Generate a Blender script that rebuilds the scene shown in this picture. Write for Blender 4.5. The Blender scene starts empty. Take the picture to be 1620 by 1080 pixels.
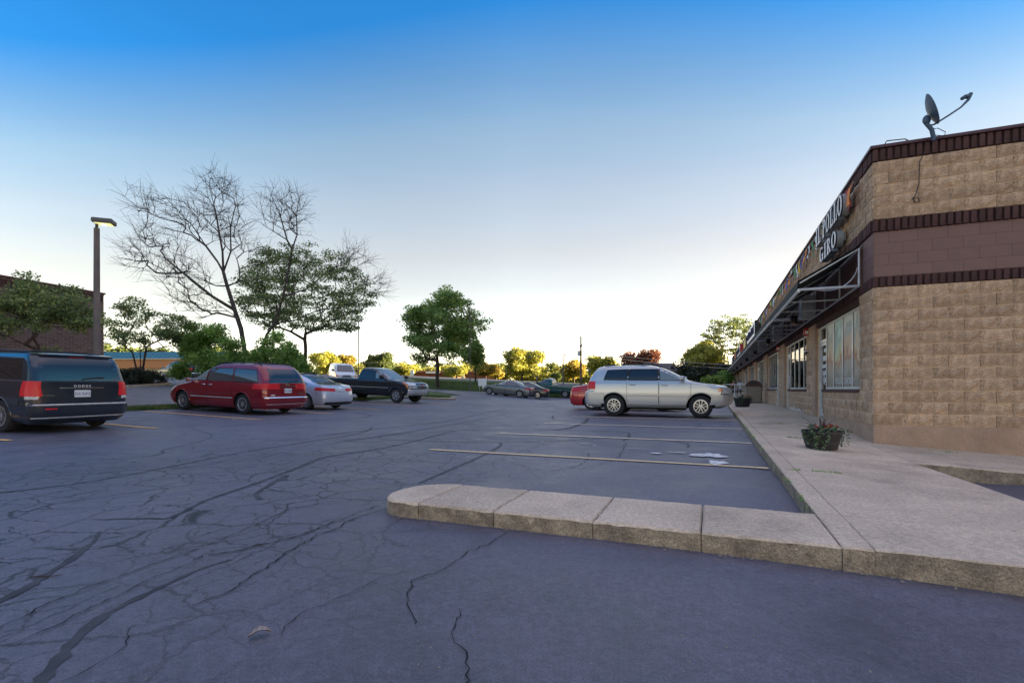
import bpy, math, random
import numpy as np
from mathutils import Vector, Matrix

random.seed(7)
rng = np.random.default_rng(7)
scene = bpy.context.scene
R = math.radians

# ---------------------------------------------------------------- camera, world, sun, exposure
CAMZ = 1.065
cam_data = bpy.data.cameras.new('camera')
cam = bpy.data.objects.new('camera', cam_data)
scene.collection.objects.link(cam)
cam.location = (0, 0, CAMZ)
cam.rotation_euler = (R(90), 0, 0)
cam_data.sensor_width = 36.0
cam_data.lens = 17.62
cam_data.shift_y = 0.0463
cam_data.clip_start = 0.05
cam_data.clip_end = 4000
scene.camera = cam

SUN_EL, SUN_AZ = 9.0, 84.0          # degrees; azimuth clockwise from +Y
world = bpy.data.worlds.new('World')
scene.world = world
world.use_nodes = True
wn = world.node_tree
wn.nodes.clear()
sky = wn.nodes.new('ShaderNodeTexSky')
sky.sky_type = 'NISHITA'
sky.sun_disc = False
sky.sun_elevation = R(SUN_EL)
sky.sun_rotation = R(SUN_AZ)
sky.altitude = 100
sky.air_density = 1.0
sky.dust_density = 1.0
sky.ozone_density = 2.0
bg = wn.nodes.new('ShaderNodeBackground')
bg.inputs['Strength'].default_value = 0.15
# clear evening air: deep blue high up, lightened overhead for the ground, paling to bright white haze low down, palest towards the sunset side
w_tc = wn.nodes.new('ShaderNodeTexCoord'); w_sp = wn.nodes.new('ShaderNodeSeparateXYZ')
wn.links.new(w_tc.outputs['Generated'], w_sp.inputs[0])
def w_math(op, a, b):
    n_ = wn.nodes.new('ShaderNodeMath'); n_.operation = op
    for i_, q_ in enumerate((a, b)):
        if isinstance(q_, (int, float)): n_.inputs[i_].default_value = q_
        else: wn.links.new(q_, n_.inputs[i_])
    return n_.outputs[0]
def w_ramp(src, pts):
    c_ = wn.nodes.new('ShaderNodeValToRGB'); e_ = c_.color_ramp.elements
    e_[0].position = pts[0][0]; e_[0].color = (*pts[0][1], 1); e_[1].position = pts[-1][0]; e_[1].color = (*pts[-1][1], 1)
    for p_, k_ in pts[1:-1]: q_ = e_.new(p_); q_.color = (*k_, 1)
    wn.links.new(src, c_.inputs[0]); return c_.outputs[0]
def w_mul(a, b):
    m_ = wn.nodes.new('ShaderNodeMix'); m_.data_type = 'RGBA'; m_.blend_type = 'MULTIPLY'; m_.inputs[0].default_value = 1.0
    wn.links.new(a, m_.inputs[6]); wn.links.new(b, m_.inputs[7]); return m_.outputs[2]
_x = w_sp.outputs['X']
_f = w_math('ADD', w_math('MULTIPLY', w_math('MULTIPLY', _x, _x), 0.74), w_math('ADD', w_math('MULTIPLY', _x, -0.12), 1.0))
_eff = w_math('MULTIPLY', w_sp.outputs['Z'], _f)
# (second ramp is added to lighten the unseen overhead sky and light the ground)
_c1 = w_ramp(_eff, [(0.0, (.90, .74, .74)), (0.07, (.72, .56, .54)), (0.13, (.46, .335, .29)), (0.19, (.385, .258, .203)), (0.262, (.378, .245, .186)), (0.37, (.345, .250, .203)), (0.464, (.272, .243, .215)), (0.54, (.155, .205, .232)), (0.613, (.036, .168, .27)), (0.85, (.026, .155, .26))])
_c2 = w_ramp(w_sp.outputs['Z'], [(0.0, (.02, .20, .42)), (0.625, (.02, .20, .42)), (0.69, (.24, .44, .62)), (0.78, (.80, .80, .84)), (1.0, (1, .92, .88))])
_side = w_math('SUBTRACT', w_math('SUBTRACT', 1.0, w_math('MULTIPLY', w_math('ABSOLUTE', _x, 0.0), 0.34)), w_math('MULTIPLY', _x, 0.07))
w_mp = wn.nodes.new('ShaderNodeMapping'); w_mp.inputs['Scale'].default_value = (1.2, 1.2, 9.0); w_mp.inputs['Rotation'].default_value = (0.0, R(9), 0.0)
wn.links.new(w_tc.outputs['Generated'], w_mp.inputs['Vector'])
w_nz = wn.nodes.new('ShaderNodeTexNoise'); w_nz.inputs['Scale'].default_value = 2.2; w_nz.inputs['Detail'].default_value = 7; w_nz.inputs['Roughness'].default_value = .62; wn.links.new(w_mp.outputs[0], w_nz.inputs['Vector'])
_side = w_math('MULTIPLY', _side, w_math('ADD', 0.955, w_math('MULTIPLY', w_nz.outputs[0], 0.09)))   # thin streaks of high haze
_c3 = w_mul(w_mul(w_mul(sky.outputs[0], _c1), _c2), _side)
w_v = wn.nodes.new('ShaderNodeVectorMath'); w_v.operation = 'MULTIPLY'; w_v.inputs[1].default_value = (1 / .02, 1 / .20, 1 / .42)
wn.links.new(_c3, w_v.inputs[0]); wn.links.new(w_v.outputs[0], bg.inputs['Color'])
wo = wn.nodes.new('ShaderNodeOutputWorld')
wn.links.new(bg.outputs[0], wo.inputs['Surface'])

sun_data = bpy.data.lights.new('sun', 'SUN')
sun_data.energy = 3.6
sun_data.angle = R(0.6)
sun_data.color = (1.0, 0.82, 0.55)
sun = bpy.data.objects.new('sun', sun_data)
scene.collection.objects.link(sun)
_sd = Vector((math.sin(R(SUN_AZ)) * math.cos(R(SUN_EL)), math.cos(R(SUN_AZ)) * math.cos(R(SUN_EL)), math.sin(R(SUN_EL))))
sun.rotation_euler = _sd.to_track_quat('Z', 'Y').to_euler()

vs = scene.view_settings
vs.view_transform = 'Standard'
vs.look = 'None'
vs.exposure = 3.55
vs.gamma = 1.0
vs.use_curve_mapping = False
scene.cycles.max_bounces = 6
scene.cycles.transparent_max_bounces = 12

# ---------------------------------------------------------------- helpers
def link(o, parent=None):
    scene.collection.objects.link(o)
    if parent is not None:
        o.parent = parent
    return o

def tag(o, label=None, cat=None, group=None, kind=None):
    if label: o['label'] = label
    if cat: o['category'] = cat
    if group: o['group'] = group
    if kind: o['kind'] = kind
    return o

def empty(name, loc=(0, 0, 0), rz=0.0, label=None, cat=None, group=None, parent=None):
    o = bpy.data.objects.new(name, None)
    o.empty_display_size = 0.2
    o.location = loc
    o.rotation_euler = (0, 0, rz)
    link(o, parent)
    return tag(o, label, cat, group)

def copy_tree(o, parent=None):
    c = o.copy()
    link(c, parent)
    for ch in list(o.children):
        copy_tree(ch, c)
    return c

def smooth_by_angle(me, deg):
    n = len(me.polygons)
    if not n: return
    me.polygons.foreach_set('use_smooth', np.ones(n, bool))
    try:
        me.set_sharp_from_angle(angle=R(deg))
    except Exception:
        pass

class MB:
    def __init__(s):
        s.v = []; s.f = []; s.m = []
    def add(s, vs_, fs_, mi=0):
        b = len(s.v)
        s.v.extend([tuple(p) for p in vs_])
        s.f.extend([tuple(b + i for i in f) for f in fs_])
        s.m.extend([mi] * len(fs_))
    def box(s, a, b, mi=0):
        (x0, y0, z0), (x1, y1, z1) = a, b
        s.add([(x0, y0, z0), (x1, y0, z0), (x1, y1, z0), (x0, y1, z0), (x0, y0, z1), (x1, y0, z1), (x1, y1, z1), (x0, y1, z1)],
              [(0, 3, 2, 1), (4, 5, 6, 7), (0, 1, 5, 4), (1, 2, 6, 5), (2, 3, 7, 6), (3, 0, 4, 7)], mi)
    def bbox(s, a, b, c, mi=0):
        """box with chamfered edges, chamfer c"""
        (x0, y0, z0), (x1, y1, z1) = a, b
        P = []
        idx = {}
        def vid(p):
            if p not in idx:
                idx[p] = len(P); P.append(p)
            return idx[p]
        X = (x0, x1); Y = (y0, y1); Z = (z0, z1)
        def pt(i, j, k, ax):
            q = [X[i], Y[j], Z[k]]
            ins = [c if i == 0 else -c, c if j == 0 else -c, c if k == 0 else -c]
            for t in range(3):
                if t != ax: q[t] += ins[t]
            return (round(q[0], 6), round(q[1], 6), round(q[2], 6), ax)
        F = []
        for ax in range(3):
            o1, o2 = [t for t in range(3) if t != ax]
            for sd in (0, 1):
                quad = []
                for (a1, a2) in ((0, 0), (1, 0), (1, 1), (0, 1)):
                    ijk = [0, 0, 0]; ijk[ax] = sd; ijk[o1] = a1; ijk[o2] = a2
                    quad.append(vid(pt(*ijk, ax)))
                flip = (sd == 0) ^ (ax == 1)
                F.append(tuple(quad[::-1] if flip else quad))
        for ax in range(3):
            o1, o2 = [t for t in range(3) if t != ax]
            for a1 in (0, 1):
                for a2 in (0, 1):
                    q = []
                    for t in (0, 1):
                        ijk = [0, 0, 0]; ijk[ax] = t; ijk[o1] = a1; ijk[o2] = a2
                        q.append((vid(pt(*ijk, o1)), vid(pt(*ijk, o2))))
                    F.append((q[0][0], q[1][0], q[1][1], q[0][1]))
        for i in (0, 1):
            for j in (0, 1):
                for k in (0, 1):
                    F.append(tuple(vid(pt(i, j, k, ax)) for ax in range(3)))
        ctr = Vector(((x0 + x1) / 2, (y0 + y1) / 2, (z0 + z1) / 2))
        out = []
        for f in F:
            ps = [Vector(P[i][:3]) for i in f]
            n = (ps[1] - ps[0]).cross(ps[2] - ps[0])
            cc = sum(ps, Vector()) / len(ps)
            out.append(f if n.dot(cc - ctr) > 0 else f[::-1])
        s.add([p[:3] for p in P], out, mi)
    def prism(s, poly, z0, z1, axis='z', mi=0):
        n = len(poly)
        area = sum(poly[i][0] * poly[(i + 1) % n][1] - poly[(i + 1) % n][0] * poly[i][1] for i in range(n))
        if area < 0: poly = poly[::-1]
        if axis == 'z': f = lambda p, h: (p[0], p[1], h)
        elif axis == 'y': f = lambda p, h: (p[0], -h, p[1])
        else: f = lambda p, h: (h, p[0], p[1])
        vs_ = [f(p, z0) for p in poly] + [f(p, z1) for p in poly]
        fs_ = [tuple(range(n))[::-1], tuple(range(n, 2 * n))] + [(i, (i + 1) % n, n + (i + 1) % n, n + i) for i in range(n)]
        s.add(vs_, fs_, mi)
    def tube(s, pts, r, n=6, mi=0, cap=True):
        pts = [Vector(p) for p in pts]
        rs = r if isinstance(r, (list, tuple)) else [r] * len(pts)
        vs_ = []; prev = None
        for i, p in enumerate(pts):
            d = (pts[min(i + 1, len(pts) - 1)] - pts[max(i - 1, 0)]).normalized()
            if prev is None:
                a = Vector((0, 0, 1)) if abs(d.z) < 0.9 else Vector((1, 0, 0))
                u = d.cross(a).normalized()
            else:
                u = (prev - d * prev.dot(d)).normalized()
            prev = u
            w = d.cross(u)
            for k in range(n):
                t = 2 * math.pi * k / n
                vs_.append(p + (u * math.cos(t) + w * math.sin(t)) * rs[i])
        fs_ = []
        for i in range(len(pts) - 1):
            for k in range(n):
                a = i * n + k; b = i * n + (k + 1) % n
                fs_.append((a, b, b + n, a + n))
        if cap:
            fs_.append(tuple(range(n))[::-1]); fs_.append(tuple(range((len(pts) - 1) * n, len(pts) * n)))
        s.add(vs_, fs_, mi)
    def lathe(s, prof, n=24, ctr=(0, 0, 0), axis='z', mi=0, close=False):
        vs_ = []
        for (r, h) in prof:
            for k in range(n):
                t = 2 * math.pi * k / n
                if axis == 'z': vs_.append((ctr[0] + r * math.cos(t), ctr[1] + r * math.sin(t), ctr[2] + h))
                else: vs_.append((ctr[0] + r * math.cos(t), ctr[1] - h, ctr[2] + r * math.sin(t)))
        fs_ = []
        m = len(prof)
        for i in range(m - 1 + (1 if close else 0)):
            j = (i + 1) % m
            for k in range(n):
                fs_.append((i * n + k, i * n + (k + 1) % n, j * n + (k + 1) % n, j * n + k))
        s.add(vs_, fs_, mi)
    def grid(s, P, mi=0, flip=False):
        """P: rows of points"""
        nr, nc = len(P), len(P[0])
        vs_ = [p for row in P for p in row]
        fs_ = []
        for i in range(nr - 1):
            for j in range(nc - 1):
                q = (i * nc + j, i * nc + j + 1, (i + 1) * nc + j + 1, (i + 1) * nc + j)
                fs_.append(q[::-1] if flip else q)
        s.add(vs_, fs_, mi)
    def ball(s, c, r, n=10, m=7, mi=0):
        rx, ry, rz = r if isinstance(r, (list, tuple)) else (r, r, r)
        vs_ = []; fs_ = []
        for i in range(m + 1):
            ph = math.pi * i / m
            for k in range(n):
                t = 2 * math.pi * k / n
                vs_.append((c[0] + rx * math.sin(ph) * math.cos(t), c[1] + ry * math.sin(ph) * math.sin(t), c[2] - rz * math.cos(ph)))
        for i in range(m):
            for k in range(n):
                fs_.append((i * n + k, i * n + (k + 1) % n, (i + 1) * n + (k + 1) % n, (i + 1) * n + k))
        s.add(vs_, fs_, mi)
    def mesh(s, name, mats, smooth=None):
        me = bpy.data.meshes.new(name)
        me.from_pydata(s.v, [], s.f)
        for m_ in (mats if isinstance(mats, (list, tuple)) else [mats]):
            me.materials.append(m_)
        if len(me.materials) > 1:
            me.polygons.foreach_set('material_index', np.array(s.m, dtype=np.int32))
        if smooth: smooth_by_angle(me, smooth)
        me.update()
        return me
    def build(s, name, mats, parent=None, smooth=None, loc=None):
        o = bpy.data.objects.new(name, s.mesh(name, mats, smooth))
        if loc is not None: o.location = loc
        return link(o, parent)

def np_mesh(name, V, F, mats, mi=None, smooth=False):
    """fast mesh from arrays, F (n,k) faces of equal size"""
    me = bpy.data.meshes.new(name)
    k = F.shape[1]
    me.vertices.add(len(V)); me.vertices.foreach_set('co', np.ascontiguousarray(V, dtype=np.float32).ravel())
    me.loops.add(F.size); me.loops.foreach_set('vertex_index', np.ascontiguousarray(F, dtype=np.int32).ravel())
    me.polygons.add(len(F)); me.polygons.foreach_set('loop_start', np.arange(0, F.size, k, dtype=np.int32))
    for m_ in (mats if isinstance(mats, (list, tuple)) else [mats]):
        me.materials.append(m_)
    if mi is not None: me.polygons.foreach_set('material_index', mi.astype(np.int32))
    if smooth: me.polygons.foreach_set('use_smooth', np.ones(len(F), bool))
    me.update(calc_edges=True)
    me.validate()
    return me

# ---------------------------------------------------------------- materials
def mat(name, col, rough=0.7, metal=0.0, col2=None, scale=5.0, bump=0.0, bscale=40.0, coat=0.0, rnd=0.0, spec=0.5,
        emit=None, estr=0.0, ior=1.45, stretch=None, detail=4.0, speck=0.0, sscale=140.0, gum=False, bdist=0.02):
    m = bpy.data.materials.new(name)
    m.use_nodes = True
    nt = m.node_tree; N = nt.nodes; L = nt.links
    b = N['Principled BSDF']
    b.inputs['Roughness'].default_value = rough
    b.inputs['Metallic'].default_value = metal
    b.inputs['Coat Weight'].default_value = coat
    b.inputs['Coat Roughness'].default_value = 0.04
    b.inputs['Specular IOR Level'].default_value = spec
    b.inputs['IOR'].default_value = ior
    b.inputs['Base Color'].default_value = (*col, 1)
    src = None
    tc = N.new('ShaderNodeTexCoord')
    vec = tc.outputs['Object']
    if stretch:
        mp = N.new('ShaderNodeMapping'); mp.inputs['Scale'].default_value = stretch
        L.new(vec, mp.inputs['Vector']); vec = mp.outputs[0]
    if col2 is not None:
        nz = N.new('ShaderNodeTexNoise'); nz.inputs['Scale'].default_value = scale; nz.inputs['Detail'].default_value = detail
        L.new(vec, nz.inputs['Vector'])
        mr = N.new('ShaderNodeMapRange'); mr.inputs[1].default_value = 0.35; mr.inputs[2].default_value = 0.65
        L.new(nz.outputs[0], mr.inputs[0])
        mx = N.new('ShaderNodeMix'); mx.data_type = 'RGBA'
        mx.inputs[6].default_value = (*col, 1); mx.inputs[7].default_value = (*col2, 1)
        L.new(mr.outputs[0], mx.inputs[0])
        src = mx.outputs[2]
    if speck:
        for q_, (sc_, am_) in enumerate(((sscale, speck), (sscale * .22, speck * .7))):
            n3 = N.new('ShaderNodeTexNoise'); n3.inputs['Scale'].default_value = sc_; n3.inputs['Detail'].default_value = 3; L.new(vec, n3.inputs['Vector'])
            m3 = N.new('ShaderNodeMapRange'); m3.inputs[1].default_value = .32; m3.inputs[2].default_value = .68; m3.inputs[3].default_value = 1 - am_; m3.inputs[4].default_value = 1 + am_ * .6
            L.new(n3.outputs[0], m3.inputs[0])
            x3 = N.new('ShaderNodeMix'); x3.data_type = 'RGBA'; x3.blend_type = 'MULTIPLY'; x3.inputs[0].default_value = 1.0
            if src: L.new(src, x3.inputs[6])
            else: x3.inputs[6].default_value = (*col, 1)
            L.new(m3.outputs[0], x3.inputs[7]); src = x3.outputs[2]
    if gum:
        for (sc_, th_, am_) in ((5.0, .045, .45), (1.7, .05, .3)):
            v3 = N.new('ShaderNodeTexVoronoi'); v3.inputs['Scale'].default_value = sc_; L.new(vec, v3.inputs['Vector'])
            m3 = N.new('ShaderNodeMapRange'); m3.inputs[1].default_value = th_; m3.inputs[2].default_value = th_ * 1.6; m3.inputs[3].default_value = 1 - am_; m3.inputs[4].default_value = 1
            L.new(v3.outputs['Distance'], m3.inputs[0])
            x3 = N.new('ShaderNodeMix'); x3.data_type = 'RGBA'; x3.blend_type = 'MULTIPLY'; x3.inputs[0].default_value = 1.0
            L.new(src, x3.inputs[6]); L.new(m3.outputs[0], x3.inputs[7]); src = x3.outputs[2]
        n3 = N.new('ShaderNodeTexNoise'); n3.inputs['Scale'].default_value = 0.9; n3.inputs['Detail'].default_value = 10; n3.inputs['Roughness'].default_value = .7; L.new(vec, n3.inputs['Vector'])
        m3 = N.new('ShaderNodeMapRange'); m3.inputs[1].default_value = .5; m3.inputs[2].default_value = .68; m3.inputs[3].default_value = 1; m3.inputs[4].default_value = .72; L.new(n3.outputs[0], m3.inputs[0])
        x3 = N.new('ShaderNodeMix'); x3.data_type = 'RGBA'; x3.blend_type = 'MULTIPLY'; x3.inputs[0].default_value = 1.0
        L.new(src, x3.inputs[6]); L.new(m3.outputs[0], x3.inputs[7]); src = x3.outputs[2]
    if rnd:
        oi = N.new('ShaderNodeObjectInfo')
        hs = N.new('ShaderNodeHueSaturation')
        mr2 = N.new('ShaderNodeMapRange'); mr2.inputs[3].default_value = 1 - rnd; mr2.inputs[4].default_value = 1 + rnd
        L.new(oi.outputs['Random'], mr2.inputs[0]); L.new(mr2.outputs[0], hs.inputs['Value'])
        if src: L.new(src, hs.inputs['Color'])
        else: hs.inputs['Color'].default_value = (*col, 1)
        src = hs.outputs[0]
    if src: L.new(src, b.inputs['Base Color'])
    if bump:
        nz2 = N.new('ShaderNodeTexNoise'); nz2.inputs['Scale'].default_value = bscale; nz2.inputs['Detail'].default_value = 5
        L.new(vec, nz2.inputs['Vector'])
        bp = N.new('ShaderNodeBump'); bp.inputs['Strength'].default_value = min(1.0, bump); bp.inputs['Distance'].default_value = bdist
        L.new(nz2.outputs[0], bp.inputs['Height']); L.new(bp.outputs[0], b.inputs['Normal'])
    if emit is not None:
        b.inputs['Emission Color'].default_value = (*emit, 1); b.inputs['Emission Strength'].default_value = estr
    return m

def paint(name, col, metal=0.0, rough=0.35, flake=False):
    return mat(name, col, rough=rough, metal=metal, coat=1.0)

def glass_mat(name, col, ior=2.0, rough=0.02, mixc=None):
    return mat(name, col, rough=rough, ior=ior, spec=0.5)

def leaf_mat(name, c1, c2, c3=None, trans=0.35):
    m = bpy.data.materials.new(name); m.use_nodes = True
    nt = m.node_tree; N = nt.nodes; L = nt.links
    N.clear()
    out = N.new('ShaderNodeOutputMaterial')
    g = N.new('ShaderNodeNewGeometry')
    tc = N.new('ShaderNodeTexCoord')
    nz = N.new('ShaderNodeTexNoise'); nz.inputs['Scale'].default_value = 0.9; nz.inputs['Detail'].default_value = 3
    L.new(tc.outputs['Object'], nz.inputs['Vector'])
    ad = N.new('ShaderNodeMath'); ad.operation = 'ADD'
    sc = N.new('ShaderNodeMath'); sc.operation = 'MULTIPLY_ADD'; sc.inputs[1].default_value = 0.55; sc.inputs[2].default_value = -0.27
    L.new(g.outputs['Random Per Island'], sc.inputs[0])
    L.new(sc.outputs[0], ad.inputs[0]); L.new(nz.outputs[0], ad.inputs[1])
    cr = N.new('ShaderNodeValToRGB')
    cr.color_ramp.elements[0].position = 0.3; cr.color_ramp.elements[0].color = (*c1, 1)
    cr.color_ramp.elements[1].position = 0.7; cr.color_ramp.elements[1].color = (*(c3 or c2), 1)
    e = cr.color_ramp.elements.new(0.5); e.color = (*c2, 1)
    L.new(ad.outputs[0], cr.inputs[0])
    d = N.new('ShaderNodeBsdfDiffuse'); t = N.new('ShaderNodeBsdfTranslucent'); mx = N.new('ShaderNodeMixShader')
    gl = N.new('ShaderNodeBsdfGlossy'); gl.inputs['Roughness'].default_value = 0.45
    mx.inputs[0].default_value = trans
    L.new(cr.outputs[0], d.inputs[0]); L.new(cr.outputs[0], t.inputs[0])
    L.new(d.outputs[0], mx.inputs[1]); L.new(t.outputs[0], mx.inputs[2])
    mx2 = N.new('ShaderNodeMixShader'); mx2.inputs[0].default_value = 0.04
    L.new(mx.outputs[0], mx2.inputs[1]); L.new(gl.outputs[0], mx2.inputs[2])
    L.new(mx2.outputs[0], out.inputs[0])
    return m

M = {}
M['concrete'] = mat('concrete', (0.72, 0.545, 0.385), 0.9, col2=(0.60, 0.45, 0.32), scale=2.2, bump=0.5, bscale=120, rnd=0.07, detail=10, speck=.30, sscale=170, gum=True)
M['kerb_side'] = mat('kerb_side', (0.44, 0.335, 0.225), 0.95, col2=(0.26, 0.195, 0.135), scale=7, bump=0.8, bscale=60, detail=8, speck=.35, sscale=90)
M['block'] = mat('split_face_block', (0.58, 0.39, 0.25), 0.95, col2=(0.43, 0.28, 0.175), scale=9, bump=1.0, bscale=34, rnd=0.16, detail=9, speck=.26, sscale=70, bdist=.028)
M['block_joint'] = mat('mortar', (0.78, 0.58, 0.40), 0.95, col2=(0.60, 0.44, 0.30), scale=9)
M['base_course'] = mat('painted_base', (0.47, 0.31, 0.21), 0.85, col2=(0.36, 0.235, 0.16), scale=2.2, bump=0.3, bscale=60, detail=10, speck=.16, sscale=40)
M['brown_block'] = mat('brown_painted_block', (0.205, 0.118, 0.098), 0.75, col2=(0.185, 0.105, 0.087), scale=3, bump=0.25, bscale=70, rnd=0.03)
M['brown_joint'] = mat('brown_painted_joint', (0.178, 0.10, 0.083), 0.8)
M['dark_brown'] = mat('dark_brown_fluted', (0.085, 0.037, 0.033), 0.85, col2=(0.055, 0.025, 0.023), scale=12, bump=0.5, bscale=80, rnd=0.22)
M['cap'] = mat('maroon_metal_cap', (0.075, 0.032, 0.042), 0.4)
M['alu'] = mat('aluminium_frame', (0.62, 0.62, 0.62), 0.4, metal=0.3, col2=(0.5, 0.5, 0.5), scale=6)
M['mullion'] = mat('mauve_painted_mullion', (0.17, 0.10, 0.095), 0.5)
M['galv'] = mat('galvanised_steel', (0.62, 0.62, 0.62), 0.45, metal=0.25, col2=(0.48, 0.48, 0.49), scale=8)
M['canvas'] = mat('black_canvas', (0.018, 0.026, 0.024), 0.85, col2=(0.012, 0.016, 0.016), scale=4)
M['window_dark'] = mat('shop_interior', (0.05, 0.055, 0.055), 0.9)
M['red_plastic'] = mat('red_plastic', (0.42, 0.02, 0.02), 0.4)
M['white'] = mat('white_enamel', (0.78, 0.78, 0.76), 0.45)
M['black_plastic'] = mat('black_plastic', (0.02, 0.02, 0.022), 0.5)
M['grey_plastic'] = mat('grey_plastic', (0.10, 0.10, 0.105), 0.6)
M['rubber'] = mat('tyre_rubber', (0.022, 0.022, 0.023), 0.85, bump=0.2, bscale=60)
M['well'] = mat('wheel_well', (0.008, 0.008, 0.009), 1.0)
M['rim'] = mat('alloy_rim', (0.55, 0.55, 0.57), 0.3, metal=0.8)
M['rim_dark'] = mat('rim_recess', (0.012, 0.012, 0.012), 0.9)
M['chrome'] = mat('chrome', (0.75, 0.76, 0.78), 0.12, metal=1.0)
M['lamp_red'] = mat('red_lamp_lens', (0.62, 0.010, 0.018), 0.4, coat=.12)
M['lamp_clear'] = mat('clear_lamp_lens', (0.36, 0.36, 0.34), 0.12, coat=1.0, col2=(.7, .7, .68), scale=14)
M['lamp_amber'] = mat('amber_lamp_lens', (0.75, 0.2, 0.03), 0.15, coat=1.0)
M['plate'] = mat('licence_plate', (0.6, 0.62, 0.66), 0.5)
M['plate_ink'] = mat('plate_ink', (0.04, 0.06, 0.18), 0.6)
M['seam_shadow'] = mat('gap_and_shadow', (0.006, 0.006, 0.007), 0.9)
M['glass_dark'] = glass_mat('tinted_glass', (0.022, 0.021, 0.022), 1.62)
M['glass_mid'] = glass_mat('side_glass', (0.07, 0.075, 0.078), 1.8)
M['glass_light'] = glass_mat('clear_side_glass', (0.19, 0.225, 0.23), 1.75)
M['bark'] = mat('bark', (0.085, 0.06, 0.045), 0.95, col2=(0.045, 0.033, 0.027), scale=6, bump=0.8, bscale=25, stretch=(1, 1, 0.25))
M['bark_grey'] = mat('dead_bark', (0.075, 0.066, 0.064), 0.95, col2=(0.042, 0.038, 0.038), scale=6, bump=0.6, bscale=25, stretch=(1, 1, 0.25))
M['steel_pole'] = mat('weathered_pole', (0.15, 0.125, 0.115), 0.65, col2=(0.105, 0.09, 0.085), scale=2)
M['wood_pole'] = mat('wooden_pole', (0.17, 0.11, 0.065), 0.9, col2=(0.11, 0.075, 0.05), scale=5, stretch=(1, 1, 0.2))
M['line_yellow'] = mat('yellow_road_paint', (0.92, 0.50, 0.15), 0.75, col2=(0.68, 0.38, 0.15), scale=14, detail=9)
M['line_cream'] = mat('cream_road_paint', (0.90, 0.62, 0.30), 0.75, col2=(0.62, 0.45, 0.27), scale=16, detail=9)
M['line_pale'] = mat('pale_road_paint', (0.90, 0.70, 0.48), 0.75, col2=(0.62, 0.48, 0.34), scale=16, detail=9)
M['spill'] = mat('white_paint_spill', (0.85, 0.80, 0.74), 0.8, col2=(0.45, 0.42, 0.40), scale=22, detail=9)
M['sealant'] = mat('crack_sealant', (0.030, 0.029, 0.031), 0.7, col2=(0.062, 0.058, 0.062), scale=5, detail=8)
M['crack'] = mat('open_crack', (0.007, 0.006, 0.006), 0.95)
M['driveway'] = mat('worn_grey_drive', (0.20, 0.185, 0.175), 0.9, col2=(0.15, 0.14, 0.135), scale=2.5, bump=0.2, bscale=60)

# ---------------------------------------------------------------- terrain and frames
UX, UY = 0.370, 0.929
CX, CY = 6.21, 8.60
def FW(s, w):          # building frame -> world: s along the facade away, w outward towards the lot
    return (CX + UX * s - UY * w, CY + UY * s + UX * w)
def WF(x, y):
    dx, dy = x - CX, y - CY
    return (dx * UX + dy * UY, -dx * UY + dy * UX)
FANG = math.atan2(UY, UX)

def sst(t):
    t = min(1.0, max(0.0, t)); return t * t * (3 - 2 * t)
YE = 50.0
def H(x, y):
    s, w = WF(x, y)
    z = 0.009 * min(y, YE) + 0.03 * min(5.5, max(0, w - 15.5)) + 0.05 * min(28, max(0, w - 21))
    z -= 0.33 * sst((x + 3) / 7) * sst((y - 30) / 16) * (1 - sst((y - 52) / 8))
    if y > YE:
        d = y - YE
        z += 0.75 * sst(d / 11) + 0.5 * sst((d - 8) / 22)
    # side lot falls away to the right in front of the end wall
    if x > 2:
        z -= 0.17 * sst((2.05 - w) / 1.6) * sst((x - 2.5) / 2.2) * sst((0.6 - s) / 1.5) + 0.03 * sst((x - 1) / 1.6) * sst((5 - y) / 2)
    elif x > 1:
        z -= 0.03 * sst((x - 1) / 1.6) * sst((5 - y) / 2)
    return z

def GP(px, py, dz=0.0):
    """the point of the ground seen at photo pixel px, py"""
    r = (px - 810) / 793.0
    k = (py - 615) / 793.0
    lo, hi = 1.0, 120.0
    f = lambda Y: CAMZ - k * Y - (H(r * Y, Y) + dz)
    # march to the first hit
    Y = 1.0
    while Y < 120 and f(Y) > 0: Y += 0.25
    lo, hi = Y - 0.25, Y
    for _ in range(20):
        m_ = (lo + hi) / 2
        if f(m_) > 0: lo = m_
        else: hi = m_
    return (r * lo, lo)
def WX(px, Y):
    return (px - 810) / 793.0 * Y
def WZ(py, Y):
    return CAMZ + (615 - py) / 793.0 * Y

LOT = [FW(-40, 20.9), FW(-40, -40), (60, 10), (60, 50.5), (-5.5, 50.5), (-10.5, 57), (-13, 55), FW(26, 21.5), FW(21.5, 20.9)]
DRIVE = [FW(-25, 22.2), FW(17, 22.2), FW(21, 27), FW(30, 33), FW(40, 34), FW(45, 40), FW(40, 60), FW(14, 62), FW(14.0, 38.5), FW(9.0, 35), FW(3.0, 37), FW(-25, 37)]

def inside(poly, x, y):
    c = False; n = len(poly); j = n - 1
    for i in range(n):
        xi, yi = poly[i]; xj, yj = poly[j]
        if (yi > y) != (yj > y) and x < (xj - xi) * (y - yi) / (yj - yi) + xi: c = not c
        j = i
    return c

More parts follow.
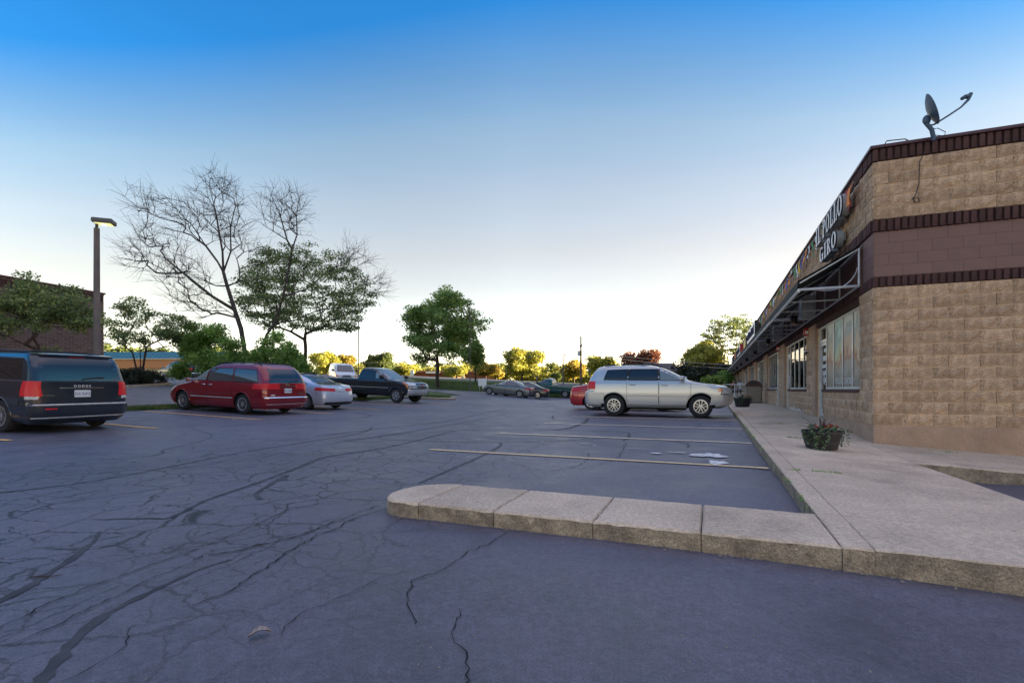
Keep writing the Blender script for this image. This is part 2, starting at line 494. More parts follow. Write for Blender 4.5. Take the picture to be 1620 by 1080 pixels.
def sheet(name, poly, step, dz, material, kind='structure', label=None):
    """a ground-following sheet clipped to a polygon (bmesh bisect of a grid is avoided: cells are clipped one by one)"""
    mb = MB()
    x0 = min(p[0] for p in poly); x1 = max(p[0] for p in poly); y0 = min(p[1] for p in poly); y1 = max(p[1] for p in poly)
    cache = {}
    def vid(x, y):
        k = (round(x, 4), round(y, 4))
        if k not in cache:
            cache[k] = len(mb.v); mb.v.append((x, y, H(x, y) + dz))
        return cache[k]
    def clip(pg, a, b, axis, keep_less, val):
        out = []
        for i in range(len(pg)):
            p, q = pg[i], pg[(i + 1) % len(pg)]
            ip = (p[axis] <= val) == keep_less or p[axis] == val
            iq = (q[axis] <= val) == keep_less or q[axis] == val
            if ip: out.append(p)
            if ip != iq:
                t = (val - p[axis]) / (q[axis] - p[axis])
                out.append((p[0] + t * (q[0] - p[0]), p[1] + t * (q[1] - p[1])))
        return out
    y = y0
    while y < y1:
        row = clip(poly, 0, 0, 1, False, y); row = clip(row, 0, 0, 1, True, min(y + step, y1)) if len(row) > 2 else []
        if len(row) > 2:
            xa = min(p[0] for p in row); xb = max(p[0] for p in row)
            x = math.floor(xa / step) * step
            while x < xb:
                c = clip(row, 0, 0, 0, False, x)
                if len(c) > 2: c = clip(c, 0, 0, 0, True, x + step)
                if len(c) > 2:
                    ids = []
                    for p in c:
                        v = vid(*p)
                        if not ids or ids[-1] != v: ids.append(v)
                    if ids[0] == ids[-1]: ids.pop()
                    if len(set(ids)) > 2:
                        ar = sum(mb.v[ids[i]][0] * mb.v[ids[(i + 1) % len(ids)]][1] - mb.v[ids[(i + 1) % len(ids)]][0] * mb.v[ids[i]][1] for i in range(len(ids)))
                        if abs(ar) > 1e-5:
                            mb.f.append(tuple(ids if ar > 0 else ids[::-1])); mb.m.append(0)
                x += step
        y += step
    o = mb.build(name, material, smooth=60)
    return tag(o, label, None, None, kind)

# asphalt material: seal-coat with alligator cracking in the worn aisle
def asphalt_mat():
    m = bpy.data.materials.new('sealcoated_asphalt'); m.use_nodes = True
    nt = m.node_tree; N = nt.nodes; L = nt.links; b = N['Principled BSDF']
    tc = N.new('ShaderNodeTexCoord'); V = tc.outputs['Object']
    def noise(scale, detail=4, rough=0.5, vec=V):
        n = N.new('ShaderNodeTexNoise'); n.inputs['Scale'].default_value = scale; n.inputs['Detail'].default_value = detail
        n.inputs['Roughness'].default_value = rough; L.new(vec, n.inputs['Vector']); return n
    def ramp(src, a, b_, va=0.0, vb=1.0):
        r = N.new('ShaderNodeMapRange'); r.inputs[1].default_value = a; r.inputs[2].default_value = b_
        r.inputs[3].default_value = va; r.inputs[4].default_value = vb; L.new(src, r.inputs[0]); return r.outputs[0]
    def math_(op, a, b_):
        r = N.new('ShaderNodeMath'); r.operation = op
        for i, q in enumerate((a, b_)):
            if isinstance(q, (int, float)): r.inputs[i].default_value = q
            else: L.new(q, r.inputs[i])
        return r.outputs[0]
    big = noise(0.22, 6, 0.55); mid = noise(1.6, 6, 0.6); fine = noise(110, 3, 0.6)
    c = N.new('ShaderNodeValToRGB')
    c.color_ramp.elements[0].position = 0.36; c.color_ramp.elements[0].color = (0.060, 0.054, 0.066, 1)
    c.color_ramp.elements[1].position = 0.62; c.color_ramp.elements[1].color = (0.148, 0.131, 0.156, 1)
    mixv = math_('ADD', math_('MULTIPLY', big.outputs[0], 0.5), math_('ADD', math_('MULTIPLY', mid.outputs[0], 0.35), math_('MULTIPLY', noise(7.0, 6, 0.7).outputs[0], 0.15)))
    L.new(mixv, c.inputs[0])
    # grain
    g = math_('MULTIPLY', ramp(fine.outputs[0], 0.3, 0.7, 0.62, 1.35), ramp(noise(28, 4, 0.7).outputs[0], 0.3, 0.7, 0.78, 1.22))
    mg = N.new('ShaderNodeMix'); mg.data_type = 'RGBA'; mg.blend_type = 'MULTIPLY'; mg.inputs[0].default_value = 1
    L.new(c.outputs[0], mg.inputs[6]); L.new(g, mg.inputs[7])
    # cracks
    wob = noise(1.6, 8, 0.68)
    vm = N.new('ShaderNodeVectorMath'); vm.operation = 'MULTIPLY_ADD'
    L.new(wob.outputs[1], vm.inputs[0]); vm.inputs[1].default_value = (0.42, 0.42, 0); L.new(V, vm.inputs[2])
    masks = []
    sp = N.new('ShaderNodeSeparateXYZ'); L.new(V, sp.inputs[0])
    # zone: aisle to the left of the camera, a broad strip
    cu = math_('ADD', math_('MULTIPLY', sp.outputs[0], UY), math_('MULTIPLY', sp.outputs[1], -UX))   # v coordinate
    zone = math_('MULTIPLY', ramp(cu, -1.2, -3.4), ramp(cu, -12.0, -6.5))
    zone = math_('MULTIPLY', zone, ramp(sp.outputs[1], 12.5, 6.0))
    zn = noise(0.5, 3)
    zone = math_('MULTIPLY', zone, ramp(zn.outputs[0], 0.28, 0.42))
    hair = []
    for sc, wdt, zz in ((1.5, 0.021, 1.0), (3.4, 0.032, 0.9)):
        vo = N.new('ShaderNodeTexVoronoi'); vo.feature = 'DISTANCE_TO_EDGE'; vo.inputs['Scale'].default_value = sc
        L.new(vm.outputs[0], vo.inputs['Vector'])
        hair.append(math_('MULTIPLY', ramp(vo.outputs['Distance'], wdt * .30, wdt * .75, 1.0, 0.0), zz))
    brk = ramp(noise(1.1, 4).outputs[0], 0.38, 0.50)
    k1 = math_('MULTIPLY', hair[0], math_('MAXIMUM', zone, 0.0))
    k2 = math_('MULTIPLY', math_('MULTIPLY', hair[1], zone), brk)
    # a few wandering single cracks everywhere
    vo = N.new('ShaderNodeTexVoronoi'); vo.feature = 'DISTANCE_TO_EDGE'; vo.inputs['Scale'].default_value = 0.36
    vm2 = N.new('ShaderNodeVectorMath'); vm2.operation = 'MULTIPLY_ADD'
    L.new(noise(0.9, 8, 0.65).outputs[1], vm2.inputs[0]); vm2.inputs[1].default_value = (1.6, 1.6, 0); L.new(V, vm2.inputs[2])
    L.new(vm2.outputs[0], vo.inputs['Vector'])
    k3 = math_('MULTIPLY', ramp(vo.outputs['Distance'], 0, 0.007, 0.8, 0), ramp(noise(0.3, 2).outputs[0], 0.48, 0.56))
    kk = math_('MAXIMUM', math_('MAXIMUM', k1, k2), k3)
    mc = N.new('ShaderNodeMix'); mc.data_type = 'RGBA'
    L.new(kk, mc.inputs[0]); L.new(mg.outputs[2], mc.inputs[6]); mc.inputs[7].default_value = (0.008, 0.007, 0.007, 1)
    L.new(mc.outputs[2], b.inputs['Base Color'])
    rr = ramp(mid.outputs[0], 0.3, 0.7, 0.42, 0.66); L.new(rr, b.inputs['Roughness'])
    hgt = math_('SUBTRACT', math_('MULTIPLY', fine.outputs[0], 0.25), kk)
    bp = N.new('ShaderNodeBump'); bp.inputs['Strength'].default_value = 0.45; bp.inputs['Distance'].default_value = 0.012
    L.new(hgt, bp.inputs['Height']); L.new(bp.outputs[0], b.inputs['Normal'])
    return m
M['asphalt'] = asphalt_mat()

def grass_mat():
    m = mat('mown_grass', (0.050, 0.085, 0.018), 0.95, col2=(0.09, 0.115, 0.03), scale=0.8, bump=0.9, bscale=30, detail=9)
    return m
M['grass'] = grass_mat()

# big ground sheet, out to the horizon
xs = sorted(set([-1500, -800, -400, -220, -140, -100] + list(np.arange(-70, 70.1, 1.25)) + [90, 120, 180, 300, 600, 1500]))
ys = sorted(set([-400, -120, -60, -40, -25] + list(np.arange(-14, 100.1, 1.25)) + [110, 130, 160, 220, 320, 500, 900, 1800, 3000]))
def hz(x, y):
    z = H(x, y)
    s_, w_ = WF(x, y)
    low = inside(LOT, x, y) or inside(DRIVE, x, y)
    if s_ > -2.6 and -30 < w_ < 2: z -= 0.30
    elif low: z -= 0.06
    else: z += 0.0
    return z - 0.01
gm = MB(); gm.grid([[(x, y, hz(x, y)) for x in xs] for y in ys])
ground = gm.build('ground', M['grass'], smooth=60); tag(ground, kind='structure')

lot = sheet('parking_lot', LOT, 1.0, 0.0, M['asphalt'])
drive = sheet('driveway', DRIVE, 1.0, 0.012, M['driveway'])

def ribbon(mb, pts, widths, dz, step=0.12, jit=0.0, wj=0.25, seed=1):
    """flat band on the ground along world points"""
    r_ = random.Random(seed)
    P = [Vector((p[0], p[1])) for p in pts]
    out = []; ws = []
    for i in range(len(P) - 1):
        d = (P[i + 1] - P[i]).length; n = max(1, int(d / step))
        a0, a1, a2, a3 = P[max(i - 1, 0)], P[i], P[i + 1], P[min(i + 2, len(P) - 1)]
        for k in range(n):
            t = k / n
            q = 0.5 * ((2 * a1) + (a2 - a0) * t + (2 * a0 - 5 * a1 + 4 * a2 - a3) * t * t + (3 * a1 - a0 - 3 * a2 + a3) * t ** 3)
            out.append(q); ws.append(widths[i] * (1 - t) + widths[i + 1] * t)
    out.append(P[-1]); ws.append(widths[-1])
    L_, R_ = [], []
    ox = 0; oy = 0
    for i, p in enumerate(out):
        d = (out[min(i + 1, len(out) - 1)] - out[max(i - 1, 0)]).normalized(); n = Vector((-d.y, d.x))
        ox = ox * 0.75 + r_.uniform(-jit, jit)
        c = p + n * ox
        h_ = ws[i] * (1 + r_.uniform(-wj, wj)) / 2
        for lst, sg in ((L_, 1), (R_, -1)):
            q = c + n * h_ * sg
            lst.append((q.x, q.y, H(q.x, q.y) + dz))
    mb.grid([R_, L_], flip=False)

def crisp(name, pxs, wpx, material, dz, jit, seed, wj=0.3, step=0.12):
    pts = [GP(a, b_) for a, b_ in pxs]
    k_ = .52 if name == 'crack_sealant' else .62
    wpx = [q * k_ for q in wpx]
    mb = MB(); ribbon(mb, pts, wpx if isinstance(wpx, list) else [wpx] * len(pts), dz, jit=jit, seed=seed, wj=wj, step=step)
    o = mb.build(name, material); tag(o, kind='structure'); return o

seal = [
 ([(60, 1085), (150, 985), (250, 930), (310, 903), (365, 885)], [.10, .09, .07, .05, .03]),
 ([(-20, 960), (40, 930), (110, 885), (150, 855), (160, 840)], [.09, .10, .09, .06, .03]),
 ([(150, 822), (240, 819), (270, 818), (330, 790), (430, 755), (480, 736), (520, 722), (620, 706), (720, 681)], [.03, .05, .07, .08, .09, .10, .12, .08, .06]),
 ([(448, 760), (452, 752), (410, 778), (412, 790)], [.12, .12, .08, .08]),
 ([(-20, 781), (120, 765), (250, 742), (380, 716), (480, 700), (560, 687), (583, 680), (589, 675)], [.05, .05, .05, .05, .05, .06, .10, .10]),
 ([(160, 727), (230, 722), (258, 716), (258, 712), (300, 702), (335, 690), (318, 682), (300, 676)], [.03, .03, .06, .08, .05, .04, .04, .03]),
 ([(662, 764), (700, 748), (760, 722), (790, 706), (792, 700)], [.05, .10, .12, .13, .11]),
 ([(600, 695), (800, 700), (1000, 692), (1080, 700), (1088, 708)], [.05, .06, .06, .07, .07]),
 ([(600, 693), (620, 688), (760, 679), (860, 680), (980, 683), (995, 690), (985, 697)], [.05, .05, .06, .07, .08, .12, .08]),
 ([(870, 680), (900, 677), (925, 668), (930, 661)], [.1, .25, .25, .1]),
 ([(875, 657), (880, 664), (930, 664)], [.1, .1, .1]),
 ([(500, 690), (600, 678), (700, 667), (760, 655), (800, 646)], [.10, .12, .12, .12, .1]),
 ([(530, 700), (640, 684), (730, 669), (800, 655)], [.08, .10, .10, .1]),
 ([(420, 670), (480, 665), (560, 662), (585, 657), (560, 652)], [.08, .08, .08, .08, .06]),
]
for i, (a, w_) in enumerate(seal):
    crisp('crack_sealant', a, w_, M['sealant'], 0.0028 + 0.0005 * (i % 5), 0.006, 10 + i, wj=0.42, step=.045)
cracks = [
 ([(735, 1085), (738, 1050), (720, 1010), (735, 975), (728, 965)], [.010, .009, .008, .007, .004]),
 ([(655, 990), (650, 960), (652, 920), (700, 900), (740, 872), (775, 858), (805, 842)], [.006, .008, .010, .007, .009, .008, .006]),
 ([(100, 1080), (180, 1040), (200, 1005), (215, 990)], [.010, .008, .008, .004]),
 ([(300, 958), (360, 935), (410, 905), (490, 855), (560, 822), (612, 806)], [.010, .011, .014, .014, .012, .008]),
 ([(0, 995), (70, 958), (170, 918), (240, 895), (330, 862), (400, 832), (480, 800), (600, 790)], [.012, .014, .012, .012, .010, .010, .012, .008]),
 ([(0, 1025), (90, 985), (180, 945), (270, 905), (330, 872)], [.012, .012, .010, .008, .006]),
 ([(330, 880), (400, 866), (470, 848), (530, 825), (600, 800)], [.018, .022, .022, .018, .012]),
 ([(640, 905), (560, 935), (470, 975), (440, 1005)], [.004, .006, .006, .004]),
 ([(950, 735), (975, 725), (985, 712), (990, 700)], [.012, .014, .012, .01]),
 ([(870, 745), (910, 738), (930, 726), (932, 716)], [.012, .014, .012, .01]),
 ([(745, 737), (800, 733), (870, 745), (950, 735)], [.01, .012, .01, .008]),
]
for i, (a, w_) in enumerate(cracks):
    crisp('pavement_crack', a, w_, M['crack'], 0.0075 + 0.0004 * (i % 3), 0.016, 40 + i, wj=0.6, step=.035)

# painted stall lines
def stall_line(s_, w0, w1, width=0.10, material=None, sk=0.0, gap=None):
    mb = MB()
    n = 24
    P = [FW(s_ + sk * (w_ - w0), w_) for w_ in np.linspace(w0, w1, n)]
    ribbon(mb, P, [width] * n, 0.0105, step=0.3, jit=0.002, wj=0.05, seed=int(s_ * 10) + 99)
    o = mb.build('parking_line', material or M['line_pale']); tag(o, kind='structure'); return o
for i, s_ in enumerate((-3.2, -0.3, 2.75, 5.85, 9.0, 12.1, 15.2, 18.3)):
    stall_line(s_, 1.92, 6.85, 0.13 if i else 0.10, M['line_cream'] if i == 0 else M['line_pale'])
for i, s_ in enumerate((-5.0, -2.2, 0.95, 4.1, 7.2, 10.3, 13.5)):
    stall_line(s_, 14.9 + 0.12 * i, 20.6, 0.12, M['line_yellow'])

def blob(name, px, py, rx, ry, seed, material, dz=0.013):
    r_ = random.Random(seed)
    cx, cy = GP(px, py); mb = MB(); n = 46
    ph = [r_.uniform(0, 6.28) for _ in range(6)]
    pts = []
    for k in range(n):
        t = 2 * math.pi * k / n
        q = 1 + 0.22 * math.sin(2 * t + ph[0]) + 0.18 * math.sin(3 * t + ph[1]) + 0.12 * math.sin(7 * t + ph[2]) + r_.uniform(-0.16, 0.16)
        dx, dy = rx * q * math.cos(t), ry * q * math.sin(t)
        x, y = cx + dx * UY + dy * UX, cy - dx * UX + dy * UY
        pts.append((x, y, H(x, y) + dz))
    mb.v = [(cx, cy, H(cx, cy) + dz)] + pts
    mb.f = [(0, 1 + k, 1 + (k + 1) % n) for k in range(n)]; mb.m = [0] * n
    o = mb.build(name, material); tag(o, kind='structure'); return o
for k, (a, b_, rx, ry) in enumerate([(1122, 721, .26, .30), (1135, 733, .13, .28), (1104, 720, .15, .10), (1038, 718, .13, .06), (1076, 717, .10, .05), (1010, 711, .22, .02), (925, 703, .12, .03), (941, 706, .06, .02), (858, 700, .07, .015), (741, 725, .05, .02), (1062, 717, .06, .03), (755, 697, .10, .02), (370, 665, .11, .05)]):
    blob('paint_spill', a, b_, rx * .72, ry * .8, k + 3, M['spill'], 0.0135 + 0.0012 * k)
# ---------------------------------------------------------------- sidewalk and island
def SZ(s, w):
    x, y = FW(s, w)
    base = 0.009 * min(y, YE) + 0.125
    if y > 30: base = max(base, H(x, y) + 0.06)
    zw = float(np.interp(s, [-6.9, -2.29, 0, 1.9, 3, 5, 12, 22], [base - .02, 0.10, 0.135, 0.21, 0.285, 0.335, 0.365, base + 0.0]))
    if s > 18: zw = base + 0.02
    if w >= 1.88: return base
    if w >= 0:
        t = sst(1 - w / 1.88)
        return base * (1 - t) + zw * t
    return zw + 0.064 * w

def slab(name, s0, s1, w0, w1, parent, thick=0.30, step=0.2, c=0.009, gap=0.0028, chip=0.002, seed=0, zf=SZ, mats=None):
    r_ = random.Random(seed)
    def axis(a, b_):
        n = max(1, int(round((b_ - a - 2 * (gap + c)) / step)))
        return [a + gap] + list(np.linspace(a + gap + c, b_ - gap - c, n + 1)) + [b_ - gap]
    A = axis(s0, s1); B = axis(w0, w1); na, nb = len(A), len(B)
    mb = MB(); P = []
    for i, a in enumerate(A):
        row = []
        for j, b_ in enumerate(B):
            e = (i in (0, na - 1)) + (j in (0, nb - 1))
            aa, bb = a, b_; z = zf(a, b_)
            if e:
                z -= c * (0.9 + r_.uniform(0, .5)) + (abs(r_.gauss(0, chip)))
            elif i in (1, na - 2) or j in (1, nb - 2):
                z -= abs(r_.gauss(0, chip * .4))
                aa += r_.uniform(-1, 1) * chip if i in (1, na - 2) else 0
                bb += r_.uniform(-1, 1) * chip if j in (1, nb - 2) else 0
            x, y = FW(aa, bb)
            row.append((x, y, z))
        P.append(row)
    mb.grid(P, 0, flip=False)
    # sides
    loop = [P[i][0] for i in range(na)] + [P[na - 1][j] for j in range(1, nb)] + [P[i][nb - 1] for i in range(na - 2, -1, -1)] + [P[0][j] for j in range(nb - 2, 0, -1)]
    n = len(loop); r2 = []
    rings = [loop]
    for h_ in (0.05, 0.11, thick):
        cxm = sum(p[0] for p in loop) / n; cym = sum(p[1] for p in loop) / n
        rings.append([(p[0] + r_.uniform(-1, 1) * .002, p[1] + r_.uniform(-1, 1) * .002, p[2] - h_) for p in loop])
    for k in range(3):
        a, b_ = rings[k], rings[k + 1]
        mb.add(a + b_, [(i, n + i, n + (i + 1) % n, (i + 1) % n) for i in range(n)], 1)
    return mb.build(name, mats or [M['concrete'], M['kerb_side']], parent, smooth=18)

walk = empty('sidewalk'); tag(walk, kind='structure')
cuts = [-6.87, -6.07, -4.0, -2.29]
for k in range(3):
    slab('paving_slab', cuts[k], cuts[k + 1], 0.14, 1.72, walk, seed=k, step=.16, c=.005, gap=.0012)
    slab('kerb_stone', cuts[k], cuts[k + 1], 1.72, 1.88, walk, seed=k + 20, step=.07, chip=.004, c=.006, gap=.0012)
slab('paving_slab', -2.29, 0.0, 0.14, 1.72, walk, seed=5, c=.005, gap=.0012)
slab('kerb_stone', -2.29, 0.0, 1.72, 1.88, walk, seed=25, step=.1, chip=.004, c=.006, gap=.0012)
for k, (a, b_) in enumerate([(.14, -1.6), (-1.6, -3.4), (-3.4, -5.4), (-5.4, -7.4)]):
    slab('paving_slab', -2.12, 0.0, b_, a, walk, seed=6 + k)
    slab('kerb_stone', -2.29, -2.12, b_, a, walk, seed=60 + k, step=.1)
s_ = 0.0; k = 0
while s_ < 64:
    n = s_ + (2.93 if s_ < 30 else 5.9)
    slab('paving_slab', s_, n, -0.10, 1.72, walk, seed=30 + k, step=.35, c=.006, gap=.0015)
    slab('kerb_stone', s_, n, 1.72, 1.88, walk, seed=90 + k, step=.2, chip=.005)
    s_ = n; k += 1

island = empty('traffic_island'); tag(island, kind='structure')
ic = [1.88, 2.65, 3.35, 4.1, 4.75]
for k in range(4):
    slab('kerb_slab', -6.87, -6.07, ic[k], ic[k + 1], island, seed=200 + k, step=.05, c=.012, chip=.005)
def nose():
    r_ = random.Random(5)
    out = []
    out.append((-6.07, 4.754)); 
    # back corner big radius, front corner smaller
    for t in np.linspace(0, 90, 12):
        a = R(t); out.append((-6.07 - 0.42 + 0.42 * math.cos(a), 5.19 - 0.42 + 0.42 * math.sin(a)))
    for t in np.linspace(0, 90, 9):
        a = R(t); out.append((-6.87 + 0.30 - 0.30 * math.sin(a), 5.19 - 0.30 + 0.30 * math.cos(a)))
    out.append((-6.87, 4.754))
    # densify
    P = []
    for i in range(len(out)):
        p, q = out[i], out[(i + 1) % len(out)]
        d = math.hypot(q[0] - p[0], q[1] - p[1]); n = max(1, int(d / .05))
        for k in range(n): P.append((p[0] + (q[0] - p[0]) * k / n, p[1] + (q[1] - p[1]) * k / n))
    cs, cw = -6.47, 4.95
    mb = MB(); n = len(P)
    def ring(inset, dz, jit):
        o = []
        for (a, b_) in P:
            d = math.hypot(a - cs, b_ - cw); f = 1 - inset / d
            aa, bb = cs + (a - cs) * f, cw + (b_ - cw) * f
            x, y = FW(aa, bb); o.append((x, y, SZ(aa, bb) + dz + r_.uniform(-jit, jit)))
        return o
    rings = [ring(0.2, 0, 0), ring(0.02, 0, .001), ring(0, -0.018, .005), ring(-.002, -.07, .002), ring(0.0, -.3, 0)]
    for k in range(4):
        a, b_ = rings[k], rings[k + 1]
        mb.add(a + b_, [(i, n + i, n + (i + 1) % n, (i + 1) % n)[::-1] for i in range(n)], 0 if k < 2 else 1)
    x, y = FW(cs, cw)
    mb.add([(x, y, SZ(cs, cw))] + rings[0], [(0, 1 + (i + 1) % n, 1 + i)[::-1] for i in range(n)], 0)
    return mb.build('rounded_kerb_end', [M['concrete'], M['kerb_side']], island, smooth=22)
nose()

# rounded grass-topped kerb island beyond the dark pickup
def kerbed_island(name, s0, s1, w0, w1):
    e = empty(name); tag(e, kind='structure')
    zf = lambda s, w: H(*FW(s, w)) + 0.14
    n = 40; rad = (s1 - s0) / 2
    def outline(ins):
        o = []
        for t in np.linspace(90, 270, 17): o.append((s0 + rad + (rad - ins) * math.sin(R(t)), w0 + rad * 1.6 + (rad * 1.6 - ins) * math.cos(R(t))))
        o.append((s0 + ins, w1)); o.append((s1 - ins, w1))
        return o[::-1]
    mk = MB(); A, B, C_ = outline(0), outline(.02), outline(.18)
    def w3(P, dz): return [(*FW(a, b_), zf(a, b_) + dz) for a, b_ in P]
    a, b_, c, g = w3(A, -.3), w3(A, -.02), w3(B, 0), w3(C_, 0)
    m = len(a)
    for p, q, mi in ((a, b_, 1), (b_, c, 0), (c, g, 0)):
        mk.add(p + q, [(i, (i + 1) % m, m + (i + 1) % m, m + i) for i in range(m)], mi)
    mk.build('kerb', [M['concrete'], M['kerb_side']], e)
    mg = MB(); mg.add(w3(C_, 0.0), [tuple(range(m))[::-1]], 0); mg.build('grass_top', M['grass'], e)
    return e
kerbed_island('planted_island', 17.0, 19.4, 17.9, 24.0)

# kerb along the drive and the shrub bed
kb = MB()
for (a, b_) in (((3.0, 37), (9.0, 35)), ((9.0, 35), (14.0, 38.5)), ((14.0, 38.5), (14, 62))):
    P = []
    n = 14
    for k in range(n):
        t0, t1 = k / n, (k + 1) / n
        p = (a[0] + (b_[0] - a[0]) * t0, a[1] + (b_[1] - a[1]) * t0); q = (a[0] + (b_[0] - a[0]) * t1, a[1] + (b_[1] - a[1]) * t1)
        (x0, y0), (x1, y1) = FW(*p), FW(*q)
        d = Vector((x1 - x0, y1 - y0)).normalized(); nn = Vector((-d.y, d.x)) * .16
        z0, z1 = H(x0, y0), H(x1, y1)
        kb.add([(x0, y0, z0 - .1), (x1, y1, z1 - .1), (x1 + nn.x, y1 + nn.y, z1 - .1), (x0 + nn.x, y0 + nn.y, z0 - .1),
                (x0, y0, z0 + .15), (x1, y1, z1 + .15), (x1 + nn.x, y1 + nn.y, z1 + .15), (x0 + nn.x, y0 + nn.y, z0 + .15)],
               [(0, 3, 2, 1), (4, 5, 6, 7), (0, 1, 5, 4), (1, 2, 6, 5), (2, 3, 7, 6), (3, 0, 4, 7)])
tag(kb.build('drive_kerb', M['concrete']), kind='structure')

# ---------------------------------------------------------------- the strip of shops
bld = empty('shop_building', (CX, CY, 0), FANG, 'long single storey tan block shopping strip with maroon fluted bands', 'building')
BL = 65.0; BD = 18.0
OPEN = [(0.82, 5.04)] + [(6.47, 11.1)] + [(13.0 + 6.5 * k, 17.4 + 6.5 * k) for k in range(8)]
WZ0, WZ1 = 1.06, 2.66

def toW(s, w): return FW(s, w)
def proj(s, w, z):
    x, y = FW(s, w)
    if y < .3: return None
    return (810 + 793 * x / y, 615 - 793 * (z - CAMZ) / y, y)

core = MB()
core.box((0.03, -BD, -0.5), (0.25, -0.30, 5.12))                    # end wall
core.box((0.03, -0.30, -0.5), (OPEN[0][0], -0.03, 2.70))
for i, (a, b_) in enumerate(OPEN):
    n = OPEN[i + 1][0] if i + 1 < len(OPEN) else BL
    core.box((b_, -0.30, -0.5), (n, -0.03, 2.70))
core.box((0.03, -0.30, 2.70), (BL, -0.03, 5.12))
core.box((BL - .25, -BD, -0.5), (BL, -0.30, 5.12))
core.box((0.25, -BD, -0.5), (BL - .25, -BD + .25, 5.12))
core.build('wall', M['block_joint'], bld)
rf = MB(); rf.box((0.25, -BD + .25, 4.6), (BL - .25, -0.30, 4.8)); rf.build('roof', M['grey_plastic'], bld)
inn = MB()
inn.box((0.25, -6.0, -0.1), (BL - .3, -5.9, 4.5)); inn.box((.25, -5.9, .0), (BL - .3, -.30, .28))
inn.box((.25, -5.9, 2.9), (BL - .3, -.30, 3.0))
for i in range(9):
    x = OPEN[i][1] + .7 if i else 5.7
    inn.box((x, -5.9, .28), (x + .12, -.30, 2.9))
inn.build('shop_interior', M['window_dark'], bld)
# lower walls below the windows (recessed mortar plane)
lw = MB()
DOORS = {0: (4.15, 5.04), 1: (10.2, 11.1), 2: (13.0, 14.1)}
for i in range(3, len(OPEN)):
    DOORS[i] = (OPEN[i][1] - 1.0, OPEN[i][1]) if i % 2 else (OPEN[i][0], OPEN[i][0] + 1.0)
WIN = {}
for i, (a, b_) in enumerate(OPEN):
    d = DOORS[i]
    WIN[i] = (a, d[0]) if d[1] >= b_ - .01 else (d[1], b_)
    lw = MB(); lw.box((WIN[i][0], -0.28, -0.5), (WIN[i][1], -0.031, WZ0 - 0.07)); lw.build('window_apron', M['block_joint'], bld)

# smooth posts beside each opening, painted base course
for i, (a, b_) in enumerate(OPEN):
    m_ = MB(); m_.bbox((b_ + .01, -.029, -.3), (b_ + .44, .045, 2.79), .008); m_.build('door_post', M['base_course'], bld)
bc = MB()
bc.bbox((-0.025, -BD, -0.5), (0.029, .012, 0.446), .006)
bc.bbox((0.031, -.029, -0.5), (WIN[0][1] - .02, .012, 0.446), .006)
bc.build('base_course', M['base_course'], bld)

# split-face blocks
COURSE = 0.1958
def rough_block_mesh(name, Lx, Hz, nx, nz, seed, amp=0.030):
    r_ = random.Random(seed); mb = MB()
    P = []
    tilt = r_.uniform(-.006, .006); tz = r_.uniform(-.005, .005)
    for k in range(nz + 1):
        row = []
        for i in range(nx + 1):
            u, v = i / nx, k / nz
            edge = i in (0, nx) or k in (0, nz)
            y = (0.019 if edge else 0.024) + tilt * (u - .5) * 2 + tz * (v - .5) * 2 + r_.uniform(0, amp * (.35 if edge else 1))
            jx = 0 if i in (0, nx) else r_.uniform(-.25, .25) / nx
            jz = 0 if k in (0, nz) else r_.uniform(-.25, .25) / nz
            row.append(((u + jx) * Lx, y, (v + jz) * Hz))
        P.append(row)
    mb.grid(P, 0, flip=True)
    lp = P[0] + [P[k][nx] for k in range(1, nz + 1)] + P[nz][::-1][1:] + [P[k][0] for k in range(nz - 1, 0, -1)]
    n = len(lp); back = [(p[0], -0.03, p[2]) for p in lp]
    mb.add(lp + back, [(i, n + i, n + (i + 1) % n, (i + 1) % n) for i in range(n)], 0)
    return mb
BW, BH = 0.396, COURSE - 0.012
FULL = [rough_block_mesh('b', BW, BH, 4, 2, 100 + k).mesh('block', M['block']) for k in range(14)]
HALF = [rough_block_mesh('b', BW / 2 - .004, BH, 2, 2, 200 + k).mesh('half_block', M['block']) for k in range(8)]

cand = []     # (wall, pos, length, z)
def row_segments(z0, z1):
    """solid intervals of the facade for a course"""
    seg = [(0.0, BL)]
    def cut(a, b_):
        nonlocal seg
        o = []
        for p, q in seg:
            if b_ <= p or a >= q: o.append((p, q)); continue
            if a > p: o.append((p, a))
            if b_ < q: o.append((b_, q))
        seg = o
    zm = (z0 + z1) / 2
    for i, (a, b_) in enumerate(OPEN):
        if zm < 2.80: cut(b_ + .005, b_ + .445)
        if WZ0 - .05 < zm < 2.80: cut(a, b_)
        elif zm < WZ0: cut(*DOORS[i])
    return [s for s in seg if s[1] - s[0] > .05]
rows = [0.45 + COURSE * k for k in range(-2, 12)] + [3.965 + COURSE * k for k in range(5)]
mort = MB()
for ri, z in enumerate(rows):
    below = z < 0.44
    par = ri % 2
    if not below: mort.box((-.010, -BD, z - .004), (.0295, -.031, min(z + COURSE - .004, 9)))
    for a, b_ in row_segments(z, z + COURSE):
        if not (below and a < 4.0): mort.box((a, -.0295, z - .004), (b_, .011, z + COURSE - .004))
        p0 = a
        if below and a < 4.0: continue
        # running bond grid
        x = math.floor((a - (0.203 if par else 0)) / 0.406) * 0.406 + (0.203 if par else 0)
        while x < b_ - .03:
            l, r2 = max(x, a), min(x + 0.406, b_)
            if r2 - l > .05: cand.append(('f', l, r2 - l, z))
            x += 0.406
    if not below:
        y = 0.0; first = True
        while y < BD - .3:
            L_ = (0.203 if (par and first) else 0.406)
            cand.append(('e', y, L_, z)); y += L_; first = False
mort.build('mortar', M['block_joint'], bld)['kind'] = 'stuff'
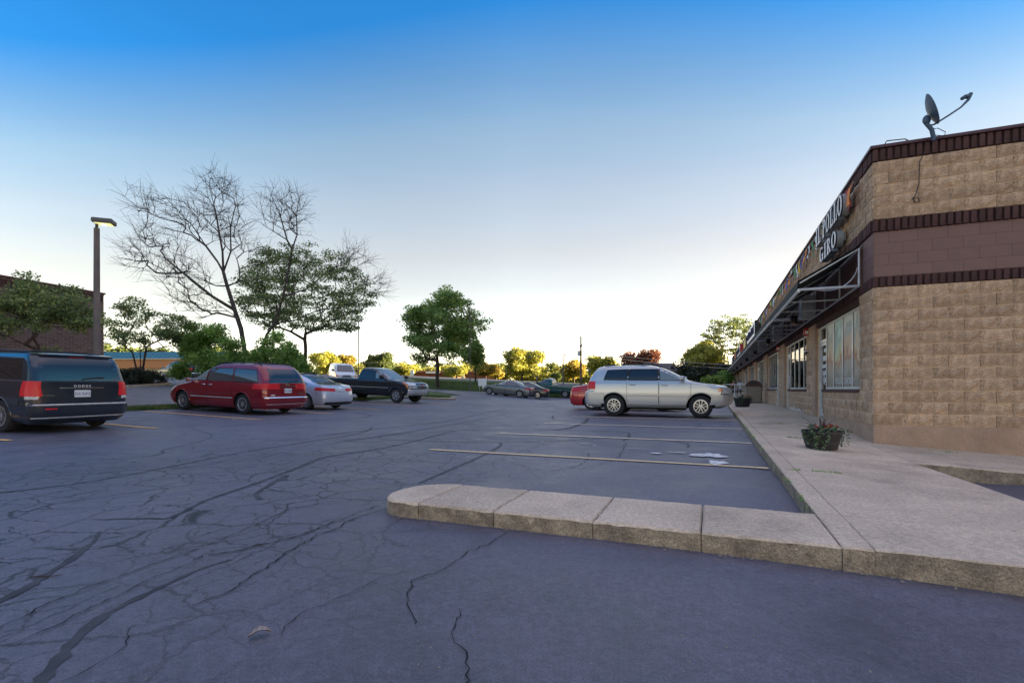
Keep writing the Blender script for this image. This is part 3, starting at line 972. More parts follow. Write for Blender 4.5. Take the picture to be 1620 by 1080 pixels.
def vis_size(c):
    wl, p, l, z = c
    q = proj(p + l / 2, 0, z + .1) if wl == 'f' else proj(0, -(p + l / 2), z + .1)
    if q is None or not (-30 < q[0] < 1650): return 0
    ang = 0.30 if wl == 'f' else 1.0
    return ang / q[2] ** 2
cand.sort(key=vis_size, reverse=True)
indiv, rest = cand[:296], cand[296:]
for (wl, p, l, z) in indiv:
    half = l < .25
    me = random.choice(HALF if half else FULL)
    nl = (BW / 2 - .004) if half else BW
    o = bpy.data.objects.new('block', me); link(o, bld)
    sx = (l - .008) / nl
    if wl == 'f':
        o.location = (p + .004 + (0.028 if p == 0 else 0), -0.004, z); o.scale = (sx if p else sx * .93, 1, 1)
    else:
        o.location = (0.004, -(p + l) + .004 + (0.0), z); o.rotation_euler = (0, 0, R(90)); o.scale = (sx + (0.06 if p == 0 else 0), 1, 1)
VR, FR = [], []
tmpl = [rough_block_mesh('b', 1.0, BH, 3, 1, 300 + k) for k in range(10)]
tq = [(np.array(t.v), np.array([f for f in t.f])) for t in tmpl]
nb = 0
for (wl, p, l, z) in rest:
    V, F = tq[random.randrange(10)]
    W = V.copy(); W[:, 0] *= (l - .008)
    if wl == 'f': W += np.array([p + .004, -.004, z])
    else:
        W = np.stack([-W[:, 1] + .004, W[:, 0] - (p + l) + .004, W[:, 2] + z], 1)
    VR.append(W); FR.append(F + nb); nb += len(W)
o = bpy.data.objects.new('blockwork', np_mesh('blockwork', np.concatenate(VR), np.concatenate(FR), M['block'])); link(o, bld); o['kind'] = 'stuff'

# fluted soldier bands
bands = [(2.797, 2.975), (3.742, 3.96), (4.948, 5.158)]
bk = MB()
for (z0, z1) in bands:
    bk.box((0.0, -BD, z0), (0.028, -.03, z1)); bk.box((0.0, -.028, z0), (BL, .0, z1))
bk.build('band_backing', M['dark_brown'], bld)
bars = []
for (z0, z1) in bands:
    n = 0; x = 0.045
    while x < BL: bars.append(('f', x, z0, z1, n)); x += 0.102; n += 1
    y = -0.02; n = 0
    while y < BD - .1: bars.append(('e', y, z0, z1, n)); y += 0.102; n += 1
def bar_vis(b):
    wl, p, z0, z1, n = b
    q = proj(p, 0, z0) if wl == 'f' else proj(0, -p, z0)
    if q is None or not (-30 < q[0] < 1650): return 0
    return (0.35 if wl == 'f' else 1.0) / q[2] ** 2 * (1.0 if z0 > 3 or wl == 'e' or p < 2 else .5)
bars.sort(key=bar_vis, reverse=True)
BARM = {}
for hgt in set(round(z1 - z0, 4) for z0, z1 in bands):
    BARM[hgt] = []
    for k in range(5):
        m_ = MB(); d = random.uniform(.034, .048); m_.bbox((0, -.002, .006), (0.068, d, hgt - .006), .005); BARM[hgt].append(m_.mesh('fluted_brick', M['dark_brown']))
rb = MB()
for i, (wl, p, z0, z1, n) in enumerate(bars):
    dz = random.uniform(-.003, .003)
    if i < 290:
        o = bpy.data.objects.new('fluted_brick', random.choice(BARM[round(z1 - z0, 4)])); link(o, bld)
        if wl == 'f': o.location = (p, 0, z0 + dz)
        else: o.location = (0, -(p + .068), z0 + dz); o.rotation_euler = (0, 0, R(90))
    else:
        d = random.uniform(.034, .048)
        if wl == 'f': rb.box((p, -.002, z0 + .006), (p + .068, d, z1 - .006))
        else: rb.box((-d, -(p + .068), z0 + .006), (.002, -p, z1 - .006))
o = rb.build('fluted_brickwork', M['dark_brown'], bld); o['kind'] = 'stuff'

# painted middle band
pb = MB(); pb.box((0.006, -BD, 2.977), (0.029, -.03, 3.740)); pb.box((0.006, -.028, 2.977), (BL, -.006, 3.740)); pb.build('painted_backing', M['brown_joint'], bld)
PBM = []
for k in range(3):
    m_ = MB(); m_.bbox((0.0008, -.02, .0008), (.4052, .008, .1897), .002); PBM.append(m_.mesh('painted_block', M['brown_block']))
pr = MB()
for k in range(4):
    z = 2.979 + .1905 * k
    off = .203 * (k % 2)
    for i in range(60):
        p = i * .406 - off
        a, b_ = max(0, p), p + .406
        if i < 9:
            o = bpy.data.objects.new('painted_block', PBM[i % 3]); link(o, bld)
            o.location = (0.0, -b_, z); o.rotation_euler = (0, 0, R(90)); o.scale = ((b_ - a) / .406, 1, 1)
            if a == 0: o.scale = ((b_ - a) / .406, 1, 1)
        elif b_ < BD: pr.box((-.010, -b_ + .0015, z + .0015), (.02, -a - .0015, z + .189))
    for i in range(170):
        p = i * .406 - off
        a, b_ = max(0, p), min(p + .406, BL)
        if i < 4:
            o = bpy.data.objects.new('painted_block', PBM[i % 3]); link(o, bld)
            o.location = (a, 0, z); o.scale = ((b_ - a) / .406, 1, 1)
        elif b_ > a: pr.box((a + .0015, -.02, z + .0015), (b_ - .0015, .010, z + .189))
o = pr.build('painted_blockwork', M['brown_block'], bld); o['kind'] = 'stuff'

# metal coping
for k in range(7):
    m_ = MB(); a = k * 3.0; m_.bbox((-0.065, -(a + 2.995), 5.160), (0.30, -a - (0.0 if k else -.065), 5.215), .008)
    m_.build('coping', M['cap'], bld)
for k in range(21):
    a = 0.302 + k * 3.1; m_ = MB(); m_.bbox((a, -.30, 5.160), (min(a + 3.095, BL + .05), .065, 5.215), .008); m_.build('coping', M['cap'], bld)

# ---- glazing
def pane_mat(name, tint, refl):
    m = bpy.data.materials.new(name); m.use_nodes = True
    nt = m.node_tree; N = nt.nodes; L = nt.links; N.clear()
    out = N.new('ShaderNodeOutputMaterial'); t = N.new('ShaderNodeBsdfTransparent'); g = N.new('ShaderNodeBsdfGlossy')
    t.inputs[0].default_value = (*tint, 1); g.inputs['Roughness'].default_value = 0.02
    f = N.new('ShaderNodeFresnel'); f.inputs['IOR'].default_value = refl
    mx = N.new('ShaderNodeMixShader'); L.new(f.outputs[0], mx.inputs[0]); L.new(t.outputs[0], mx.inputs[1]); L.new(g.outputs[0], mx.inputs[2])
    L.new(mx.outputs[0], out.inputs[0]); return m
M['pane'] = pane_mat('shop_glass', (0.82, 0.88, 0.86), 1.22)

def poster_mat(name, seed, top, mid, low):
    m = bpy.data.materials.new(name); m.use_nodes = True
    nt = m.node_tree; N = nt.nodes; L = nt.links; b = N['Principled BSDF']; b.inputs['Roughness'].default_value = .6
    tc = N.new('ShaderNodeTexCoord'); mp = N.new('ShaderNodeMapping'); mp.inputs['Location'].default_value = (seed * 3.1, 0, seed)
    mp.inputs['Scale'].default_value = (2.2, 1, 1.3)
    L.new(tc.outputs['Object'], mp.inputs[0])
    nz = N.new('ShaderNodeTexNoise'); nz.inputs['Scale'].default_value = 1.6; nz.inputs['Detail'].default_value = 5; L.new(mp.outputs[0], nz.inputs[0])
    sp = N.new('ShaderNodeSeparateXYZ'); L.new(tc.outputs['Object'], sp.inputs[0])
    mr = N.new('ShaderNodeMapRange'); mr.inputs[1].default_value = 1.1; mr.inputs[2].default_value = 2.6; L.new(sp.outputs[2], mr.inputs[0])
    ad = N.new('ShaderNodeMath'); ad.operation = 'MULTIPLY_ADD'; ad.inputs[1].default_value = .9; L.new(nz.outputs[0], ad.inputs[0]); 
    su = N.new('ShaderNodeMath'); su.operation = 'SUBTRACT'; L.new(mr.outputs[0], su.inputs[0]); su.inputs[1].default_value = .45
    L.new(su.outputs[0], ad.inputs[2])
    cr = N.new('ShaderNodeValToRGB'); e = cr.color_ramp.elements
    e[0].position = 0.1; e[0].color = (.25, .22, .17, 1); e[1].position = .95; e[1].color = (*top, 1)
    for p, c in ((.3, low), (.42, (.45, .20, .10)), (.55, mid), (.75, tuple(.6 * x for x in top))):
        q = e.new(p); q.color = (*c, 1)
    L.new(ad.outputs[0], cr.inputs[0]); L.new(cr.outputs[0], b.inputs['Base Color'])
    return m
POST = [poster_mat('window_graphic_a', 1, (.62, .80, .70), (.62, .62, .35), (.42, .36, .26)),
        poster_mat('window_graphic_b', 4, (.75, .76, .64), (.68, .50, .30), (.42, .34, .25)),
        poster_mat('window_graphic_c', 7, (.78, .82, .74), (.70, .48, .32), (.42, .36, .28))]
M['poster_white'] = mat('white_vinyl', (.62, .62, .6), .6)
M['lime'] = mat('lime_vinyl', (.33, .55, .06), .6)
M['blind'] = mat('blind_slat', (.45, .47, .46), .8)
M['teal_dark'] = mat('dark_teal_panel', (.04, .07, .065), .7)

def flat_text(body, size, material, parent, loc, name, rot, align='LEFT', ext=0.002):
    cu = bpy.data.curves.new(name, 'FONT'); cu.body = body; cu.size = size; cu.extrude = ext; cu.align_x = align
    cu.resolution_u = 3
    cu.materials.append(material)
    t = bpy.data.objects.new(name, cu); link(t)
    me = bpy.data.meshes.new_from_object(t.evaluated_get(bpy.context.evaluated_depsgraph_get()))
    me.materials.clear(); me.materials.append(material)
    bpy.data.objects.remove(t); bpy.data.curves.remove(cu)
    o = bpy.data.objects.new(name, me); o.location = loc; o.rotation_euler = rot
    return link(o, parent)

def window(i, a, b_, n):
    w = MB(); z0, z1 = WZ0, WZ1
    fr = .05; y0, y1 = -.16, -.05
    w.box((a, y0, z0), (b_, y1, z0 + fr), 0); w.box((a, y0, z1 - fr), (b_, y1, z1), 0)
    xs_ = np.linspace(a, b_, n + 1)
    for k, x in enumerate(xs_):
        l = x if k == 0 else (x - .05 if k == n else x - .03)
        r2 = l + .055
        w.box((l, y0, z0 + fr), (r2, y1 - .012, z1 - fr), 1)
        w.box((l, y1 - .011, z0 + fr), (r2, y1, z1 - fr), 0)
    wo_ = w.build('window', [M['alu'], M['mullion']], bld)
    m_ = MB(); m_.bbox((a - .0, -.14, z0 - .065), (b_ - .03, .055, z0 - .003), .006); m_.build('sill', M['dark_brown'], wo_)
    for k in range(n):
        p = MB(); p.box((xs_[k] + .03, -.078, z0 + fr), (xs_[k + 1] - .035, -.072, z1 - fr)); p.build('pane', M['pane'], wo_)
    return wo_, xs_
def door(i, a, b_):
    z0 = SZ((a + b_) / 2, 0) + .01; z1 = WZ1
    d = MB(); y0, y1 = -.15, -.06; st = .06; th = 2.25
    d.box((a, y0, z0), (a + st, y1, z1)); d.box((b_ - st, y0, z0), (b_, y1, z1)); d.box((a + st, y0, z1 - .05), (b_ - st, y1, z1)); d.box((a + st, y0, th), (b_ - st, y1, th + .07))
    leaf0, leaf1 = a + st + .006, b_ - st - .006
    d.box((leaf0, -.13, z0 + .01), (leaf0 + .07, -.075, th - .006)); d.box((leaf1 - .07, -.13, z0 + .01), (leaf1, -.075, th - .006))
    d.box((leaf0 + .07, -.13, z0 + .01), (leaf1 - .07, -.075, z0 + .2)); d.box((leaf0 + .07, -.13, th - .08), (leaf1 - .07, -.075, th - .006))
    o = d.build('shop_door', M['alu'], bld)
    p = MB(); p.box((leaf0 + .07, -.105, z0 + .2), (leaf1 - .07, -.099, th - .08)); p.build('pane', M['pane'], o)
    p = MB(); p.box((a + st, -.105, th + .07), (b_ - st, -.099, z1 - .05)); p.build('pane', M['pane'], o)
    h_ = MB(); h_.tube([(leaf0 + .035, -.075, 1.15), (leaf0 + .035, -.03, 1.2), (leaf0 + .035, -.03, 1.5), (leaf0 + .035, -.075, 1.55)], .012, 6); h_.build('handle', M['galv'], o)
    return o
lint = MB()
for i, (a, b_) in enumerate(OPEN):
    lint.box((a, -.20, WZ1 + .002), (b_, .008, 2.795))
    wo_, xs_ = window(i, *WIN[i], 4 if i else 4)
    do_ = door(i, *DOORS[i])
    if i == 0:
        for k in range(4):
            p = MB(); p.box((xs_[k] + .030, -.0715, WZ0 + .052), (xs_[k + 1] - .035, -.0700, WZ1 - .052)); p.build('window_graphic', POST[(k + 1) % 3], wo_)
        rt = (R(90), 0, R(180))
        q = MB(); q.lathe([(.0, 0), (.17, 0), (.17, .004), (0, .004)], 20, axis='y'); 
        q.v = [(x * .8 + xs_[0] + .22, y - .0680, z * 1.9 + 1.62) for x, y, z in q.v]; q.build('lime_graphic', M['lime'], wo_)
        flat_text('POLLO', .20, M['poster_white'], wo_, (xs_[3] - .10, -.0660, 1.18), 'window_lettering', rt)
        flat_text('IL\nCHICKEN', .19, M['poster_white'], wo_, (xs_[2] - .06, -.0660, 1.36), 'window_lettering', rt)
        flat_text('POLLO', .16, M['poster_white'], wo_, (xs_[2] - .30, -.0660, 2.36), 'window_lettering', rt)
        dz = [(2.0, .10, .3), (1.78, .13, .45), (1.6, .09, .5), (1.42, .11, .4), (1.22, .14, .35)]
        for (z, h_, wd) in dz:
            q = MB(); q.box((4.35, -.096, z), (4.35 + wd, -.094, z + h_)); q.build('door_notice', M['poster_white'], do_)
    elif i < 5:
        bl = MB(); k = 0; x = WIN[i][0] + .1
        while x < WIN[i][1] - .1:
            if (k // 5) % 2 == 0 or i > 2: bl.box((x, -.16, WZ0 + .06), (x + .07, -.154, WZ1 - .05))
            x += .105; k += 1
        bl.build('vertical_blind', M['blind'], wo_)
        q = MB(); q.box((WIN[i][0] + .5, -.084, 1.3), (WIN[i][0] + .9, -.081, 1.75)); q.build('window_notice', M['poster_white'], wo_)
lint.build('lintel', M['dark_brown'], bld)

# ---- awnings, one per shop
aw_edges = [(0.60, 5.15)] + [(5.30 + 6.5 * k, 11.65 + 6.5 * k) for k in range(9)]
names_aw = ['black canvas awning nearest the building corner, open end showing its pipe frame', 'second black canvas awning from the building corner',
            'third black canvas awning from the building corner', 'fourth black canvas awning along the shops', 'fifth black canvas awning along the shops',
            'sixth black canvas awning along the shops', 'seventh black canvas awning along the shops', 'eighth black canvas awning along the shops',
            'ninth black canvas awning along the shops', 'last black canvas awning at the far end of the shops']
for i, (a, b_) in enumerate(aw_edges):
    e = empty('awning', (CX, CY, 0), FANG, names_aw[i], 'awning', 'awnings over the shop fronts')
    lift = 0.0
    T, Fz, V, D = 3.70, 3.12, 2.955, 1.06
    m_ = MB()
    N_ = max(2, int((b_ - a) / .6)); Xs = np.linspace(a, b_, N_ + 1)
    sag = lambda k: -.012 * (k % 2)
    top = [(x, .05, T) for x in Xs]; md = [(x, .55, (T + Fz) / 2 + sag(k)) for k, x in enumerate(Xs)]; fr = [(x, D, Fz) for x in Xs]; vb = [(x, D + .015, V) for x in Xs]
    m_.grid([top, md, fr, vb])
    lo = [[(p[0], p[1] - .004, p[2] - .014) for p in r_] for r_ in (top, md, fr, vb)]
    m_.grid(lo, flip=True)
    m_.build('canopy', M['canvas'], e, smooth=20)
    f = MB(); rr = .019
    f.tube([(a + .02, .07, V), (b_ - .02, .07, V)], rr)
    q = MB(); q.tube([(a + .02, D - .02, V - .012), (b_ - .02, D - .02, V - .012)], .034); q.build('light_tube', M['white'], e, smooth=60)
    f.tube([(a + .02, .07, T - .06), (b_ - .02, .07, T - .06)], rr)
    f.build('rail', M['galv'], e, smooth=60)
    nst = max(3, int((b_ - a) / 1.15)) + 1
    for k in range(nst):
        x = a + .03 + (b_ - a - .06) * k / (nst - 1)
        g = MB(); g.tube([(x, .07, V), (x, D - .02, V)], rr if 0 < k < nst - 1 else .026); g.tube([(x, .07, T - .06), (x, D - .03, Fz - .04)], .015); g.tube([(x, .07, V), (x, .07, T - .06)], rr)
        g.build('strut', M['galv'], e, smooth=60)
    # sagging conduit at the end
    if i == 0:
        g = MB(); P = []
        for t in np.linspace(0, 1, 14): P.append((a + .05 + .12 * math.sin(t * 3), .09 + .75 * t ** 1.6, 3.30 - 1.2 * t * (1 - t) * .55 - .33 * t))
        g.tube(P, .012); g.build('conduit', M['galv'], e, smooth=60)

# ---- junction boxes with flood lamps on each pier
for i, s_ in enumerate([5.0, 11.6, 17.9, 24.4, 30.9, 37.4, 43.9]):
    e = empty('sign_transformer_box', (CX, CY, 0), FANG, None, 'metal box', 'metal boxes under the awnings')
    e['label'] = ['large galvanised metal box on the wall between first and second window', 'galvanised metal box high on the pier after the second window', 'galvanised metal box high on the pier after the third window',
                  'galvanised metal box above the fourth pier', 'galvanised metal box above the fifth pier', 'galvanised metal box above the sixth pier', 'small looking metal box above the seventh pier'][i]
    m_ = MB(); m_.bbox((s_, .012, 2.995), (s_ + .62, .34, 3.56), .01); m_.build('cabinet', M['galv'], e)
    m_ = MB(); m_.bbox((s_ + .06, .341, 3.05), (s_ + .56, .352, 3.50), .004); m_.build('cabinet_lid', M['galv'], e)
    fl = empty('flood_lamp', (CX, CY, 0), FANG, ['small flood lamp hanging under the first awning', 'small flood lamp hanging under the second awning', 'small flood lamp hanging under the third awning', 'flood lamp under the fourth awning', 'flood lamp under the fifth awning', 'flood lamp under the sixth awning', 'flood lamp under the seventh awning'][i], 'lamp', 'flood lamps under the awnings')
    x = s_ - .12
    m_ = MB(); m_.lathe([(.0, .0), (.07, .0), (.085, -.03), (.085, -.2), (.0, -.2)], 14, (x, .55, 3.0)); m_.build('lamp_body', M['black_plastic'], fl, smooth=40)
    m_ = MB(); m_.lathe([(.0, -.203), (.07, -.203), (.07, -.21), (.0, -.21)], 14, (x, .55, 3.0)); m_.build('lens', M['lamp_amber'], fl)
    m_ = MB(); m_.tube([(x, .55, 3.0), (x, .40, 3.12), (x + .13, .30, 3.15)], .016); m_.build('bracket', M['galv'], fl, smooth=60)

# ---- red alarm strobes, dome camera
for i, (s_, z) in enumerate([(6.12, 2.60), (12.65, 2.62), (25.6, 2.62), (38.6, 2.62)]):
    e = empty('alarm_strobe', (CX, CY, 0), FANG, ['red fire alarm strobe box beside the first shop door', 'red fire alarm strobe box near the second pier', 'red fire alarm strobe box above the rubbish bin', 'farthest red alarm strobe box along the shops'][i], 'alarm', 'red alarm boxes on the piers')
    m_ = MB(); m_.bbox((s_, .012, z), (s_ + .17, .13, z + .2), .012); m_.build('housing', M['red_plastic'], e)
    m_ = MB(); m_.bbox((s_ - .035, .03, z + .03), (s_ - .002, .1, z + .12), .006); m_.build('strobe_lens', M['white'], e)
e = empty('security_camera', (CX, CY, 0), FANG, 'small black dome camera below the red alarm box', 'camera')
m_ = MB(); m_.lathe([(0, .0), (.06, .0), (.065, -.03), (.0, -.03)], 14, (6.0, .10, 2.14)); m_.build('mount', M['white'], e, smooth=40)
m_ = MB(); m_.ball((6.0, .10, 2.10), .052); m_.build('dome', M['black_plastic'], e, smooth=60)

# ---- channel letters
GLY = {
 'I': (0.42, [('r', .11, 0, .31, 1), ('r', 0, 0, .42, .09), ('r', 0, .91, .42, 1)]),
 'L': (0.70, [('r', .11, 0, .31, 1), ('r', 0, .91, .42, 1), ('r', 0, 0, .70, .10), ('r', .60, .0, .70, .32)]),
 'P': (0.72, [('r', .11, 0, .31, 1), ('r', 0, 0, .42, .09), ('r', 0, .91, .35, 1), ('a', .34, .72, .36, .28, .18, .17, -90, 90), ('r', .30, .90, .36, 1), ('r', .30, .44, .36, .52)]),
 'R': (0.82, [('r', .11, 0, .31, 1), ('r', 0, 0, .42, .09), ('r', 0, .91, .35, 1), ('a', .34, .74, .35, .26, .17, .16, -90, 90), ('r', .30, .90, .36, 1), ('r', .30, .48, .36, .56), ('q', [(.34, .50), (.52, .50), (.84, 0), (.62, 0)])]),
 'O': (0.86, [('a', .43, .5, .43, .5, .22, .41, 0, 360)]),
 'G': (0.88, [('a', .43, .5, .43, .5, .22, .41, 40, 325), ('r', .52, .38, .88, .47), ('r', .66, .05, .84, .47)]),
}
def glyph_pieces(ch):
    wd, ps = GLY[ch]; out = []
    for p in ps:
        if p[0] == 'r': _, x0, y0, x1, y1 = p; out.append([(x0, y0), (x1, y0), (x1, y1), (x0, y1)])
        elif p[0] == 'q': out.append(p[1])
        else:
            _, cx, cy, rx, ry, ix, iy, t0, t1 = p; n = max(6, int((t1 - t0) / 15))
            for k in range(n):
                a, b_ = R(t0 + (t1 - t0) * k / n), R(t0 + (t1 - t0) * (k + 1) / n)
                out.append([(cx + rx * math.cos(a), cy + ry * math.sin(a)), (cx + rx * math.cos(b_), cy + ry * math.sin(b_)),
                            (cx + ix * math.cos(b_), cy + iy * math.sin(b_)), (cx + ix * math.cos(a), cy + iy * math.sin(a))])
    return wd, out
M['letter_side'] = mat('letter_return', (.30, .31, .31), .5)
M['letter_trim'] = mat('dark_trim_cap', (.035, .02, .045), .5)
def channel_word(word, s_far, s_near, z0, h, w_front, label, sx_stretch=None):
    e = empty('channel_letter_sign', (CX, CY, 0), FANG, label, 'shop sign')
    space = .17
    tot = 0
    for ch in word: tot += (.45 if ch == ' ' else GLY[ch][0] + space)
    tot -= space
    k = (s_far - s_near) / tot
    x = s_far
    for ch in word:
        if ch == ' ': x -= .45 * k; continue
        wd, ps = glyph_pieces(ch)
        body = MB(); face = MB(); trim = MB()
        for pi, poly in enumerate(ps):
            cx = sum(p[0] for p in poly) / len(poly); cy = sum(p[1] for p in poly) / len(poly)
            def tr(p, g=0.0):
                dx, dy = p[0] - wd / 2, p[1] - .5
                return (x - p[0] * k - (0), z0 + p[1] * h)
            P = [tr(p) for p in poly]
            e1 = .0006 * (pi % 7)
            mx_ = sum(p[0] for p in P) / len(P); mz = sum(p[1] for p in P) / len(P)
            def grow(P, g):
                o = []
                for p in P:
                    d = Vector((p[0] - mx_, p[1] - mz)); L_ = d.length or 1
                    o.append((p[0] + d.x / L_ * g, p[1] + d.y / L_ * g))
                return o
            body.prism(grow(P, .014), -(w_front - .012 - e1), -.10 + e1, axis='y')
            trim.prism(grow(P, .022), -(w_front + e1), -(w_front - .02 + e1), axis='y')
            face.prism(grow(P, -.002), -(w_front + .004 + e1), -(w_front - .008 + e1), axis='y')
        bo = body.build('letter', M['letter_side'], e)
        trim.build('letter_trim', M['letter_trim'], bo); face.build('letter_face', M['white'], bo)
        x -= (wd + space) * k
    rw = MB(); rw.box((s_near + .05, .052, z0 + h * .3), (s_far - .05, .105, z0 + h * .7)); rw.build('raceway', M['letter_side'], e)
    return e
channel_word('IL POLLO', 3.70, 1.12, 4.48, 0.40, 0.24, 'white serif channel letters reading IL POLLO, upper row near corner')
channel_word('GIRO', 3.25, 1.62, 3.985, 0.33, 0.24, 'white serif channel letters reading GIRO, row under the larger letters')

# ---- further shop signs
def box_sign(s0, s1, z0, z1, w1, face, name_label, strokes=None, edge='black_plastic'):
    e = empty('box_sign', (CX, CY, 0), FANG, name_label, 'shop sign')
    m_ = MB(); m_.bbox((s0, .05, z0), (s1, w1, z1), .015); m_.build('sign_box', M[edge], e)
    m_ = MB(); m_.box((s0 + .06, w1 + .001, z0 + .06), (s1 - .06, w1 + .012, z1 - .06)); m_.build('sign_face', face, e)
    if strokes:
        q = MB(); r_ = random.Random(int(s0)); x = s0 + .5
        while x < s1 - .6:
            h_ = r_.uniform(.3, .55) * (z1 - z0); q.tube([(x, w1 + .02, z0 + .2), (x + .12, w1 + .02, z0 + .2 + h_), (x + .3, w1 + .02, z0 + .25), (x + .38, w1 + .02, z0 + .2 + h_ * .7)], .035, 5)
            x += .62
        q.build('sign_lettering', M['letter_trim'], e)
M['sign_white'] = mat('sign_white_face', (.72, .70, .70), .4)
M['sign_red'] = mat('sign_red_face', (.40, .03, .03), .4)
M['sign_yellow'] = mat('sign_yellow_face', (.62, .42, .05), .5)
box_sign(20.8, 27.3, 4.02, 4.92, .34, M['sign_white'], 'white lit-box sign with dark script halfway along the facade', True)
box_sign(31.0, 33.6, 4.05, 4.85, .22, M['sign_yellow'], 'yellow and green sign panel past the white box sign', None)
box_sign(36.5, 42.0, 4.02, 4.90, .34, M['sign_white'], 'sign with red end cap past the yellow panel', True, 'red_plastic')
box_sign(45.0, 49.0, 4.05, 4.85, .30, M['sign_red'], 'small red sign box near the far end of shops', None)
box_sign(52.0, 57.0, 4.05, 4.85, .34, M['sign_white'], 'farthest pale sign box on the facade', None)

# ---- bunting
FC = {'orange': (.75, .22, .03), 'red': (.50, .03, .03), 'blue': (.03, .09, .45), 'yellow': (.78, .48, .03), 'white': (.72, .72, .70), 'green': (.02, .28, .12)}
for k_, c in FC.items(): M['flag_' + k_] = mat('flag_' + k_, c, .7)
bn = empty('bunting', (CX, CY, 0), FANG, 'string of small coloured flags under the coping of the facade', 'bunting')
m_ = MB()
P = []
for s_ in np.arange(0.75, 30.1, .25): P.append((s_, .13, 4.965 - .06 * abs(math.sin(s_ * 1.1))))
m_.tube(P, .007, 4); m_.build('string', M['white'], bn)
order = ['orange', 'red', 'white', 'orange', 'blue', 'yellow', 'red', 'white', 'green', 'white', 'orange', 'blue', 'yellow', 'white', 'green', 'white', 'orange', 'blue', 'orange', 'white', 'green', 'orange', 'yellow', 'green', 'white', 'white', 'green', 'yellow']
s_ = .85; k = 0
while s_ < 29.5:
    c = order[k % len(order)]
    z = 4.965 - .06 * abs(math.sin(s_ * 1.1)) - .005
    r_ = random.Random(k); tw = r_.uniform(-.03, .10); L_ = r_.uniform(.30, .42); wd = r_.uniform(.20, .27)
    rows_ = []
    for q in range(5):
        t = q / 4; sw = tw * t + .02 * math.sin(t * 5 + k)
        rows_.append([(s_ + wd * (u - .5) * (1 - .35 * t), .135 + sw + .05 * (u - .5) * t * r_.uniform(-1, 1), z - L_ * t) for u in (0, .33, .66, 1)])
    f = MB(); f.grid(rows_); f.grid([[(x, y + .003, z2) for x, y, z2 in rr] for rr in rows_], flip=True)
    f.build('flag', M['flag_' + c], bn, smooth=60)
    if k == 0: s_ += .28
    else: s_ += .52
    k += 1

# ---- satellite dish and hanging cable on the end wall
def wall_pt(px, py, Y):  # world
    return Vector((WX(px, Y), Y, WZ(py, Y)))
Yd = 8.15
e = empty('satellite_dish', wall_pt(1478, 214, Yd), 0, 'grey satellite dish with long feed arm on the parapet of the end wall', 'satellite dish')
O_ = wall_pt(1478, 214, Yd)
def L3(px, py, dy=0.0): return wall_pt(px, py, Yd + dy) - O_
M['dish'] = mat('dish_grey', (.05, .085, .14), .5)
m_ = MB(); m_.tube([L3(1478, 222), L3(1474, 205), L3(1466, 196), L3(1465, 186)], .032, 8); m_.build('mast', M['dish'], e, smooth=60)
m_ = MB(); m_.ball(L3(1466, 190), (.06, .05, .08)); m_.build('bracket', M['dish'], e, smooth=60)
# dish: shallow elliptical bowl whose axis points right and slightly up, seen nearly edge-on
axis = Vector((.80, -.54, .33)).normalized()
up = (Vector((-.33, 0.05, 1)) - axis * Vector((-.33, 0.05, 1)).dot(axis)).normalized(); sd = axis.cross(up)
dc = L3(1468.5, 176)
m_ = MB(); prof = [(0, 0), (.35, .006), (.7, .028), (1.0, .062), (1.02, .055), (.7, .016), (.35, -.007), (0, -.014)]
nseg = 28; V_ = []; 
for (r_, h_) in prof:
    for k in range(nseg):
        t = 2 * math.pi * k / nseg
        V_.append(dc + up * (.255 * r_ * math.cos(t)) + sd * (.225 * r_ * math.sin(t)) + axis * h_)
F_ = []
for i in range(len(prof) - 1):
    for k in range(nseg): F_.append((i * nseg + k, i * nseg + (k + 1) % nseg, (i + 1) * nseg + (k + 1) % nseg, (i + 1) * nseg + k))
m_.add(V_, F_); m_.build('reflector', M['dish'], e, smooth=50)
m_ = MB(); m_.tube([L3(1469, 199), L3(1478, 197), L3(1502, 182), L3(1520, 170), L3(1532, 158), L3(1536, 148)], [.014, .014, .014, .014, .022, .03], 8); m_.build('feed_arm', M['dish'], e, smooth=60)
m_ = MB(); p = L3(1529, 153); m_.ball(p, (.055, .04, .035)); p2 = L3(1523, 155.5); m_.ball(p2, (.03, .035, .03)); m_.build('feed_horn', M['dish'], e, smooth=60)
cab = MB(); cab.tube([L3(1470, 205), L3(1484, 203), L3(1496, 209), L3(1494, 215), L3(1480, 214)], .006, 5); cab.build('coax_loop', M['black_plastic'], e, smooth=60)
def endpt(px, py, off=.05):
    # world point on the end-wall plane offset outwards
    r_ = (px - 810) / 793.0
    # (s=-off, w): x=CX+UX*s-UY*w ; y=CY+UY*s+UX*w ; x=r*y
    s0 = -off
    w = (CX + UX * s0 - r_ * (CY + UY * s0)) / (UY + r_ * UX)
    x, y = FW(s0, w)
    return Vector((x, y, WZ(py, y)))
c = MB()
pts = [endpt(1463, 240, .07), endpt(1455, 256, .06), endpt(1454, 290, .06), endpt(1450, 305, .06), endpt(1444, 314, .06), endpt(1448, 320, .06), endpt(1455, 318, .07), endpt(1453, 313, .07), endpt(1446, 312, .065), endpt(1446, 320, .06)]
c.tube(pts, .0075, 5); o = c.build('hanging_cable', M['black_plastic'], smooth=60); tag(o, 'loose black cable hanging in a loop down the end wall', 'cable')
c = MB(); c.tube([endpt(1400, 228, -.1), endpt(1403, 223, -.1), endpt(1432, 220, -.15), endpt(1440, 224, -.2)], .010, 5)
o = c.build('roof_conduit', M['steel_pole'], smooth=60); tag(o, 'thin bent conduit on top of the parapet near the corner', 'conduit')
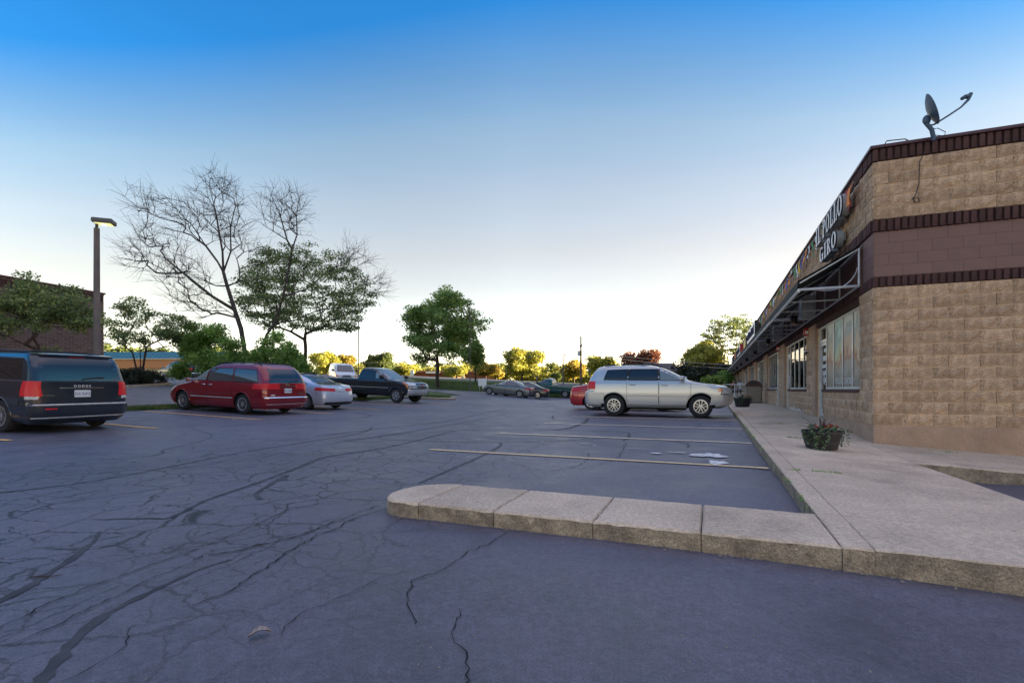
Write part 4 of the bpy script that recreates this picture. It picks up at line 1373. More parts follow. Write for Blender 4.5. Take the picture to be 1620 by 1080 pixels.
# ---------------------------------------------------------------- vehicles
class Shape:
    """car body as stacked plan outlines: z, x_rear, x_front, half width, rear corner rx, ry, front corner rx, ry"""
    def __init__(s, keys, bow=0.035):
        s.k = np.array(keys, float); s.z = s.k[:, 0]; s.bow = bow
        s.x0 = s.k[:, 1].min(); s.x1 = s.k[:, 2].max()
    def P(s, z):
        return [float(np.interp(z, s.z, s.k[:, c])) for c in range(1, 8)]
    def fac(s, x):
        xm = (s.x0 + s.x1) / 2; return 1 - s.bow * ((x - xm) / ((s.x1 - s.x0) / 2)) ** 2
    def ring(s, a, z):
        """a 0 rear centre, 1 rear corner start, 2 side start, 3 side end, 4 front corner end, 5 front centre; sign gives the side"""
        sg = 1 if a >= 0 else -1; a = abs(a)
        xr, xf, w, rx, ry, fx, fy = s.P(z)
        ry = min(ry, w * .98); fy = min(fy, w * .98)
        if a < 1: x, y = xr, a * (w - ry)
        elif a < 2:
            t = (a - 1) * math.pi / 2; x, y = xr + rx * (1 - math.cos(t)), (w - ry) + ry * math.sin(t)
        elif a < 3: x, y = xr + rx + (a - 2) * (xf - fx - xr - rx), w
        elif a < 4:
            t = (a - 3) * math.pi / 2; x, y = xf - fx + fx * math.sin(t), (w - fy) + fy * math.cos(t)
        else: x, y = xf, (5 - a) * (w - fy)
        return Vector((x, sg * y * s.fac(x), z))
    def side(s, x, z, sg=1):
        xr, xf, w, rx, ry, fx, fy = s.P(z); ry = min(ry, w * .98); fy = min(fy, w * .98)
        if x < xr + rx: t = max(-1, min(1, (xr + rx - x) / rx)); y = (w - ry) + ry * math.sqrt(1 - t * t)
        elif x > xf - fx: t = max(-1, min(1, (x - xf + fx) / fx)); y = (w - fy) + fy * math.sqrt(1 - t * t)
        else: y = w
        return Vector((x, sg * y * s.fac(x), z))
    def end(s, y, z, front):
        xr, xf, w, rx, ry, fx, fy = s.P(z)
        ry = min(ry, w * .98); fy = min(fy, w * .98)
        f = s.fac(xf if front else xr); ya = abs(y) / f
        if front:
            t = min(1, max(0, (ya - (w - fy)) / fy)); x = xf - fx + fx * math.sqrt(1 - t * t)
        else:
            t = min(1, max(0, (ya - (w - ry)) / ry)); x = xr + rx - rx * math.sqrt(1 - t * t)
        return Vector((x, y, z))
    def body(s, zs):
        A = [0, .5] + [1 + k / 6 for k in range(7)] + [2 + k / 14 for k in range(1, 15)] + [3 + k / 8 for k in range(1, 9)] + [4.5]
        left = A; full = left + [5] + [-a for a in left[::-1] if a != 0]
        V = []; n = len(full)
        for z in zs:
            for a in full: V.append(tuple(s.ring(a, z)))
        F = []
        for i in range(len(zs) - 1):
            for k in range(n):
                F.append((i * n + k, (i * n + (k + 1) % n), (i + 1) * n + (k + 1) % n, (i + 1) * n + k)[::-1])
        F.append(tuple(range(n))); F.append(tuple(range((len(zs) - 1) * n, len(zs) * n))[::-1])
        return V, F

def levels(keys, per=0.045):
    zs = [k[0] for k in keys]; out = []
    for a, b_ in zip(zs[:-1], zs[1:]):
        n = max(1, int((b_ - a) / per)); out += [a + (b_ - a) * k / n for k in range(n)]
    return out + [zs[-1]]

def ruled(fn, lo, hi, n, m, off, mb=None, mi=0, thick=0.012, curve=None):
    """patch between two polylines in surface parameters; offset along the numeric normal, with a rim"""
    mb = mb or MB()
    def pl(P, t):
        P = [Vector(p) for p in P]; L_ = [0]
        for a, b_ in zip(P[:-1], P[1:]): L_.append(L_[-1] + max((b_ - a).length, 1e-6))
        d = t * L_[-1]
        for k in range(len(P) - 1):
            if d <= L_[k + 1] + 1e-9:
                return P[k].lerp(P[k + 1], (d - L_[k]) / (L_[k + 1] - L_[k]))
        return P[-1]
    G = [];
    for j in range(m + 1):
        row = []
        for i in range(n + 1):
            a = pl(lo, i / n); b_ = pl(hi, i / n); p = a.lerp(b_, j / m); row.append(p)
        G.append(row)
    W = [[fn(p[0], p[1]) for p in row] for row in G]
    Nn = []
    ctr = Vector((0, 0, 0.8))
    for j in range(m + 1):
        row = []
        for i in range(n + 1):
            du = W[j][min(i + 1, n)] - W[j][max(i - 1, 0)]; dv = W[min(j + 1, m)][i] - W[max(j - 1, 0)][i]
            nn = du.cross(dv)
            nn = nn.normalized() if nn.length > 1e-9 else Vector((0, 0, 1))
            row.append(nn)
        Nn.append(row)
    mid = W[m // 2][n // 2]; q = Nn[m // 2][n // 2]
    outw = Vector((mid.x * .25, mid.y, (mid.z - .8))) if abs(mid.y) > .3 else Vector((mid.x, 0, mid.z - .8))
    fl = q.dot(outw) < 0
    if fl: Nn = [[-v for v in r_] for r_ in Nn]
    T = [[W[j][i] + Nn[j][i] * off for i in range(n + 1)] for j in range(m + 1)]
    mb.grid(T, mi, flip=fl)
    def lp(Q): return Q[0] + [Q[j][n] for j in range(1, m + 1)] + Q[m][::-1][1:] + [Q[j][0] for j in range(m - 1, 0, -1)]
    B_ = [[W[j][i] + Nn[j][i] * (off - thick) for i in range(n + 1)] for j in range(m + 1)]
    a, b_ = lp(T), lp(B_); k = len(a)
    fs_ = [(i, k + i, k + (i + 1) % k, (i + 1) % k) for i in range(k)]
    mb.add(a + b_, [f[::-1] for f in fs_] if fl else fs_, mi)
    return mb

def boolean_cut(obj, cutters):
    dg = bpy.context.evaluated_depsgraph_get
    cb = MB()
    for (x, y0, y1, z, r) in cutters:
        n = 28
        P = [(x + r * math.cos(2 * math.pi * k / n), z + r * math.sin(2 * math.pi * k / n)) for k in range(n)]
        cb.prism(P, -y1, -y0, axis='y')
    c = bpy.data.objects.new('cut', cb.mesh('cut', M['well'])); scene.collection.objects.link(c)
    md = obj.modifiers.new('b', 'BOOLEAN'); md.operation = 'DIFFERENCE'; md.object = c; md.solver = 'EXACT'
    try: md.material_mode = 'TRANSFER'
    except Exception: pass
    bpy.context.view_layer.update()
    me = bpy.data.meshes.new_from_object(obj.evaluated_get(bpy.context.evaluated_depsgraph_get()))
    obj.modifiers.clear(); obj.data = me
    bpy.data.objects.remove(c)
    smooth_by_angle(me, 33)

WHEELS = {}
def wheel_meshes(r, wd, rim_r, style):
    key = (r, wd, rim_r, style)
    if key in WHEELS: return WHEELS[key]
    t = MB(); h = wd / 2
    t.lathe([(rim_r, -h * .85), (rim_r + .02, -h), (r - .035, -h * .98), (r - .012, -h * .86), (r, -h * .6), (r, h * .6), (r - .012, h * .86), (r - .035, h * .98), (rim_r + .02, h), (rim_r, h * .85), (rim_r, -h * .85)], 32, axis='y')
    tyre = t.mesh('tyre', M['rubber'], 40)
    q = MB()   # outer side is -h in lathe axis 'y' (y = ctr - h) -> +y
    q.lathe([(rim_r + .006, -h * .98), (rim_r - .02, -h * 1.0), (rim_r - .03, -h * .8), (rim_r - .035, h * .5)], 32, axis='y', mi=0)
    # ^ lip; recess disc
    q.lathe([(rim_r - .03, -h * .45), (0.0, -h * .45)], 24, axis='y', mi=1)
    ns = {'five': 5, 'six': 6, 'seven': 7, 'cover': 9, 'steel': 8, 'fivew': 5}[style]
    wfac = {'five': .065, 'six': .05, 'seven': .042, 'cover': .05, 'steel': .07, 'fivew': .085}[style]
    for k in range(ns):
        a = 2 * math.pi * k / ns + .3
        ca, sa = math.cos(a), math.sin(a)
        r0, r1 = .03, rim_r - .022
        w0, w1 = wfac * .62, wfac * (1.25 if style in ('cover', 'steel', 'fivew') else .8)
        if style in ('five', 'cover'):      # split spokes
            for sg in (-1, 1):
                pts = []
                for (rr, oo) in ((r0, sg * .012), (r0, sg * .035), (r1, sg * (w1 + .012)), (r1, sg * (w1 - .016))):
                    pts.append((rr * ca - oo * sa, rr * sa + oo * ca))
                q.prism(pts, -h * .93, -h * .6, axis='y', mi=0)
        else:
            pts = [(r0 * ca + w0 * sa, r0 * sa - w0 * ca), (r1 * ca + w1 * sa, r1 * sa - w1 * ca), (r1 * ca - w1 * sa, r1 * sa + w1 * ca), (r0 * ca - w0 * sa, r0 * sa + w0 * ca)]
            q.prism(pts, -h * .93, -h * .6, axis='y', mi=0)
    q.lathe([(0, -h * 1.0), (.045, -h * .97), (.052, -h * .6), (0, -h * .6)], 16, axis='y', mi=0)
    # prism axis y puts y=-h.. ; make outer side the same as lathe (positive y)
    rim = q.mesh('rim', [M['rim'], M['rim_dark']], 35)
    WHEELS[key] = (tyre, rim); return WHEELS[key]

def add_wheels(e, wb_f, wb_r, track, r, wd, rim_r, style):
    tyre, rim = wheel_meshes(r, wd, rim_r, style)
    for x in (wb_f, wb_r):
        for sg in (1, -1):
            o = bpy.data.objects.new('wheel', tyre); link(o, e); o.location = (x, sg * track / 2, r)
            if sg < 0: o.rotation_euler = (0, 0, math.pi)
            ri = bpy.data.objects.new('rim', rim); link(ri, o)

def mirror_part(e, x, y, z, material, big=1.0):
    for sg in (1, -1):
        m_ = MB(); m_.bbox((-.055 * big, -.10 * big, -.07 * big), (.055 * big, .10 * big, .075 * big), .03 * big)
        m_.tube([(.01, -sg * .18 * big, -.05), (.0, -sg * .05, -.03)], .022, 6)
        o = m_.build('wing_mirror', material, e, smooth=50, loc=(x, sg * y, z))
        g = MB(); g.bbox((-.062 * big, -.082 * big, -.055 * big), (-.0555 * big, .082 * big, .058 * big), .002); g.build('mirror_glass', M['chrome'], o)

def make_car(name, sp, label, cat, loc, ang):
    """sp: dict describing the vehicle"""
    e = empty(name, loc, ang, label, cat)
    S = Shape(sp['keys']); paint_ = sp['paint']
    V, F = S.body(levels(sp['keys']))
    me = bpy.data.meshes.new('body'); me.from_pydata(V, [], F); me.materials.append(paint_); me.materials.append(M['well']); me.update()
    b_ = bpy.data.objects.new('body', me); link(b_)
    ar, fx, rx = sp['arch'], sp['wf'], sp['wr']; W_ = sp['w']
    cz = sp['r']
    boolean_cut(b_, [(x, a, c, cz, ar) for x in (fx, rx) for a, c in ((W_ - .34, W_ + .3), (-W_ - .3, -W_ + .34))])
    b_.parent = e
    # underside sill
    add_wheels(e, fx, rx, sp['track'], sp['r'], sp.get('tw', .21), sp['rim'], sp['style'])
    # arch lips
    for x in (fx, rx):
        for sg in (1, -1):
            P = []
            for t in np.linspace(-20, 200, 25):
                z = cz + (ar + .008) * math.sin(R(t)); xx = x + (ar + .008) * math.cos(R(t))
                if z < sp['keys'][0][0] + .03: continue
                p = S.side(xx, z, sg); P.append((p.x, p.y + sg * .004, p.z))
            m_ = MB(); m_.tube(P, sp.get('lip', .014), 5); m_.build('arch_lip', sp.get('trim', paint_), e, smooth=60)
    # side glass
    for (lo, hi, gm) in sp['sglass']:
        for sg in (1, -1):
            fn = lambda x, z, sg=sg: S.side(x, z, sg)
            ruled(fn, lo, hi, 10, 5, .002, thick=.004).build('side_window', M[gm], e, smooth=40)
            # dark rubber surround
            loop = [lo[0]] + list(lo[1:]) + list(hi[::-1]) + [lo[0]]
            P = []
            for a, c in zip(loop[:-1], loop[1:]):
                for t in np.linspace(0, 1, 6)[:-1]:
                    p = S.side(a[0] + (c[0] - a[0]) * t, a[1] + (c[1] - a[1]) * t, sg); P.append((p.x, p.y + sg * .003, p.z))
            P.append(P[0]); m_ = MB(); m_.tube(P, .011, 4, cap=False); m_.build('window_seal', M[sp.get('seal', 'black_plastic')], e, smooth=60)
    # doors: panels a few mm proud over a dark gap
    for (lo, hi, handle) in sp['doors']:
        for sg in (1, -1):
            fn = lambda x, z, sg=sg: S.side(x, z, sg)
            gap = ruled(fn, [(lo[0][0] - .012, lo[0][1] - .010)] + list(lo[1:-1]) + [(lo[-1][0] + .012, lo[-1][1] - .010)], [(hi[0][0] - .012, hi[0][1])] + list(hi[1:-1]) + [(hi[-1][0] + .012, hi[-1][1])], 10, 8, .0015, thick=.003)
            d = ruled(fn, lo, hi, 12, 12, .005, thick=.006).build('door', paint_, e, smooth=40)
            gap.build('door_gap', M['seam_shadow'], d)
            if handle:
                p = S.side(handle[0], handle[1], sg); m_ = MB()
                m_.bbox((-.10, -.014, -.016), (.10, .014, .016), .010); o = m_.build('handle', sp.get('hmat', paint_), d, smooth=50, loc=(p.x, p.y + sg * .028, p.z))
    for (lo, hi, off, mm, nm) in sp.get('side_trim', []):
        for sg in (1, -1):
            fn = lambda x, z, sg=sg: S.side(x, z, sg)
            ruled(fn, lo, hi, 14, 2, off, thick=.02).build(nm, mm, e, smooth=40)
    for dark_line in sp.get('seam_shadow_lines', []):
        for sg in (1, -1):
            P = []
            for (x_a, z_a), (x_b, z_b) in zip(dark_line[:-1], dark_line[1:]):
                for t in np.linspace(0, 1, 7)[:-1]:
                    p = S.side(x_a + (x_b - x_a) * t, z_a + (z_b - z_a) * t, sg); P.append((p.x, p.y + sg * .001, p.z))
            p = S.side(dark_line[-1][0], dark_line[-1][1], sg); P.append((p.x, p.y, p.z))
            m_ = MB(); m_.tube(P, .0075, 4); m_.build('seam_or_shadow_line', M['seam_shadow'], e)
    # windscreen and rear screen
    z0, z1, y0, y1 = sp['wind']
    fn = lambda y, z: S.end(y, z, True)
    ruled(fn, [(-y0, z0), (y0, z0)], [(-y1, z1), (y1, z1)], 14, 6, .003, thick=.004).build('windscreen', M[sp.get('windm', 'glass_mid')], e, smooth=40)
    if sp.get('rearg'):
        z0, z1, y0, y1 = sp['rearg']; fn = lambda y, z: S.end(y, z, False)
        ruled(fn, [(-y0, z0), (y0, z0)], [(-y1, z1), (y1, z1)], 14, 6, .003, thick=.004).build('rear_window', M[sp.get('rearm', 'glass_dark')], e, smooth=40)
    # ring patches (lamps, bumpers)
    for (nm, a0, a1, zl, zh, off, mm, *ex) in sp.get('ringp', []):
        hi_shift = ex[0] if ex else 0
        for sg in (1, -1):
            fn = lambda a, z, sg=sg: S.ring(a * sg, z)
            ruled(fn, [(a0, zl), (a1, zl + (ex[1] if len(ex) > 1 else 0))], [(a0 + hi_shift, zh), (a1 + hi_shift, zh + (ex[2] if len(ex) > 2 else 0))], 10, 3, off, thick=off + .008).build(nm, mm, e, smooth=40)
    for (nm, a, zl, zh, off, mm) in sp.get('wrap', []):   # full wrap around an end: a = (start, end) in signed ring param
        fn = lambda q, z: S.ring(q, z) if q <= 5 else S.ring(-(10 - q), z)
        if a[0] < 0: fn = lambda q, z: S.ring(q, z)
        ruled(fn, [(a[0], zl), (a[1], zl)], [(a[0], zh), (a[1], zh)], 40, 4, off, thick=off + .01).build(nm, mm, e, smooth=40)
    for (nm, front, pts_lo, pts_hi, off, mm) in sp.get('endp', []):
        fn = lambda y, z, f=front: S.end(y, z, f)
        ruled(fn, pts_lo, pts_hi, 10, 3, off, thick=off + .01).build(nm, mm, e, smooth=40)
    mx_, my_, mz_ = sp['mirror']; mirror_part(e, mx_, my_, mz_, sp.get('mirrorm', paint_), sp.get('mbig', 1.0))
    # number plate
    for (front, z, txt) in sp.get('plates', []):
        p = S.end(0, z, front); sgn = 1 if front else -1
        m_ = MB(); m_.bbox((p.x + sgn * .012 - .008, -.155, z - .078), (p.x + sgn * .012 + .008, .155, z + .078), .004)
        po = m_.build('number_plate', M['plate'], e)
        flat_text(txt, .078, M['plate_ink'], po, (p.x + sgn * .022, 0, z - .03), 'plate_lettering', (R(90), 0, R(90 if front else -90)), 'CENTER', .001)
    if sp.get('rails'):
        x0, x1, y, z, mm = sp['rails']
        for sg in (1, -1):
            P = [(x0, sg * (y + .02), z - .09), (x0 + .10, sg * y, z - .005), (x0 + .5, sg * y, z + .02), ((x0 + x1) / 2, sg * y, z + .028), (x1 - .5, sg * y, z + .018), (x1 - .1, sg * y, z - .01), (x1, sg * (y + .02), z - .09)]
            m_ = MB(); m_.tube(P, .021, 6); m_.build('roof_rail', mm, e, smooth=60)
        for x in (x0 + .55, x1 - .6):
            m_ = MB(); m_.tube([(x, -y, z + .022), (x, -y * .5, z + .04), (x, y * .5, z + .04), (x, y, z + .022)], .017, 6); m_.build('roof_bar', mm, e, smooth=60)
    if sp.get('wiper'):
        y0, z_, ln = sp['wiper']; P = []
        for t in np.linspace(0, 1, 6):
            p = S.end(y0 + ln * t, z_ + .04 * math.sin(t * 2), False); P.append((p.x - .03, p.y, p.z))
        m_ = MB(); m_.tube(P, .014, 5); m_.build('wiper', M['black_plastic'], e)
    m_ = MB(); m_.box((sp['wr'] + ar + .03, -W_ + .30, sp['keys'][0][0] - .07), (sp['wf'] - ar - .03, W_ - .30, sp['keys'][0][0] + .02)); m_.build('underbody', M['well'], e)
    return e, S

def place(px, Y, lat, lon, heading_w, dz=0.0, d=0.0):
    """world location for a car whose reference wheel contact (lon ahead, lat to its left) is at photo column px, depth Y"""
    x = WX(px, Y); y = Y
    ang = heading_w
    f = Vector((math.cos(ang), math.sin(ang))); l = Vector((-f.y, f.x))
    c = Vector((x, y)) - f * lon - l * lat
    return (c.x, c.y, 0), ang
def ground_car(e, wf, wr, r_track=.8):
    # pitch and roll to the terrain under the wheels
    x, y, _ = e.location; a = e.rotation_euler.z
    f = (math.cos(a), math.sin(a)); l = (-f[1], f[0])
    h = lambda lo, la: H(x + f[0] * lo + l[0] * la, y + f[1] * lo + l[1] * la)
    zf = (h(wf, .8) + h(wf, -.8)) / 2; zr = (h(wr, .8) + h(wr, -.8)) / 2
    zl = (h(wf, .8) + h(wr, .8)) / 2; zr2 = (h(wf, -.8) + h(wr, -.8)) / 2
    pitch = math.atan2(zf - zr, wf - wr); roll = math.atan2(zl - zr2, 1.6)
    zc = zr + (zf - zr) * (0 - wr) / (wf - wr)
    e.location.z = zc + .006
    e.rotation_euler = (roll, -pitch, a)

AV = math.atan2(-UX, UY)        # heading +v (towards the shops)
AL = AV + math.pi               # heading -v (towards the left strip)

P_caravan = paint('dark_blue_car_paint', (.012, .017, .028), .0, .28)
P_red = paint('maroon_car_paint', (.23, .008, .017), .2, .3)
P_silver = paint('silver_car_paint', (.50, .50, .50), .5, .32)
P_white = paint('silver_white_car_paint', (.52, .54, .62), .3, .32)
P_pick = paint('dark_pickup_paint', (.018, .020, .026), .2, .3)
P_van = paint('white_van_paint', (.72, .72, .72), 0, .35)
P_grey = paint('grey_car_paint', (.17, .17, .165), .6, .33)
P_black = paint('black_car_paint', (.012, .012, .016), .1, .3)
P_teal = paint('green_pickup_paint', (.008, .065, .06), .2, .35)
P_bred = paint('bright_red_car_paint', (.42, .012, .018), .15, .3)
P_mv = paint('grey_minivan_paint', (.055, .05, .055), .4, .3)

def door_poly(x0, x1, zb, zt, wx=None, ar=None, cz=None, slope0=0.0, slope1=0.0):
    """lower and upper edges; the lower edge follows the wheel arch when it overlaps"""
    n = 9; lo = []
    for k in range(n):
        x = x0 + (x1 - x0) * k / (n - 1); z = zb
        if wx is not None and abs(x - wx) < ar + .05:
            z = max(zb, cz + math.sqrt(max(0, (ar + .05) ** 2 - (x - wx) ** 2)))
        lo.append((x, z))
    return lo, [(x0 + slope0, zt), (x1 + slope1, zt)]

# ---- dark minivan, boxy
def spec_caravan():
    k = [(.20, -2.40, 2.30, .86, .10, .25, .3, .6), (.30, -2.53, 2.48, .945, .14, .3, .35, .65), (.46, -2.57, 2.55, .975, .15, .32, .38, .7), (.60, -2.575, 2.56, .985, .15, .32, .4, .7),
         (.635, -2.53, 2.56, .985, .14, .3, .4, .7), (.80, -2.52, 2.48, .99, .13, .26, .42, .7), (.90, -2.51, 2.30, .985, .13, .24, .45, .72), (.98, -2.505, 1.98, .975, .12, .22, .45, .72),
         (1.05, -2.50, 1.55, .965, .12, .2, .4, .6), (1.10, -2.495, 1.32, .95, .12, .2, .34, .6), (1.2, -2.47, 1.16, .93, .12, .2, .3, .6), (1.40, -2.41, .82, .895, .11, .2, .26, .6), (1.58, -2.33, .48, .86, .12, .22, .22, .6),
         (1.66, -2.28, .28, .83, .14, .3, .2, .6), (1.70, -2.30, .10, .80, .12, .3, .3, .5), (1.725, -2.20, -.15, .70, .2, .4, .3, .4), (1.735, -1.9, -.6, .45, .3, .4, .3, .3)]
    ar, r = .405, .345; wf, wr = 1.62, -1.45
    d1 = door_poly(.30, 1.28, .30, 1.10, wf, ar, r); d2 = door_poly(-.92, .27, .30, 1.10, wr, ar, r)
    return dict(keys=k, paint=P_caravan, arch=ar, wf=wf, wr=wr, w=.985, track=1.68, r=r, rim=.215, tw=.225, style='cover', lip=.012,
        sglass=[([(.42, 1.13), (1.12, 1.13)], [(.34, 1.58), (.50, 1.56)], 'glass_mid'), ([(-.86, 1.13), (.36, 1.13)], [(-.84, 1.60), (.27, 1.60)], 'glass_dark'), ([(-2.22, 1.13), (-.93, 1.13)], [(-2.10, 1.585), (-.90, 1.60)], 'glass_dark')],
        doors=[(d1[0], d1[1], (.42, .98)), (d2[0], d2[1], (-.0, .98))],
        side_trim=[([(-2.42, 1.105), (1.1, 1.105)], [(-2.42, 1.128), (1.1, 1.128)], .008, M['chrome'], 'belt_moulding'), ([(.355, 1.14), (.425, 1.14)], [(.265, 1.59), (.345, 1.585)], .0022, M['black_plastic'], 'pillar_trim'), ([(-.935, 1.14), (-.855, 1.14)], [(-.905, 1.595), (-.835, 1.595)], .0022, M['black_plastic'], 'pillar_trim')],
        seam_shadow_lines=[[(2.1, .34), (2.08, .62), (2.12, .86)], [(-2.2, .36), (-2.16, .62), (-2.2, .72)], [(1.25, 1.07), (1.9, .98)]], wind=(1.13, 1.66, .80, .62), rearg=(1.13, 1.62, .80, .70), wiper=(-.02, 1.17, -.42),
        ringp=[('tail_lamp', 1.05, 2.035, .80, 1.115, .014, M['lamp_red']), ('reversing_lamp', 1.25, 2.0, .735, .80, .013, M['lamp_clear']), ('headlamp', 3.05, 3.8, .66, .82, .01, M['lamp_clear'])],
        wrap=[('rear_bumper', (-2.10, 2.10), .40, .60, .018, P_caravan), ('bumper_step', (-1.55, 1.55), .60, .617, .024, M['galv']), ('bumper_lower_trim', (-1.7, 1.7), .335, .352, .016, M['galv']), ('front_bumper', (3.1, 6.9), .26, .58, .016, P_caravan), ('spoiler', (-1.35, 1.35), 1.655, 1.685, .035, P_caravan)],
        endp=[('tailgate', False, [(-.86, .66), (.86, .66)], [(-.84, 1.09), (.84, 1.09)], .006, P_caravan), ('plate_recess', False, [(-.33, .74), (.33, .74)], [(-.40, .955), (.40, .955)], .0075, P_caravan), ('chrome_bar', False, [(-.42, .965), (.42, .965)], [(-.42, .985), (.42, .985)], .014, M['chrome']),
              ('brake_lamp', False, [(-.14, 1.64), (.14, 1.64)], [(-.14, 1.662), (.14, 1.662)], .030, M['lamp_red']), ('badge', False, [(.52, .805), (.78, .805)], [(.52, .83), (.78, .83)], .011, M['chrome']), ('red_badge', False, [(.50, .52), (.70, .52)], [(.50, .55), (.70, .55)], .022, M['lamp_red'])],
        mirror=(1.12, 1.06, 1.16), plates=[(False, .85, 'DX 92PZ')], rails=(-2.0, .2, .66, 1.74, M['black_plastic']))
sp = spec_caravan()
loc, ang = place(10.4, 10.85, .84, -1.45, AL)
caravan, Sc = make_car('minivan', sp, 'dark navy minivan seen from behind, nearest vehicle beside the light pole', 'minivan', loc, ang)
ground_car(caravan, sp['wf'], sp['wr'])
t_ = flat_text('D O D G E', .07, M['white'], caravan, (-2.522, 0, .995), 'tailgate_lettering', (R(90), 0, R(-90)), 'CENTER', .004)

# ---- maroon minivan, rounder
def spec_sienna(P):
    k = [(.20, -2.38, 2.28, .85, .10, .25, .3, .6), (.30, -2.50, 2.45, .935, .16, .34, .38, .7), (.46, -2.55, 2.53, .965, .18, .4, .38, .64), (.58, -2.56, 2.53, .975, .18, .4, .40, .66), (.62, -2.51, 2.52, .98, .17, .38, .42, .66),
         (.76, -2.50, 2.45, .985, .17, .36, .46, .68), (.86, -2.49, 2.29, .98, .17, .34, .48, .68), (.94, -2.48, 1.98, .97, .17, .34, .48, .68), (1.01, -2.475, 1.55, .96, .17, .32, .5, .7), (1.07, -2.465, 1.32, .945, .17, .32, .45, .65),
         (1.2, -2.42, 1.10, .915, .17, .32, .4, .6), (1.40, -2.31, .74, .865, .17, .32, .34, .6), (1.56, -2.17, .40, .81, .2, .34, .3, .55), (1.64, -2.08, .16, .775, .22, .4, .3, .5), (1.69, -1.98, -.08, .71, .24, .4, .3, .45), (1.72, -1.78, -.4, .55, .3, .4, .3, .35), (1.73, -1.4, -.8, .3, .3, .25, .3, .25)]
    ar, r = .40, .34; wf, wr = 1.58, -1.44
    d1 = door_poly(.28, 1.24, .30, 1.07, wf, ar, r); d2 = door_poly(-.96, .25, .30, 1.07, wr, ar, r)
    return dict(keys=k, paint=P, arch=ar, wf=wf, wr=wr, w=.975, track=1.66, r=r, rim=.215, tw=.215, style='cover', lip=.010,
        sglass=[([(.36, 1.10), (1.02, 1.10)], [(.27, 1.52), (.42, 1.50)], 'glass_light'), ([(-.93, 1.10), (.30, 1.10)], [(-.90, 1.54), (.20, 1.54)], 'glass_mid'), ([(-2.14, 1.10), (-1.0, 1.10)], [(-1.96, 1.51), (-.97, 1.54)], 'glass_mid')],
        doors=[(d1[0], d1[1], (.42, .96)), (d2[0], d2[1], (.08, .96))], hmat=M['chrome'],
        side_trim=[([(-1.0, .525), (1.12, .525)], [(-1.0, .555), (1.12, .555)], .014, M['galv'], 'side_moulding')],
        seam_shadow_lines=[[(2.05, .32), (2.03, .6), (2.1, .84)], [(-2.1, .36), (-2.06, .62), (-2.3, .66)], [(1.25, 1.04), (1.9, .93)], [(-2.42, 1.06), (-1.0, 1.075)]], wind=(1.09, 1.62, .76, .58), rearg=(1.08, 1.55, .74, .60), wiper=(-.10, 1.12, -.38),
        ringp=[('tail_lamp', .55, 2.10, .87, 1.07, .012, M['lamp_red'], 0, -.0, -.02), ('headlamp', 3.05, 3.75, .68, .86, .01, M['lamp_clear'])],
        wrap=[('rear_bumper', (-2.10, 2.10), .42, .58, .018, P), ('bumper_strip', (-1.75, 1.75), .575, .592, .024, M['chrome']), ('lower_strip', (-1.6, 1.6), .36, .372, .012, M['galv']), ('front_bumper', (3.1, 6.9), .26, .56, .016, P)],
        endp=[('tailgate', False, [(-.80, .64), (.80, .64)], [(-.72, 1.05), (.72, 1.05)], .005, P), ('chrome_bar', False, [(-.44, .965), (.44, .965)], [(-.44, .99), (.44, .99)], .014, M['chrome']), ('round_emblem', False, [(-.06, 1.0), (.06, 1.0)], [(-.06, 1.06), (.06, 1.06)], .02, M['chrome']),
              ('badge', False, [(-.72, .70), (-.46, .70)], [(-.72, .725), (-.46, .725)], .009, M['chrome']), ('sticker', False, [(.55, .66), (.70, .66)], [(.55, .69), (.70, .69)], .009, M['white'])],
        mirror=(1.06, 1.05, 1.10), mirrorm=M['teal_dark'] if False else P, plates=[(False, .82, 'A17 8032')], rails=(-2.0, .15, .62, 1.725, M['black_plastic']))
sp = spec_sienna(P_red)
loc, ang = place(387, 17.0, .83, -1.44, AL - .02)
car2, _ = make_car('minivan', sp, 'maroon minivan with roof rails parked between navy minivan and silver sedan', 'minivan', loc, ang)
ground_car(car2, sp['wf'], sp['wr'])
M['bin_lid'] = mat('maroon_plastic_lid', (.075, .028, .03), .5)

# ---- grey minivan far left
sp = spec_sienna(P_mv); sp['plates'] = []; sp['rails'] = None; sp['side_trim'] = [([(-2.3, .52), (2.0, .52)], [(-2.3, .57), (2.0, .57)], .014, M['galv'], 'side_moulding'), ([(-2.3, 1.07), (1.1, 1.07)], [(-2.3, 1.09), (1.1, 1.09)], .008, M['galv'], 'belt_moulding')]
sp['endp'] = []
loc, ang = place(286, 46.5, .83, -1.44, AL - .1)
car3, _ = make_car('minivan', sp, 'charcoal minivan with pale side stripe on the upper drive by the teal roof', 'minivan', loc, ang)
ground_car(car3, sp['wf'], sp['wr'])

